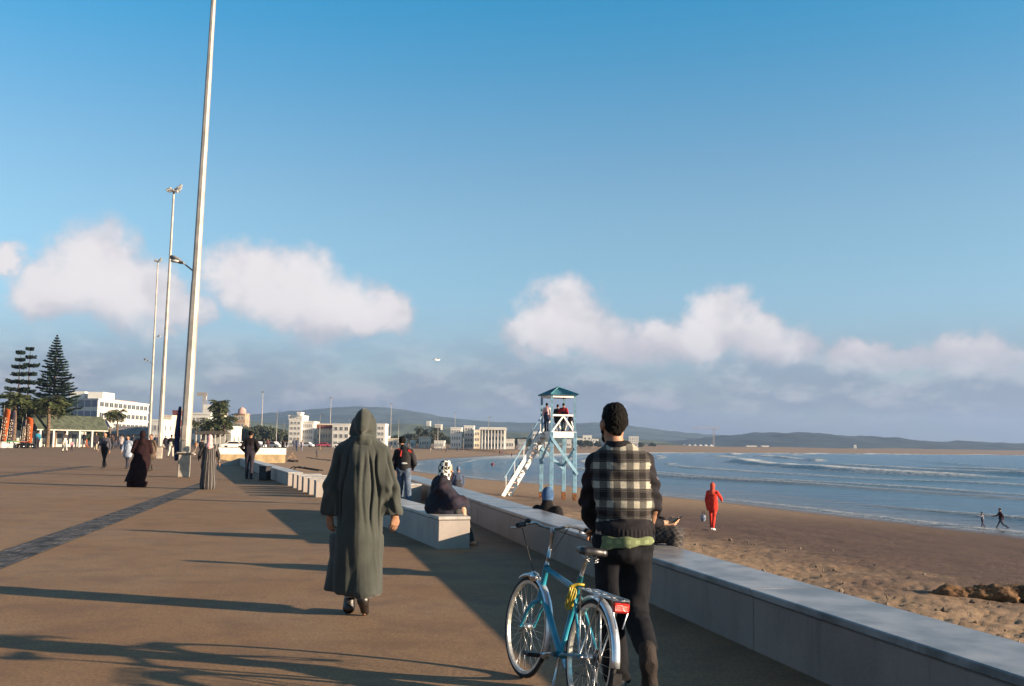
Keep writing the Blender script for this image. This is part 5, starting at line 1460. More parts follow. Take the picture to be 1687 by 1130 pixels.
# ------------------------------------------------------------------ lifeguard tower
def build_tower():
    P0 = hit(921, 823)
    sc = P0.y / 55.0
    e = empty('lifeguard_tower', (P0.x, P0.y, P0.z - .05), 0)
    tag(e, 'blue and white wooden lifeguard tower on stilts with stair and pyramid roof', 'lifeguard tower')
    def w(px, py, dy=0.0):
        v = at(px, py, P0.y + dy); return v - Vector((P0.x, P0.y, P0.z - .05))
    bl = mat('sky_blue_wood_paint', (.19, .34, .45), .6, .14, 4, .2, 50)
    bl2 = mat('teal_roof_sheet', (.06, .19, .24), .45, .12, 3)
    wh = mat('white_wood_paint', (.74, .73, .70), .6, .10, 5, .2, 50)
    rust = mat('rusty_timber', (.22, .09, .035), .9, .3, 9, .4, 40)
    # plan: a square turned so that one corner post stands towards the promenade
    zt = w(921, 652).z; zp = w(921, 712).z; apex = w(917, 638).z
    F1 = Vector((w(908, 700).x, -.72, 0)); F2 = Vector((w(946.5, 700).x, -.35, 0)); K1 = Vector((w(893, 700).x, .80, 0)); K2 = Vector((w(931, 700).x, 1.15, 0))
    posts = [F1, F2, K2, K1]
    for i, p in enumerate(posts):
        m = MB(); m.box((p.x - .11, p.y - .11, .44), (p.x + .11, p.y + .11, zp), 0, None, .01)
        m.box((p.x - .065, p.y - .065, zp), (p.x + .065, p.y + .065, zt)); c = m.build('post', bl, e)
        m = MB(); m.box((p.x - .115, p.y - .115, -.6), (p.x + .115, p.y + .115, .45)); m.build('footing', rust, c)
    cx = sum((p.x for p in posts)) / 4; cy = sum((p.y for p in posts)) / 4
    ctr = Vector((cx, cy, 0))
    grow = lambda p, k: ctr + (p - ctr) * k
    q = [grow(p, 1.06) for p in posts]
    m = MB(); m.prism([(p.x, p.y) for p in q], zp - .06, zp + .02); m.build('platform', wh, e)
    for i in range(4):
        a, b = q[i], q[(i + 1) % 4]
        m = MB(); m.bar((a.x, a.y, zp - .14), (b.x, b.y, zp - .14), .07, .34); m.build('fascia_board', wh, e)
        m = MB(); a2, b2 = posts[i], posts[(i + 1) % 4]
        m.bar((a2.x, a2.y, zt - .05), (b2.x, b2.y, zt - .05), .07, .14); m.build('roof_beam', wh, e)
    for i in (0, 1, 2):
        a, b = posts[i], posts[(i + 1) % 4]; zr = zp + .95
        m = MB(); m.bar((a.x, a.y, zr), (b.x, b.y, zr), .06, .10); m.build('rail', wh, e)
        mid = (a + b) / 2
        for s0 in (a, b):
            m = MB(); m.bar((s0.x + (mid.x - s0.x) * .06, s0.y + (mid.y - s0.y) * .06, zp + .03), (mid.x, mid.y, zr - .04), .05, .09); m.build('rail_brace', wh, e)
    # diagonal braces below
    def brace(a, za, b, zb, k=1.0):
        d = (b - a)
        m = MB(); m.bar((a.x, a.y - .13, za), (a.x + d.x * k, a.y + d.y * k - .13, zb), .06, .16); m.build('brace', bl, e)
    brace(F1, zp - .32, F2, zp - 2.35, 1.12); brace(F2, zp - .9, K2, zp - 1.9); brace(F1, zp - .3, K1, zp - 1.6); brace(K1, zp - .9, K2, zp - 2.1)
    # corrugated pyramid roof
    rq = [grow(p, 1.22) for p in posts]; ap = Vector((cx, cy, apex))
    for i in range(4):
        a, b = rq[i], rq[(i + 1) % 4]; n = 18; V = []; F = []
        nrm = ((b - a).cross(ap - Vector((a.x, a.y, zt)))).normalized()
        for k in range(n * 2 + 1):
            t = k / (n * 2); off = .035 if k % 2 else 0.0
            p = Vector((a.x + (b.x - a.x) * t, a.y + (b.y - a.y) * t, zt + .02)) + nrm * off
            V += [tuple(p), tuple(ap + nrm * off * .2)]
        for k in range(n * 2): F.append((2 * k, 2 * k + 2, 2 * k + 3, 2 * k + 1))
        m = MB(); m.add(V, F); r_ = m.build('roof_sheet', bl2, e)
        so = r_.modifiers.new('thick', 'SOLIDIFY'); so.thickness = .02; so.offset = -1
    for i in range(4):
        a = rq[i]; m = MB(); m.tube([(a.x, a.y, zt + .05), (ap.x, ap.y, apex + .04)], .04, 6); m.build('roof_ridge', bl2, e)
    # stair down to the left
    T = Vector((w(897, 710).x, .25, zp)); Bm = Vector((w(834, 817).x, -.5, .0)); Bm.z = w(834, 817, -.5).z
    side = Vector((.32, .62, 0)).normalized()
    W_ = .80
    for s0 in (-.5, .5):
        m = MB(); m.bar(T + side * (W_ * s0), Bm + side * (W_ * s0), .06, .22); m.build('stringer', wh, e)
    n = 13; tw = mat('worn_tread_wood', (.30, .22, .18), .85, .2, 6, .3, 30)
    for i in range(n):
        t = (i + .6) / n; c = T.lerp(Bm, t)
        fw = Vector((side.y, -side.x, 0))
        m = MB(); m.bar(c - side * (W_ / 2 - .04) + Vector((0, 0, .08)), c + side * (W_ / 2 - .04) + Vector((0, 0, .08)), .22, .05); m.build('tread', tw, e)
    for s0 in (-.5, .5):
        for t in (.02, .24, .46, .70, .92):
            c = T.lerp(Bm, t) + side * (W_ * s0); m = MB(); m.bar(c + Vector((0, 0, -.05)), c + Vector((0, 0, .85)), .055, .055, up=(1, 0, 0)); m.build('handrail_post', wh, e)
        m = MB(); m.bar(T + side * (W_ * s0) + Vector((0, 0, .88)), Bm.lerp(T, .04) + side * (W_ * s0) + Vector((0, 0, .88)), .05, .06); m.build('handrail', bl, e)
    O = Vector((P0.x, P0.y, P0.z - .05 + zp + .02))
    C = cloth; sk = SKIN[0]
    H = 1.62
    wx = lambda px: w(px, 700).x
    person('stand', O + Vector((wx(900.5), .05, 0)), (sk, HAIR, mat('red_white_vest', (.40, .03, .03), .8, .1, 3, tint=(.7, .65, .62)), C((.03, .04, .08)), LEATHER), 'man in a red and white top standing at the head of the tower stair', R(-20), H)
    person('coat_a', O + Vector((wx(919), .35, 0)), (sk, HAIR, C((.03, .025, .03)), C((.40, .38, .40)), LEATHER), 'person in dark clothes leaning on the tower rail, middle of the group', R(-10), H * .97)
    person('pockets', O + Vector((wx(928), .05, 0)), (sk, HAIR, C((.36, .03, .035)), C((.03, .025, .035)), LEATHER), 'person in a red jacket standing on the lifeguard tower platform', R(-25), H)
    person('child', O + Vector((wx(940), .20, 0)), (sk, HAIR, C((.04, .025, .03)), C((.05, .03, .03)), LEATHER), 'shorter person in dark clothes at the right corner of the tower platform', R(-40), 1.05)

ORD = ['first', 'second', 'third', 'fourth', 'fifth', 'sixth', 'seventh', 'eighth', 'ninth', 'tenth', 'eleventh', 'twelfth', 'thirteenth', 'fourteenth', 'fifteenth']

# ------------------------------------------------------------------ lamp masts
def build_masts():
    con = mat('mast_concrete', (.33, .285, .235), .75, .12, 2.5, .3, 40)
    gal = mat('galvanised_mast', (.33, .30, .27), .55, .12, 1.2, metal=.15)
    lampm = mat('lamp_housing', (.20, .20, .20), .45, .15, 5)
    glass = mat('lamp_glass', (.55, .55, .52), .2, .1)
    def cobra(parent, base, tip, k=1.0):
        m = MB(); base = Vector(base); tip = Vector(tip); d = (tip - base)
        m.tube([base, base.lerp(tip, .35) + Vector((0, 0, .06)), base.lerp(tip, .5) + Vector((0, 0, .10))], .035 * k, 8); a = m.build('lamp_arm', gal, parent)
        q0 = base.lerp(tip, .42) + Vector((0, 0, .07)); q1 = tip
        m = MB(); m.tube([q0, q0.lerp(q1, .2), q0.lerp(q1, .6), q0.lerp(q1, .93), q1], [.06 * k, .12 * k, .17 * k, .11 * k, .03 * k], 10, flat=.55); l = m.build('lamp_head', lampm, parent)
        m = MB(); c = q0.lerp(q1, .58) + Vector((0, 0, -.08 * k)); m.ball(c, .15 * k, 0, 10, 6, None, (1.5, 1, .45)); m.build('lamp_glass', glass, l)
    def mast(px, py, H, label, floods, lamp_side, lean=0.0, ped=True, arm=None, fs=.58):
        p = gp(px, py); e = empty('lamp_mast', p); tag(e, label, 'lamp mast', 'tall lamp masts along the promenade')
        e.rotation_euler = (0, lean, 0)
        if ped:
            m = MB(); m.box((-.235, -.235, 0), (.235, .235, .92), 0, Matrix.Rotation(R(14), 4, 'Z'), .03); m.build('pedestal', con, e)
            m = MB(); m.box((-.42, -.10, .921), (.42, .10, .98), 0, None, .01); m.box((-.30, -.30, .9805), (.30, .30, 1.02), 0, Matrix.Rotation(R(14), 4, 'Z'), .01); m.build('flange', con, e)
            for x in (-.36, .36):
                m = MB(); m.tube([(x, 0, .90), (x, 0, 1.10)], .025, 6); m.build('anchor_bolt', gal, e)
        z0 = 1.02 if ped else 0
        m = MB(); m.tube([(0, 0, z0), (0, 0, H * .30), (0, 0, H * .302), (0, 0, H * .65), (0, 0, H * .652), (0, 0, H)], [.215, .180, .168, .124, .116, .080], 8, smooth=False); m.build('shaft', gal, e)
        m = MB(); m.box((-.09, -.252, z0 + .5), (.09, -.22, z0 + 1.1), 0, None, .005); m.build('access_door', con, e)
        for (z, dx, dy, k) in (arm or []):
            cobra(e, (math.copysign(.15, dx), 0, z), (dx, dy, z + .55 * abs(dx) / 1.1), k)
        if floods:
            m = MB(); m.tube([(-.9 * fs, 0, H - .05), (.9 * fs, 0, H - .05)], .05, 8); m.tube([(0, -.8 * fs, H + .03), (0, .8 * fs, H + .03)], .05, 8); m.build('head_frame', gal, e)
            for k, (x, y, z, a) in enumerate(((-.75, 0, .25, -30), (-.25, -.3, -.05, -20), (.35, -.3, -.12, 15), (.8, -.1, .25, -35), (.75, .2, .75, -35), (.2, .3, .35, -30))):
                x, y, z = x * fs, y * fs, z * fs; m = MB(); Mx = Matrix.Translation((x, y, H + z)) @ Matrix.Rotation(R(a), 4, 'Y') @ Matrix.Scale(fs, 4)
                m.box((-.42, -.25, -.10), (.42, .25, .12), 0, Mx, .05); f = m.build('floodlight', mat('floodlight_grey', (.42, .41, .40), .4, .1, 4, metal=.4), e)
                m = MB(); m.box((-.36, -.2, -.13), (.36, .2, -.101), 0, Mx); m.build('floodlight_glass', glass, f)
                m = MB(); m.tube([(x, y, H + z - .05), (x * .8, 0, H - .02)], .04, 6); m.build('bracket', gal, f)
        return e, p
    e, p = mast(302, 786, 27, 'nearest and tallest lamp mast on a concrete pedestal', True, -1, R(.95), arm=[(8.6, -1.15, 0, 1.0)])
    # furled dark blue cloth tied to the nearest mast
    S_ = SDF((-.75, -.4, .4), (-.05, .4, 3.2), .025)
    S_.cone((-.27, 0, 2.85), (-.33, 0, 1.7), .045, .12, 0, .05); S_.cone((-.33, 0, 1.7), (-.31, 0, .75), .12, .085, 0, .05)
    c = link_mesh('furled_cloth', sdf_mesh(S_, 'furled_cloth', cloth((.022, .028, .075), 'navy_canvas'), lambda V: fbm(V * np.array((8, 8, 1.5)), 3, 3) * .08), None, p)
    tag(c, 'dark navy cloth furled against the nearest lamp mast', 'furled cloth')
    mast(262, 755.5, 22.3, 'second lamp mast with a cluster of floodlights on top', True, -1, R(.35), arm=[])
    mast(245, 743, 26.3, 'third lamp mast, thinner, with small lamps on arms halfway up', True, -1, R(-.1), ped=False, arm=[(15.5, .9, 0, 1.0), (12.0, -1.3, 0, 1.0)], fs=.5)
    # the line of masts that goes on past the town beach
    for (px, yt, yb, lab) in ((430, 645, 720, 'distant mast rising above the man in black'), (543, 657, 730, 'distant mast left of the hooded man'), (643, 667, 731, 'distant mast just left of the boy'), (749, 684, 731, 'distant mast in front of the classical white hotel')):
        d = 25.0 * FPX / (hy(px) - yt); q = at(px, hy(px), d); g = max(0.0, float(sand_z(q.x, q.y)) + .05) if px > 450 else 0.0
        e = empty('lamp_mast', (q.x, d, g - .3)); tag(e, lab, 'lamp mast', 'tall lamp masts along the promenade')
        H = 26.5
        m = MB(); m.tube([(0, 0, 0), (0, 0, H)], [.30, .13], 8, smooth=False); m.build('shaft', gal, e)
        m = MB(); m.box((-.9, -.2, H - .3), (.9, .2, H + .2), 0, None, .05); m.build('floodlight', lampm, e)
    for (px, yt, lab) in ((411, 690, 'short pale pole beside the man in black'), (455, 678, 'short pale pole right of the man in black'), (467, 695, 'short pale pole above the white parapet'), (526, 684, 'short pole in front of the dark red band'), (574, 691, 'short pole left of the hood'),
                          (656, 691, 'short pole behind the boy'), (721, 691, 'short pole right of the boy'), (693, 705, 'small pole in the beachfront trees'), (804, 688, 'short pole above the classical hotel'), (877, 690, 'short pole just left of the tower')):
        d = (10.0 if px != 877 else 13) * FPX / max(6, (hy(px) - yt)); q = at(px, hy(px), d)
        e = empty('street_lamp', (q.x, d, -.3)); tag(e, lab, 'street lamp', 'short street lamps along the beach road')
        m = MB(); m.tube([(0, 0, 0), (0, 0, 11.8)], [.16, .09], 6); m.build('pole', gal, e)
        m = MB(); m.tube([(0, 0, 11.7), (.5, 0, 11.95), (1.3, 0, 11.9)], [.06, .1, .06], 6); m.build('lamp_head', lampm, e)

# ------------------------------------------------------------------ vegetation
LEAF = lambda n, c: mat(n, c, .8, .3, .7, 0, spec=.2)
def leaf_mesh(name, cents, dirs, L, W, m):
    """many small blades, each a bent quad"""
    n = len(cents); C = np.asarray(cents, float); D = np.asarray(dirs, float)
    D = D / (np.linalg.norm(D, axis=1)[:, None] + 1e-9)
    A = np.cross(D, rng.normal(size=(n, 3))); A /= (np.linalg.norm(A, axis=1)[:, None] + 1e-9)
    l = (L * rng.uniform(.6, 1.3, n))[:, None]; w = (W * rng.uniform(.6, 1.3, n))[:, None]
    V = np.stack([C - A * w * .4, C + D * l * .5 - A * w, C + D * l, C + D * l * .5 + A * w], 1).reshape(-1, 3)
    F = np.arange(4 * n).reshape(-1, 4)
    return np_mesh(name, V, F, m, smooth=False)

def build_trees():
    bark = mat('brown_bark', (.10, .065, .045), .95, .3, 3, .6, 12)
    pal_t = mat('palm_trunk_bark', (.16, .105, .07), .95, .35, 6, .7, 14)
    pine_g = LEAF('norfolk_pine_needles', (.020, .040, .028)); palm_g = LEAF('palm_frond_green', (.055, .068, .024)); dark_g = LEAF('dense_tree_green', (.028, .040, .022)); olive = LEAF('coastal_scrub_green', (.060, .072, .045))
    def pine(px, base_y, top_y, d, label, tiers, rad, prof, nbr, dens, bare, vert=.10, tr=.42):
        p = at(px, hy(px), d); H = 1.5 + (hy(px) - top_y) / FPX * d
        e = empty('norfolk_pine', (p.x, d, 0)); tag(e, label, 'tree')
        m = MB(); m.tube([(0, 0, -.2), (.1, 0, H * .4), (0, 0, H * .75), (0, 0, H)], [tr, tr * .72, tr * .38, .03], 8); m.build('trunk', bark, e)
        C = []; D = []; LL = []; br = MB()
        for i in range(tiers):
            t = i / (tiers - 1); z = H * (bare + (1 - bare) * t ** .93)
            r0 = rad * prof(t)
            off = random.random() * 6
            for k in range(nbr):
                if random.random() < .14: continue
                a = off + 2 * math.pi * k / nbr + random.uniform(-.2, .2); r = r0 * random.uniform(.62, 1.14)
                u = np.array((math.cos(a), math.sin(a), 0)); sag = -.10 * r
                br.tube([(0, 0, z), tuple(u * r * .5 + (0, 0, z + sag * .6)), tuple(u * r + (0, 0, z + sag + .16 * r))], [.06, .04, .015], 4)
                for j in range(dens):
                    s_ = random.uniform(.12, 1.0); q = u * (r * s_) + np.array((0, 0, z + sag * s_ + .16 * r * max(0, s_ - .5) * 2 + random.uniform(-vert, vert)))
                    side = np.array((-u[1], u[0], 0)) * random.choice((-1, 1))
                    LL.append(.10 + .17 * r); C.append(q); D.append(u * .7 + side * random.uniform(.3, 1.1) + np.array((0, 0, random.uniform(.1, .5))))
        link_mesh('crown', leaf_mesh('pine_crown', C, D, np.array(LL), .10, pine_g), e); br.build('branches', bark, e)
    pine(84, 735, 553, 195, 'tall dense conical Norfolk pine on the left', 34, 5.6, lambda t: (1 - t) ** .9 * (1 - .25 * math.exp(-((t - .05) / .08) ** 2)) + .015, 10, 105, .16)
    pine(25, 735, 581, 185, 'slender left Norfolk pine with flat separate tiers', 9, 3.2, lambda t: (1 - .72 * t) * (.85 if int(t * 8) % 2 else 1.05), 9, 120, .34, .30, .24)
    pine(41, 735, 575, 190, 'slender Norfolk pine between the two others, flat tiers', 8, 3.2, lambda t: (1 - .74 * t) * (1.05 if int(t * 8) % 2 else .85), 9, 120, .36, .30, .24)

    def palm_mesh(H, R_, nf, seed):
        rr = random.Random(seed); C = []; D = []; st = MB()
        for k in range(nf):
            a = rr.uniform(0, 6.28); el = rr.uniform(-.7, 1.3); L = R_ * rr.uniform(.8, 1.1)
            u = np.array((math.cos(a), math.sin(a), 0)); pts = []
            for j in range(9):
                s_ = j / 8; ang = el - 1.5 * s_ ** 1.6
                if j == 0: q = np.array((0, 0, H))
                else: q = q + (u * math.cos(ang) + np.array((0, 0, math.sin(ang)))) * L / 8
                pts.append(q)
                if j > 0:
                    side = np.array((-u[1], u[0], 0))
                    for sg in (-1, 1):
                        for _ in range(3):
                            C.append(q + rr.uniform(-.06, .06) * u * L); D.append(side * sg * .9 + u * .6 + np.array((0, 0, -.35 + rr.uniform(-.2, .2))))
            st.tube([tuple(p) for p in pts], [.05, .045, .04, .035, .03, .025, .02, .015, .01], 4)
        return C, D, st
    def palm(px, d, H, R_, nf, label, trunk_r=.3, g=palm_g, zb=0.0, lw=.07):
        p = at(px, hy(px), d); e = empty('palm_tree', (p.x, d, zb)); tag(e, label, 'palm tree')
        m = MB(); n = 14
        m.tube([(.1 * math.sin(i * .3), 0, H * i / n) for i in range(n + 1)], [trunk_r * (1.15 - .3 * i / n) * (1.06 if i % 2 else .96) for i in range(n + 1)], 8); m.build('trunk', pal_t, e)
        C, D, st = palm_mesh(H, R_, nf, int(px * 7)); link_mesh('crown', leaf_mesh('fronds', C, D, R_ * .30, lw * R_ / 2.2, g), e); st.build('frond_ribs', bark, e)
    palm(22, 176, 8.0, 3.0, 46, 'palm with ragged crown behind the left banners')
    palm(78, 178, 7.8, 2.6, 40, 'palm trunk in front of the dense pine, left one')
    palm(89, 182, 7.6, 2.6, 40, 'palm trunk in front of the dense pine, right one')
    palm(54, 186, 7.5, 2.8, 40, 'palm just right of the orange banner')
    palm(180, 250, 7.6, 2.2, 34, 'small palm before the white hotel, left of a pair', .22)
    palm(192, 252, 8.0, 2.4, 34, 'small palm before the white hotel, right of a pair', .22)
    palm(359, 232, 9.6, 2.6, 70, 'big palm above the thatched beach terrace', .35)
    palm(368, 228, 6.2, 3.0, 50, 'bushy low palm right of the thatched terrace', .3)
    palm(346, 226, 5.2, 2.8, 46, 'bushy low palm on the thatched terrace', .3)
    palm(322, 240, 5.5, 1.8, 30, 'little palm before the white building right of the nearest mast', .18)
    for i, (px, d, H) in enumerate(((508, 430, 8), (520, 440, 7), (536, 450, 7.5), (556, 455, 7), (566, 460, 7.5), (690, 520, 8), (700, 525, 7), (716, 520, 8), (756, 530, 7), (768, 540, 7))):
        palm(px, d, H + 1, 2.8, 26, 'small %s palm of the beachfront row, %s' % (['first', 'second', 'third', 'fourth', 'fifth'][i % 5], 'below the white town blocks' if i < 5 else 'near the classical hotel'), .25, olive, -.3, .1)

    # rounded trees and scrub: a few shapes, copied with new sizes
    def blob_mesh(seed, n, W_, H_):
        r_ = np.random.default_rng(seed); lobes = [(r_.uniform(-.6, .6), r_.uniform(-.6, .6), r_.uniform(.35, .85), r_.uniform(.28, .5)) for _ in range(9)]
        C = []
        for (x, y, z, r) in lobes:
            k = n // 9; v = r_.normal(size=(k, 3)); v /= np.linalg.norm(v, axis=1)[:, None]; v *= (r * r_.uniform(.55, 1.08, k) ** .6)[:, None]
            C.append(v * (W_ / 2, W_ / 2, H_ * .55) + np.array((x * W_ / 2, y * W_ / 2, z * H_)))
        C = np.concatenate(C); C[:, 2] = np.maximum(C[:, 2], .15 * H_)
        return leaf_mesh('leaf_clumps', C, r_.normal(size=C.shape) + (0, 0, .3), .60, .28, dark_g)
    crowns = [blob_mesh(s_, 3200, 8, 6) for s_ in (1, 2, 3)]
    tm = MB(); tm.tube([(0, 0, -.5), (.1, 0, 1.6), (.6, .2, 3.6)], [.3, .24, .1], 6); tm.tube([(.05, 0, 1.4), (-.8, -.3, 3.6)], [.18, .08], 6); trunk_me = tm.mesh('tree_trunk', bark)
    def tree(px, d, k, label, g=dark_g, zb=0.0, kz=None):
        p = at(px, hy(px), d); e = empty('tree', (p.x, d, zb), random.uniform(0, 6)); tag(e, label, 'tree'); e.scale = (k, k, kz or k)
        link_mesh('trunk', trunk_me, e); c = link_mesh('crown', random.choice(crowns), e)
        c.material_slots[0].link = 'OBJECT'; c.material_slots[0].material = g
    for (px, d, k, lab) in ((62, 205, 1.25, 'dark broad tree behind the orange banner'), (100, 208, 1.2, 'dark broad tree right of the dense pine'), (40, 212, 1.3, 'dark broad tree behind the slender pines'), (113, 225, .95, 'dark shrubby tree left of the white hotel'),
                            (137, 232, .85, 'brownish shrub before the shaded hotel side'), (152, 236, .7, 'small dark shrub at the hotel corner'), (165, 238, .55, 'dark pointed shrub beside the hotel corner')):
        tree(px, d, k, lab)
    T = [(395, 420, 1.2), (404, 440, 1.4), (414, 430, 1.3), (424, 450, 1.5), (434, 440, 1.4), (443, 460, 1.4), (452, 450, 1.2), (460, 470, 1.3), (467, 460, 1.1), (400, 600, 1.8), (420, 620, 1.9), (445, 640, 1.9), (470, 650, 1.7),
         (505, 520, .9), (583, 560, 1.1), (596, 560, 1.2), (612, 570, 1.2), (641, 560, 1.0), (652, 570, 1.1), (664, 575, 1.0), (672, 600, 1.3), (683, 600, 1.3), (697, 610, 1.4), (708, 620, 1.5), (716, 640, 1.6), (728, 640, 1.4), (738, 600, 1.1), (752, 560, .8), (782, 570, .9), (790, 560, .8), (838, 600, 1.0), (850, 610, 1.1), (862, 620, 1.1), (872, 640, 1.1), (885, 640, 1.0), (957, 760, 1.1), (970, 780, 1.1), (985, 800, 1.0), (1055, 900, 1.0), (1075, 950, 1.0)]
    cnt = {}; T.sort()
    for i, (px, d, k) in enumerate(T):
        near = 'above the white parapet' if px < 480 else 'behind the hooded man' if px < 640 else 'behind the boy and seated woman' if px < 735 else 'around the classical hotel' if px < 900 else 'behind the man with the bicycle'
        tree(px, d, k * .95, '%s coastal tree from left in the belt %s' % (ORD[cnt.setdefault(near, 0)], near), olive, -.3); cnt[near] += 1
    # same look: shared group
    for o in COL.objects:
        if 'coastal tree from left' in o.get('label', ''): o['group'] = 'coastal trees ' + o['label'].split('belt ')[1]

# ------------------------------------------------------------------ town
def build_town():
    wh = mat('white_render', (.60, .575, .53), .8, .06, .3); cream = mat('cream_render', (.62, .54, .42), .85, .1, .3); tan = mat('tan_brick', (.40, .27, .18), .9, .15, .4)
    dred = mat('dark_red_band', (.16, .05, .045), .8, .1, .5); grey = mat('grey_render', (.34, .34, .34), .85, .1, .4)
    pane = mat('window_glass', (.07, .085, .10), .15, .3, .5); fram = mat('window_frame_white', (.60, .58, .55), .6, .05)
    wmesh = {}
    def window_meshes(w, h):
        k = (round(w, 1), round(h, 1))
        if k not in wmesh:
            a = MB(); t = .12
            a.box((-w / 2, -.10, 0), (-w / 2 + t, .02, h)); a.box((w / 2 - t, -.10, 0), (w / 2, .02, h)); a.box((-w / 2 + t, -.10, h - t), (w / 2 - t, .02, h)); a.box((-w / 2 - .1, -.16, -.1), (w / 2 + .1, .02, 0)); a.box((-.04, -.09, 0), (.04, .02, h - t))
            b = MB(); b.box((-w / 2 + t, -.04, 0.001), (w / 2 - t, .015, h - t - .001))
            wmesh[k] = (a.mesh('window', fram), b.mesh('pane', pane))
        return wmesh[k]
    def block(e, x0, x1, y0, y1, z0, z1, wm, parapet=.5):
        m = MB(); m.box((x0, y0, z0), (x1, y1, z1)); m.build('wall', wm, e)
        if parapet:
            m = MB(); m.box((x0 - .15, y0 - .15, z1 + .001), (x1 + .15, y0 + .15, z1 + parapet)); m.box((x0 - .15, y1 - .15, z1 + .001), (x1 + .15, y1 + .15, z1 + parapet))
            m.box((x0 - .15, y0 + .15, z1 + .001), (x0 + .15, y1 - .15, z1 + parapet)); m.box((x1 - .15, y0 + .15, z1 + .001), (x1 + .15, y1 - .15, z1 + parapet)); m.build('parapet', wm, e)
    def wins(e, face, a0, a1, zs, n, w, h, off, skip=()):
        A, B = window_meshes(w, h)
        for r_, z in enumerate(zs):
            for i in range(n):
                if (r_, i) in skip: continue
                t = a0 + (a1 - a0) * (i + .5) / n
                if face == 'f': loc, rz = (t, off, z), 0
                elif face == 'r': loc, rz = (off, t, z), math.pi / 2
                else: loc, rz = (off, t, z), -math.pi / 2
                wo = link_mesh('window', A, e, loc, rz); link_mesh('pane', B, wo)
    def bld(px0, px1, ytop, d, label, wm=wh, floors=2, depth=10, n=4, name='building', rz=0.0, side=2, w=1.4, h=1.5, zb=-.5, ybase=None, ww=True):
        a = at(px0, hy(px0), d); b = at(px1, hy(px1), d); W_ = (b - a).length
        pc = (px0 + px1) / 2; H = 1.5 + (hy(pc) - ytop) / FPX * d
        if ybase: zb = 1.5 + (hy(pc) - ybase) / FPX * d
        e = empty(name, ((a.x + b.x) / 2, d, zb), rz); tag(e, label, 'building')
        H = H - zb
        block(e, -W_ / 2, W_ / 2, 0, depth, 0, H - .5, wm, .5)
        if ww:
            fh = (H - .8) / floors
            zs = [fh * i + fh * .35 for i in range(floors)]
            wins(e, 'f', -W_ / 2 + .4, W_ / 2 - .4, zs, n, min(w, W_ / n * .6), min(h, fh * .5), 0)
            wins(e, 'r', .5, depth - .5, zs, side, min(w, depth / side * .6), min(h, fh * .5), W_ / 2)
        return e, W_, H
    # the big white hotel, sunlit flank with bands of windows and shaded front
    d0 = 330; c = at(158, hy(158), d0)
    e = empty('hotel_building', (c.x, d0, 0)); tag(e, 'long four-storey white hotel behind the palms, sunlit right side', 'building')
    H = 1.5 + (hy(158) - 659) / FPX * d0; Lr = 46
    poly = [(0, 0), (0.01, Lr), (-13, Lr + 2), (-15.5, 5.2)]
    shd = mat('blue_grey_glazed_front', (.20, .22, .27), .45, .12, .5)
    m = MB(); m.prism(poly, 0, H); m.build('wall', wh, e)
    m = MB(); m.prism([(p[0] + (.3 if i < 2 else -.3), p[1] + (-.3 if i in (0, 3) else .3)) for i, p in enumerate(poly)], H + .001, H + .5); m.build('parapet', wh, e)
    fl = H / 4.1
    for k in range(4):
        z = .8 + fl * k + fl * .28
        for i in range(11 if k else 4):
            y = 1.2 + i * (Lr - 2) / 11 + (0 if k else 26)
            A, B = window_meshes(3.4, round(fl * .48, 1)); wo = link_mesh('window', A, e, (.01, y + 1.9, z), math.pi / 2); link_mesh('pane', B, wo)
        m = MB(); m.box((.0, .3, z - fl * .26), (.45, Lr - .3, z - fl * .10)); m.build('balcony_band', wh, e)
    u = Vector((-15.5, 5.2, 0)); L = u.length; ang = math.atan2(u.y, u.x)
    for k in range(4):
        z = .8 + fl * k + fl * .22
        for i in range(6):
            t = (i + .5) / 6; p = u * t; m = MB(); m.box((-1.15, -.02, 0), (1.15, .06, fl * .62)); m.build('glazed_panel', shd, e, (p.x, p.y, z), ang)
    for (x0, x1, y0, y1, hh) in ((-13, -8, 8, 14, 2.6), (-6, -1, 6, 16, 2.4)):
        m = MB(); m.box((x0, y0, H + .5), (x1, y1, H + .5 + hh)); m.build('roof_house', wh, e)
    m = MB(); m.box((-11, 20, H + .501), (-2, 40, H + .9)); m.build('terracotta_roof', mat('terracotta', (.45, .20, .14), .9, .1, .5), e)
    g = at(205, hy(205), 300); e = empty('beach_pavilion', (g.x, 300, 0)); tag(e, 'low grey-roofed pavilion in front of the white hotel', 'building')
    m = MB(); m.box((-7, 0, 0), (9, 8, 3.0)); m.build('wall', wh, e); m = MB(); m.add([(-9, -1.5, 3), (10, -1.5, 3), (10, 9, 3), (-9, 9, 3), (-3, 3.5, 5.6), (7, 3.5, 5.6)], [(0, 1, 5, 4), (1, 2, 5), (2, 3, 4, 5), (3, 0, 4), (3, 2, 1, 0)]); m.build('roof', mat('grey_tile_roof', (.22, .20, .19), .85, .2, 1), e)
    wins(e, 'f', -6, 8, [.6], 5, 1.6, 1.6, 0)
    bld(249, 266, 691, 290, 'small white block between the second and third masts', n=2, floors=2)
    bld(267, 281, 684, 420, 'hazy cream block right of the second mast', cream, 3, n=2)
    bld(282, 293, 676, 460, 'dark red-brown topped block left of the nearest mast', dred, 3, n=2)
    bld(292, 299, 672, 480, 'narrow pale tower block left of the nearest mast', wh, 4, n=1)
    e, W_, H = bld(312, 345, 680, 262, 'bright white two-storey building right of the nearest mast', n=4, floors=3, depth=12)
    m = MB(); m.box((0, 2, H + .01), (4.2, 7, H + 2.2)); m.build('roof_house', wh, e)
    bld(345, 357, 679, 300, 'cream block with flat roof behind the big palm', cream, 3, n=2)
    bld(364, 380, 702, 258, 'small white kiosk with a square turret by the palms', n=2, floors=1)
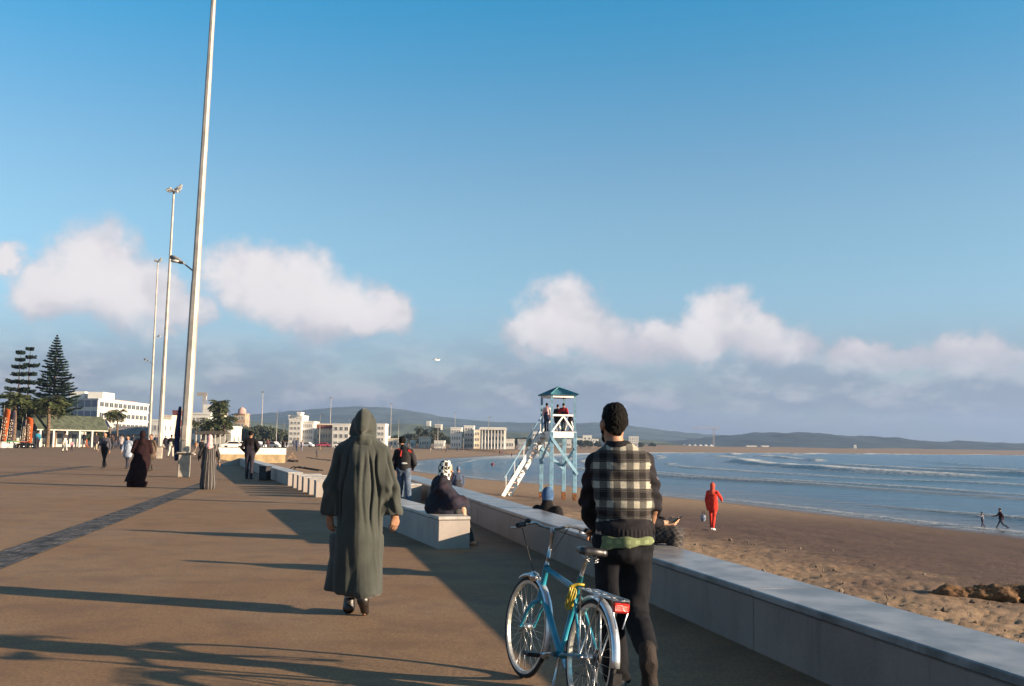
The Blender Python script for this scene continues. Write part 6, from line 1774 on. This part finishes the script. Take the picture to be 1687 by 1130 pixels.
    e, W_, H = bld(364, 370, 694, 259, 'white turret of the kiosk by the palms', n=1, floors=2, depth=2, name='turret')
    e, W_, H = bld(384, 402, 681, 560, 'tan villa with a rounded gable on the hill', tan, 2, n=3, ybase=706)
    m = MB(); m.tube([(1, 1, H - .3), (1, 1, H + 2.2), (1, 1, H + 3.4)], [2.4, 2.2, .2], 12); m.build('gable', mat('pink_render', (.50, .30, .25), .9), e)
    bld(475, 496, 690, 400, 'white tower block of the town group, left end', n=3, floors=5, depth=12)
    bld(474, 497, 684, 406, 'flared white upper storey of the left tower block', n=4, floors=1, depth=12, name='rooftop_storey', ybase=692)
    bld(488, 494, 679, 405, 'white stair turret on the left tower block', n=1, floors=1, depth=6, name='stair_turret', ybase=686)
    bld(496, 516, 694, 402, 'white three-storey wing beside the tower block', n=5, floors=4, depth=12)
    e, W_, H = bld(516, 546, 698, 408, 'building with a dark red upper band left of the hooded man', cream, 3, n=6, depth=12)
    m = MB(); m.box((-W_ / 2 - .2, -.25, H - 2.0), (W_ / 2 + .2, -.02, H - .6)); m.build('red_band', dred, e)
    bld(547, 576, 698, 398, 'plain white block with few windows left of the hood', n=3, floors=3, depth=12)
    bld(620, 634, 698, 395, 'white block just right of the hood', n=2, floors=4, depth=10)
    bld(634, 668, 722, 480, 'low pale beachfront row behind the boy', cream, 1, n=5, depth=8)
    bld(702, 708, 694, 900, 'tiny white house on the wooded slope', n=1, floors=2, ybase=702)
    bld(716, 727, 699, 850, 'white villa on the wooded slope', n=2, floors=2, ybase=708)
    bld(690, 697, 721, 500, 'little white hut on the beachfront', n=1, floors=1)
    e, W_, H = bld(742, 760, 704, 470, 'left wing of the classical white hotel', n=4, floors=3, depth=14)
    bld(764, 780, 701, 480, 'middle gabled wing of the classical white hotel', n=3, floors=4, depth=14)
    e, W_, H = bld(791, 833, 704, 465, 'right wing of the classical white hotel with tall columns', n=7, floors=3, depth=16, w=1.6, h=2.6)
    for i in range(8):
        x = -W_ / 2 + .8 + i * (W_ - 1.6) / 7; m = MB(); m.tube([(x, -.5, 0), (x, -.5, H - 1.2)], .28, 8); m.build('column', wh, e)
    m = MB(); m.box((-W_ / 2 - .6, -1.0, H - 1.2), (W_ / 2 + .6, -.02, H - .55)); m.build('cornice', wh, e)
    bld(780, 791, 708, 490, 'recessed link between the hotel wings', cream, 3, n=2)
    bld(876, 890, 711, 640, 'white block behind the tower stair', n=3, floors=3)
    for i, (x0, x1, yt, d, lab) in enumerate(((950, 962, 722, 820, 'left house of the white cluster right of the tower'), (960, 975, 717, 850, 'tallest house of the white cluster right of the tower'), (975, 986, 723, 830, 'right house of the white cluster next to the man with the bicycle'))):
        bld(x0, x1, yt, d, lab, n=2, floors=2, ybase=734)
    bld(1036, 1052, 719, 900, 'white hotel block just right of the plaid man head', n=4, floors=4, ybase=732)
    # white row of pointed beach houses along the far shore
    xs = list(range(1056, 1180, 9))
    for i, x in enumerate(xs):
        d = 1150; a = at(x, hy(x), d); zb = 1.5 + (hy(x) - 739.5) / FPX * d
        e = empty('beach_house', (a.x, d, zb)); tag(e, 'tiny white pointed house, %s from the left in the far shore row' % ORD[i], 'building', 'row of pointed white houses on the far shore')
        m = MB(); m.box((-2.6, 0, -4), (2.6, 6, 2.6)); m.build('wall', wh, e)
        m = MB(); m.add([(-2.9, -.3, 2.6), (2.9, -.3, 2.6), (2.9, 6.3, 2.6), (-2.9, 6.3, 2.6), (0, 3, 5.6)], [(0, 1, 4), (1, 2, 4), (2, 3, 4), (3, 0, 4), (3, 2, 1, 0)]); m.build('roof', wh, e)
    bld(1230, 1247, 734, 1400, 'long low white building on the far shore', n=5, floors=1, ybase=739)
    bld(1255, 1267, 734, 1400, 'short low white building on the far shore', n=3, floors=1, ybase=739)
    e, W_, H = bld(1407, 1411, 733, 1500, 'tiny white tower on the far dunes', n=1, floors=3, ybase=742, depth=4)
    # low houses strung along the beach road
    r_ = random.Random(11); x = 500.0; i = 0
    where = lambda q: 'below the white town blocks' if q < 580 else 'hidden partly by the boy' if q < 700 else 'left of the classical hotel' if q < 745 else 'in front of the classical hotel' if q < 840 else 'between classical hotel and tower' if q < 892 else 'right of the plaid man'
    seen = {}
    while x < 1050:
        wpx = r_.uniform(7, 17)
        if not (940 < x < 990):
            dd = r_.uniform(430, 620) if x < 900 else r_.uniform(700, 850); k = where(x); n_ = seen.get(k, 0); seen[k] = n_ + 1
            bld(x, x + wpx, r_.uniform(716, 726) + (x - 500) * .012, dd, '%s from the left of the low roadside houses %s' % (ORD[n_], k), r_.choice((wh, wh, cream, wh, grey)), 1 if r_.random() < .5 else 2, n=max(1, int(wpx / 4)), depth=8, name='low_house')
        x += wpx + r_.uniform(3, 14)
    # cranes
    def crane(px, ytop, ybase, d, jib0, jib1, label):
        a = at(px, hy(px), d); zb = 1.5 + (hy(px) - ybase) / FPX * d; zt = 1.5 + (hy(px) - ytop) / FPX * d; s_ = d / FPX
        e = empty('tower_crane', (a.x, d, zb)); tag(e, label, 'crane'); H = zt - zb
        m = MB(); k = .8
        for x, y in ((-k, -k), (k, -k), (k, k), (-k, k)): m.bar((x, y, 0), (x, y, H), .22, .22, up=(1, 0, 0))
        n = int(H / 2.4)
        for i in range(n): z0, z1 = H * i / n, H * (i + 1) / n; m.bar((-k, -k, z0), (k, -k, z1), .14, .14); m.bar((-k, k, z1), (k, k, z0), .14, .14)
        cr = mat('crane_paint', (.34, .29, .25), .6, .1); m.build('mast', cr, e)
        m = MB(); x0, x1 = (jib0 - px) * s_, (jib1 - px) * s_
        for y, z in ((-.7, H), (.7, H), (0, H + 1.5)): m.bar((x0, y, z), (x1, y, z), .24, .24)
        q = 20
        for i in range(q): xa, xb = x0 + (x1 - x0) * i / q, x0 + (x1 - x0) * (i + 1) / q; m.bar((xa, -.7, H), (xb, 0, H + 1.5), .14, .14); m.bar((xa, 0, H + 1.5), (xb, .7, H), .14, .14)
        m.build('jib', cr, e); m = MB(); m.box((x1 - 2.2, -.9, H - 2.2), (x1 - .3, .9, H)); m.build('counterweight', grey, e)
    crane(1176, 706, 736, 1300, 1140, 1184, 'faint tower crane on the far shore right of the plaid man')
    crane(334, 652, 705, 520, 321, 338, 'faint reddish tower crane behind the nearest mast')

# ------------------------------------------------------------------ plaza furniture at the left
def build_plaza():
    wh = MATS['white_wall_paint']
    def feather(px, yt, yb, wpx, d, m_, marks, label, slant=0.0):
        a = at(px, hy(px), d); s_ = d / FPX; H = (yb - yt) * s_; W_ = 1.25 * wpx * s_
        e = empty('banner', (a.x, d, 0), R(-8)); tag(e, label, 'banner')
        m = MB(); m.tube([(-W_ / 2, 0, 0), (-W_ / 2 + slant * .5, 0, H * .6), (-W_ / 2 + slant, 0, H + .5)], [.05, .04, .02], 6); m.build('pole', mat('banner_pole', (.6, .58, .5), .5), e)
        n = 16; V = []; F = []
        for i in range(n + 1):
            t = i / n; z = .7 + (H - .7) * t; x0 = -W_ / 2 + slant * t; x1 = W_ / 2 + slant * t - (W_ * .12 * max(0, t - .9) / .1)
            for x in (x0, (x0 + x1) / 2, x1): V.append((x, .04 * math.sin(t * 7 + x * 4), z + (x - x0) * -.25 * t))
        for i in range(n):
            for k in range(2): F.append((i * 3 + k, i * 3 + k + 1, i * 3 + k + 4, i * 3 + k + 3))
        m = MB(); m.add(V, F, 0, True); c = m.build('cloth', m_, e); so = c.modifiers.new('thick', 'SOLIDIFY'); so.thickness = .015
        mk = mat('banner_print_pale', (.70, .58, .40) if marks == 'o' else (.62, .60, .62), .8)
        m = MB()
        for i in range(7):
            z = H * (.22 + .085 * i); xx = slant * (z / H); y = .04 * math.sin((z - .7) / (H - .7) * 7 + xx * 4) - .045
            if i % 2: m.tube([(xx + .22 * math.cos(t), y, z + .17 * math.sin(t)) for t in np.linspace(0, 6.28, 12, endpoint=False)], .05, 4, closed=True)
            else:
                m.box((xx - .22, y - .02, z - .16), (xx - .12, y + .02, z + .16)); m.box((xx - .12, y - .02, z - .05), (xx + .2, y + .02, z + .05))
        m.build('print', mk, e)
    og = mat('orange_banner_cloth', (.40, .075, .010), .7, .1, 1); dkb = mat('dark_banner_cloth', (.045, .035, .055), .7, .1, 1)
    feather(5, 662, 726, 9, 165, og, 'o', 'tall orange feather banner at the left edge', .5)
    feather(15, 663, 723, 8, 167, dkb, 'w', 'dark feather banner with pale print beside the left orange one', .5)
    feather(37, 678, 722, 8, 172, dkb, 'w', 'dark feather banner left of the second orange one', .4)
    feather(47, 672, 722, 10, 170, og, 'o', 'second orange feather banner, right of the dark ones', 0)
    # green awning with white columns
    d = 178; a = at(52, hy(52), d); b = at(166, hy(166), d + 12)
    t = (b - a); t.z = 0; L = t.length; ang = math.atan2(t.y, t.x)
    e = empty('awning', (a.x, d, 0), ang); tag(e, 'long green canvas awning of the beach cafe on white columns', 'awning')
    ht = 1.5 + (hy(110) - 706) / FPX * d; hb = 1.5 + (hy(110) - 690) / FPX * d + .7
    gr = mat('green_awning_canvas', (.060, .070, .048), .85, .2, 1.5)
    m = MB(); m.add([(-.3, -2, ht), (L + .3, -2, ht), (L + .3, .3, hb), (-.3, .3, hb), (-.3, -2, ht - .12), (L + .3, -2, ht - .12), (L + .3, .3, hb - .15), (-.3, .3, hb - .15)],
                    [(0, 1, 2, 3), (7, 6, 5, 4), (0, 4, 5, 1), (1, 5, 6, 2), (2, 6, 7, 3), (3, 7, 4, 0)]); m.build('canvas', gr, e)
    for i in range(6):
        x = .5 + i * (L - 1) / 5; m = MB(); m.box((x - .17, -1.8, 0), (x + .17, -1.46, ht - .1), 0, None, .02); m.build('column', wh, e)
    m = MB(); m.box((-.2, -1.75, ht - .35), (L + .2, -1.5, ht - .13)); m.build('beam', wh, e)
    m = MB(); m.box((0, 4.5, 0), (L, 5, 2.9)); m.build('back_wall', mat('cafe_back_wall', (.40, .40, .37), .8, .15, .6), e)
    for i in range(9):
        x = 1 + i * (L - 2) / 8; m = MB(); m.box((x - .45, 4.38, .5), (x + .45, 4.49, 2.4)); m.build('window', MATS['window_glass'], e)
    # low white walls
    for (p0, p1, yb, lab) in ((3, 31, 738, 'low white wall at the foot of the left banners'), (65, 92, 735.5, 'low white wall right of the quad bikes')):
        q0 = gp(p0, yb); q1 = gp(p1, yb - .3); tt = q1 - q0; e = empty('low_wall', q0, math.atan2(tt.y, tt.x)); tag(e, lab, 'wall')
        m = MB(); m.box((0, 0, 0), (tt.length, .6, .85), 0, None, .03); m.build('body', wh, e); m = MB(); m.box((-.05, -.05, .851), (tt.length + .05, .65, .95), 0, None, .02); m.build('coping', wh, e)
    # quad bikes
    def quad():
        e = empty('quad_bike'); dk = mat('quad_black', (.02, .018, .02), .5, .2, 6); rub = MATS['tyre_rubber']
        for x in (-.62, .62):
            for y in (-.42, .42):
                m = MB(); m.tube([(x, y - .13, .3), (x, y - .1, .3), (x, y + .1, .3), (x, y + .13, .3)], [.22, .30, .30, .22], 14); w = m.build('wheel', rub, e); m = MB(); m.tube([(x, y - .14, .3), (x, y + .14, .3)], .12, 10); m.build('hub', MATS['worn_chrome'], w)
        m = MB(); m.box((-.85, -.28, .38), (.85, .28, .62), 0, None, .06); m.build('chassis', dk, e)
        m = MB(); m.box((-.7, -.16, .62), (.1, .16, .82), 0, None, .06); m.build('seat', dk, e)
        for x in (-.62, .62): m = MB(); m.box((x - .36, -.56, .62), (x + .36, .56, .70), 0, None, .03); m.build('mudguard', dk, e)
        m = MB(); m.tube([(.42, 0, .6), (.28, 0, 1.0)], .03, 6); m.tube([(.22, -.38, 1.02), (.28, 0, 1.0), (.22, .38, 1.02)], .025, 6); m.build('handlebar', dk, e)
        m = MB(); m.ball((.88, 0, .62), .1, 0, 8, 6); m.build('headlight', MATS['lamp_glass'], e)
        return e
    q = quad(); p = gp(37, 738); q.location = p; q.rotation_euler.z = R(160); tag(q, 'black quad bike, left one of the two by the low wall', 'quad bike', 'parked quad bikes')
    q2 = copy_tree(q); q2.location = gp(49, 738.5); q2.rotation_euler.z = R(10); tag(q2, 'black quad bike next to the man in turquoise', 'quad bike')
    # boards on the wall
    for (px, py, c, rz, lab) in ((14, 727, (.05, .42, .12), .1, 'bright green surfboard lying on the left low wall'), (26, 725, (.50, .10, .08), .3, 'red surfboard leaning behind the left low wall'), (20, 728, (.42, .55, .10), -.1, 'yellow-green surfboard lying on the left low wall')):
        a = gp(px, 738) + Vector((0, .3 + (.9 if py == 725 else 0), .955 if py != 725 else .9)); V = []; 
        m = MB(); m.ball((0, 0, .06), 1.0, 0, 14, 7, None, (1.15, .28, .06)); o = m.build('surfboard', mat('board_%d' % px, c, .35, .08), None, a, rz); tag(o, lab, 'surfboard')
        m = MB(); m.add([(-.9, -.01, .06), (-1.05, 0, .24), (-.75, 0, .08), (-.9, .01, .06)], [(0, 1, 2), (3, 2, 1), (0, 2, 3), (0, 3, 1)]); m.build('fin', MATS['black_plastic'], o)
    # parasol near the hotel
    a = at(174, hy(174), 200); e = empty('parasol', (a.x, 200, 0)); tag(e, 'white and dark blue cafe parasol above the crowd', 'parasol')
    zc = 1.5 + (hy(174) - 694) / FPX * 200
    m = MB(); m.tube([(0, 0, 0), (0, 0, zc + .3)], .05, 6); m.build('pole', wh, e)
    for s_ in range(8):
        a0, a1 = math.pi * s_ / 4, math.pi * (s_ + 1) / 4; r_ = 1.9
        m = MB(); v = [(0, 0, zc + .2), (r_ * math.cos(a0), r_ * math.sin(a0), zc - 1.1), (r_ * math.cos(a1), r_ * math.sin(a1), zc - 1.1)]; v += [(x, y, z - .03) for x, y, z in v]
        m.add(v, [(0, 1, 2), (5, 4, 3), (1, 4, 5, 2), (0, 3, 4, 1), (2, 5, 3, 0)]); m.build('canopy_panel', wh if s_ % 2 else mat('navy_canvas', (.022, .028, .075)), e)
    # thatched terrace with white columns
    a = at(352, hy(352), 222); e = empty('thatched_terrace', (a.x, 222, 0)); tag(e, 'thatched beach terrace with white columns among the palms', 'pavilion')
    m = MB(); m.add([(-3.6, -2.6, 3.0), (3.4, -2.6, 3.0), (3.4, 2.6, 3.0), (-3.6, 2.6, 3.0), (-2.4, 0, 3.7), (2.4, 0, 3.7)], [(0, 1, 5, 4), (1, 2, 5), (2, 3, 4, 5), (3, 0, 4), (3, 2, 1, 0)]); m.build('thatch', mat('thatch', (.105, .080, .050), .95, .3, 4, .8, 10), e)
    for i in range(7):
        x = -3.2 + i * 1.05; m = MB(); m.box((x - .11, -2.4, 0), (x + .11, -2.18, 3.0)); m.build('column', wh, e)
    m = MB(); m.box((-3.5, -2.3, .01), (3.4, -2.2, .9)); m.build('front_wall', wh, e); m = MB(); m.box((-3.4, 1.8, 0), (3.3, 2.0, 2.9)); m.build('back_wall', mat('cafe_back_wall', (.4, .4, .37)), e)
    # parked vans and cars seen as white shapes at the road behind the parapet
    def car(px, d, col, label, L=4.4, Hc=1.5, rz=0.0):
        a = at(px, hy(px), d); e = empty('parked_car', (a.x, d, 0), rz); tag(e, label, 'car', 'cars parked behind the beach')
        m = MB(); pr = [(-L / 2, .35), (-L / 2, .85), (-L * .34, .95), (-L * .2, Hc), (L * .22, Hc), (L * .36, .95), (L / 2, .80), (L / 2, .35)]
        V = [(x, -.85, z) for x, z in pr] + [(x, .85, z) for x, z in pr]; n = len(pr)
        m.add(V, [tuple(range(n)), tuple(range(n, 2 * n))[::-1]] + [(i, n + i, n + (i + 1) % n, (i + 1) % n) for i in range(n)]); m.build('body', mat('car_%.2f_%.2f' % (col[0], col[2]), col, .3, .05, 2, spec=.5), e)
        for s_ in (-1, 1):
            m = MB(); m.add([(-L * .30, s_ * .856, 1.0), (-L * .18, s_ * .856, Hc - .1), (L * .20, s_ * .856, Hc - .1), (L * .31, s_ * .856, 1.0)], [(0, 1, 2, 3) if s_ > 0 else (3, 2, 1, 0)]); m.build('side_window', MATS['black_glass'], e)
            for x in (-L * .3, L * .3):
                m = MB(); m.tube([(x, s_ * .75, .32), (x, s_ * .88, .32)], .32, 12); m.build('wheel', MATS['tyre_rubber'], e)
    for i, (px, d, c, lab) in enumerate(((384, 200, (.7, .68, .64), 'white car parked left of the man in black'), (392, 204, (.62, .58, .52), 'cream car parked just left of the man in black'), (398, 212, (.6, .6, .6), 'pale grey car half hidden by the man in black'), (422, 215, (.5, .5, .52), 'silver car parked right of the man in black'),
                                         (448, 225, (.68, .66, .62), 'white car parked above the parapet middle'), (458, 228, (.25, .26, .3), 'dark grey car parked above the parapet'), (505, 300, (.7, .68, .66), 'white car below the white wing'), (533, 320, (.30, .05, .08), 'red car below the dark red band'), (560, 330, (.66, .64, .62), 'white car below the plain white block'))):
        car(px, d, c, lab, rz=random.uniform(-.3, .3))

# ------------------------------------------------------------------ things on the sand
def build_sand_things():
    # mound of damp dug sand at the right
    p = hit(1600, 984)
    m_ = mat('damp_dug_sand', (.13, .068, .030), .95, .3, 5, 1.0, 22, tint=(.055, .030, .016))
    S_ = SDF((-1.3, -.8, -.35), (1.9, .9, .75), .03)
    S_.cone((-.75, 0, -.05), (-.35, .05, .06), .12, .20, 0, .15); S_.cone((-.35, .05, .06), (.35, .0, .05), .20, .24, 0, .15)
    for (x, y, z, r) in ((.5, -.05, .10, .22), (.72, .1, .12, .2), (.95, -.02, .12, .24), (1.2, .08, .10, .22), (1.45, 0, .05, .22), (.6, -.25, .0, .16), (1.0, -.3, .0, .17), (1.3, -.25, -.02, .15), (.2, .2, .05, .2)):
        S_.ell((x, y, z), (r, r * .9, r * .95), 0, .12)
    def dsp(V): return fbm(V * 4.5, 4, 77) * .14 + fbm(V * 11, 3, 78) * .10
    o = link_mesh('sand_mound', sdf_mesh(S_, 'sand_mound', m_, dsp, 1), None, p + Vector((.05, .1, .0)), R(-6)); o.scale = (1.1, 1, .72); tag(o, 'lumpy dark mound of dug sand at the right edge of the beach', 'sand mound')
    # seaweed clumps
    weed = mat('dark_seaweed', (.022, .016, .012), .7, .4, 10, .6, 20)
    for i, (px, py, w, lab) in enumerate(((447, 762, 14, 'dark clump of seaweed above the far bench, left one'), (482, 761, 18, 'dark clump of seaweed below the wooden trestle'))):
        q = hit(px, py); s_ = q.y / FPX * w
        S_ = SDF((-.8, -.5, -.1), (.8, .5, .6), .05)
        for k in range(9): S_.ell((random.uniform(-.55, .55), random.uniform(-.2, .2), random.uniform(.0, .16)), (.2, .16, random.uniform(.08, .2)), 0, .05)
        o = link_mesh('seaweed_clump', sdf_mesh(S_, 'seaweed_clump', weed, lambda V: fbm(V * 6, 3, 4 + i) * .16, 1), None, q); o.scale = (s_ / 1.3,) * 3; tag(o, lab, 'seaweed')
    V = []; F = []
    for (x0, y0, x1, y1, n) in ((505, 754, 545, 759, 90), (430, 757, 470, 757, 40), (640, 772, 700, 772, 30)):
        for k in range(n):
            t = random.random(); q = hit(x0 + (x1 - x0) * t, y0 + (y1 - y0) * t + random.uniform(-.8, .8)); r_ = random.uniform(.08, .28)
            b = len(V)
            for j in range(5): a = j * 1.256 + random.random(); V.append((q.x + r_ * math.cos(a), q.y + r_ * math.sin(a), q.z + .005))
            V.append((q.x, q.y, q.z + r_ * .5)); F += [(b + j, b + (j + 1) % 5, b + 5) for j in range(5)]
    o = link_mesh('tide_wrack', np_mesh('tide_wrack', V, np.array(F), weed)); tag(o, 'line of dark tide wrack scattered over the sand', 'seaweed', kind='stuff')
    # pebbles and debris on the near sand
    V = []; F = []
    for k in range(420):
        Y = random.uniform(9, 34) ** 1; X = A_X(Y) + .8 + random.uniform(0, 14) * random.random()
        z = float(sand_z(X, Y)); r_ = random.choice((.015, .02, .03, .045)) * random.uniform(.7, 1.4); b = len(V)
        ring = [(X + r_ * math.cos(j * 1.047) * random.uniform(.7, 1.3), Y + r_ * math.sin(j * 1.047) * random.uniform(.7, 1.3), z + .02) for j in range(6)]
        V += ring + [(X, Y, z + .02 + r_ * .9), (X, Y, z - .1)]; F += [(b + j, b + (j + 1) % 6, b + 6) for j in range(6)] + [(b + (j + 1) % 6, b + j, b + 7) for j in range(6)]
    o = link_mesh('beach_pebbles', np_mesh('beach_pebbles', V, np.array(F), mat('pebble_mix', (.06, .042, .030), .85, .6, 1.4, tint=(.20, .16, .12)), smooth=False)); tag(o, 'scattered pebbles and scraps on the near sand', 'pebbles', kind='stuff')
    # black bent handrail frame lying on the sand
    a = gp(474, 775, -.15); b = gp(526, 776, -.15); t = (b - a)
    e = empty('bent_handrail', a, math.atan2(t.y, t.x)); tag(e, 'black bent metal rail frame on the sand behind the white slabs', 'handrail'); bk = mat('black_rail_paint', (.015, .014, .014), .5)
    L = t.length
    for y in (0, .7):
        m = MB(); m.tube([(0, y, -.2), (.15, y, .12), (.35, y, .22), (L, y - .1, .02)], .03, 6); m.build('rail', bk, e)
    for x in (.35, .8): m = MB(); m.tube([(x, 0, .2), (x, .7, .2)], .025, 6); m.build('cross_bar', bk, e)
    # wooden trestle
    q = hit(481, 757); e = empty('wooden_trestle', q, .2); tag(e, 'weathered wooden A-frame trestle at the end of the white parapet', 'trestle'); wd = mat('weathered_timber', (.36, .22, .13), .9, .25, 4, .4, 20)
    for y in (-.5, .5):
        for s_ in (-1, 1): m = MB(); m.bar((s_ * .85, y, -.05), (-s_ * .12, y, 1.25), .10, .12, up=(0, 1, 0)); m.build('leg', wd, e)
        m = MB(); m.bar((-.5, y + .09, .45), (.5, y + .09, .45), .05, .12); m.build('tie', wd, e)
    for k in range(3): m = MB(); m.bar((-.75 + k * .33, -.6, .12 + k * .42), (-.75 + k * .33, .6, .12 + k * .42), .06, .14); m.build('plank', wd, e)
    m = MB(); m.bar((0, -.6, 1.22), (0, .6, 1.22), .12, .12); m.build('ridge_beam', wd, e)
    # gull
    c = at(720, 593, 60); e = empty('gull', c, R(30)); tag(e, 'small white gull flying below the left clouds', 'gull')
    w_ = mat('gull_white', (.75, .74, .72), .7, .1)
    m = MB(); m.tube([(-.20, 0, .01), (-.13, 0, 0), (0, 0, 0), (.14, 0, .02), (.22, 0, .03)], [.01, .035, .055, .04, .008], 8); m.build('body', w_, e)
    for s_ in (-1, 1):
        m = MB(); v = [(.06, 0, .02), (-.06, 0, .02), (-.02, s_ * .22, .10), (.08, s_ * .22, .10), (-.06, s_ * .50, .05)]; v += [(x, y, z - .012) for x, y, z in v]
        f = [(0, 1, 2, 3), (3, 2, 4), (8, 7, 6, 5), (9, 7, 8), (0, 3, 8, 5), (3, 4, 9, 8), (1, 6, 7, 2), (2, 7, 9, 4)]; m.add(v, f if s_ > 0 else [x[::-1] for x in f]); m.build('wing', w_, e)

# ------------------------------------------------------------------ build all
HAZE = 1.5e-4
build_beach()
build_sea()
build_hills()
build_promenade()
build_walls()
build_town()
MATS.setdefault('lamp_glass', mat('lamp_glass', (.55, .55, .52), .2, .1))
build_masts()
build_trees()
build_tower()
grips = build_bicycle()
build_robe_man()
build_bike_man(tuple(grips[1]))
build_near_people()
build_plaza()
build_promenade_people()
build_beach_people()
build_sand_things()
build_haze()
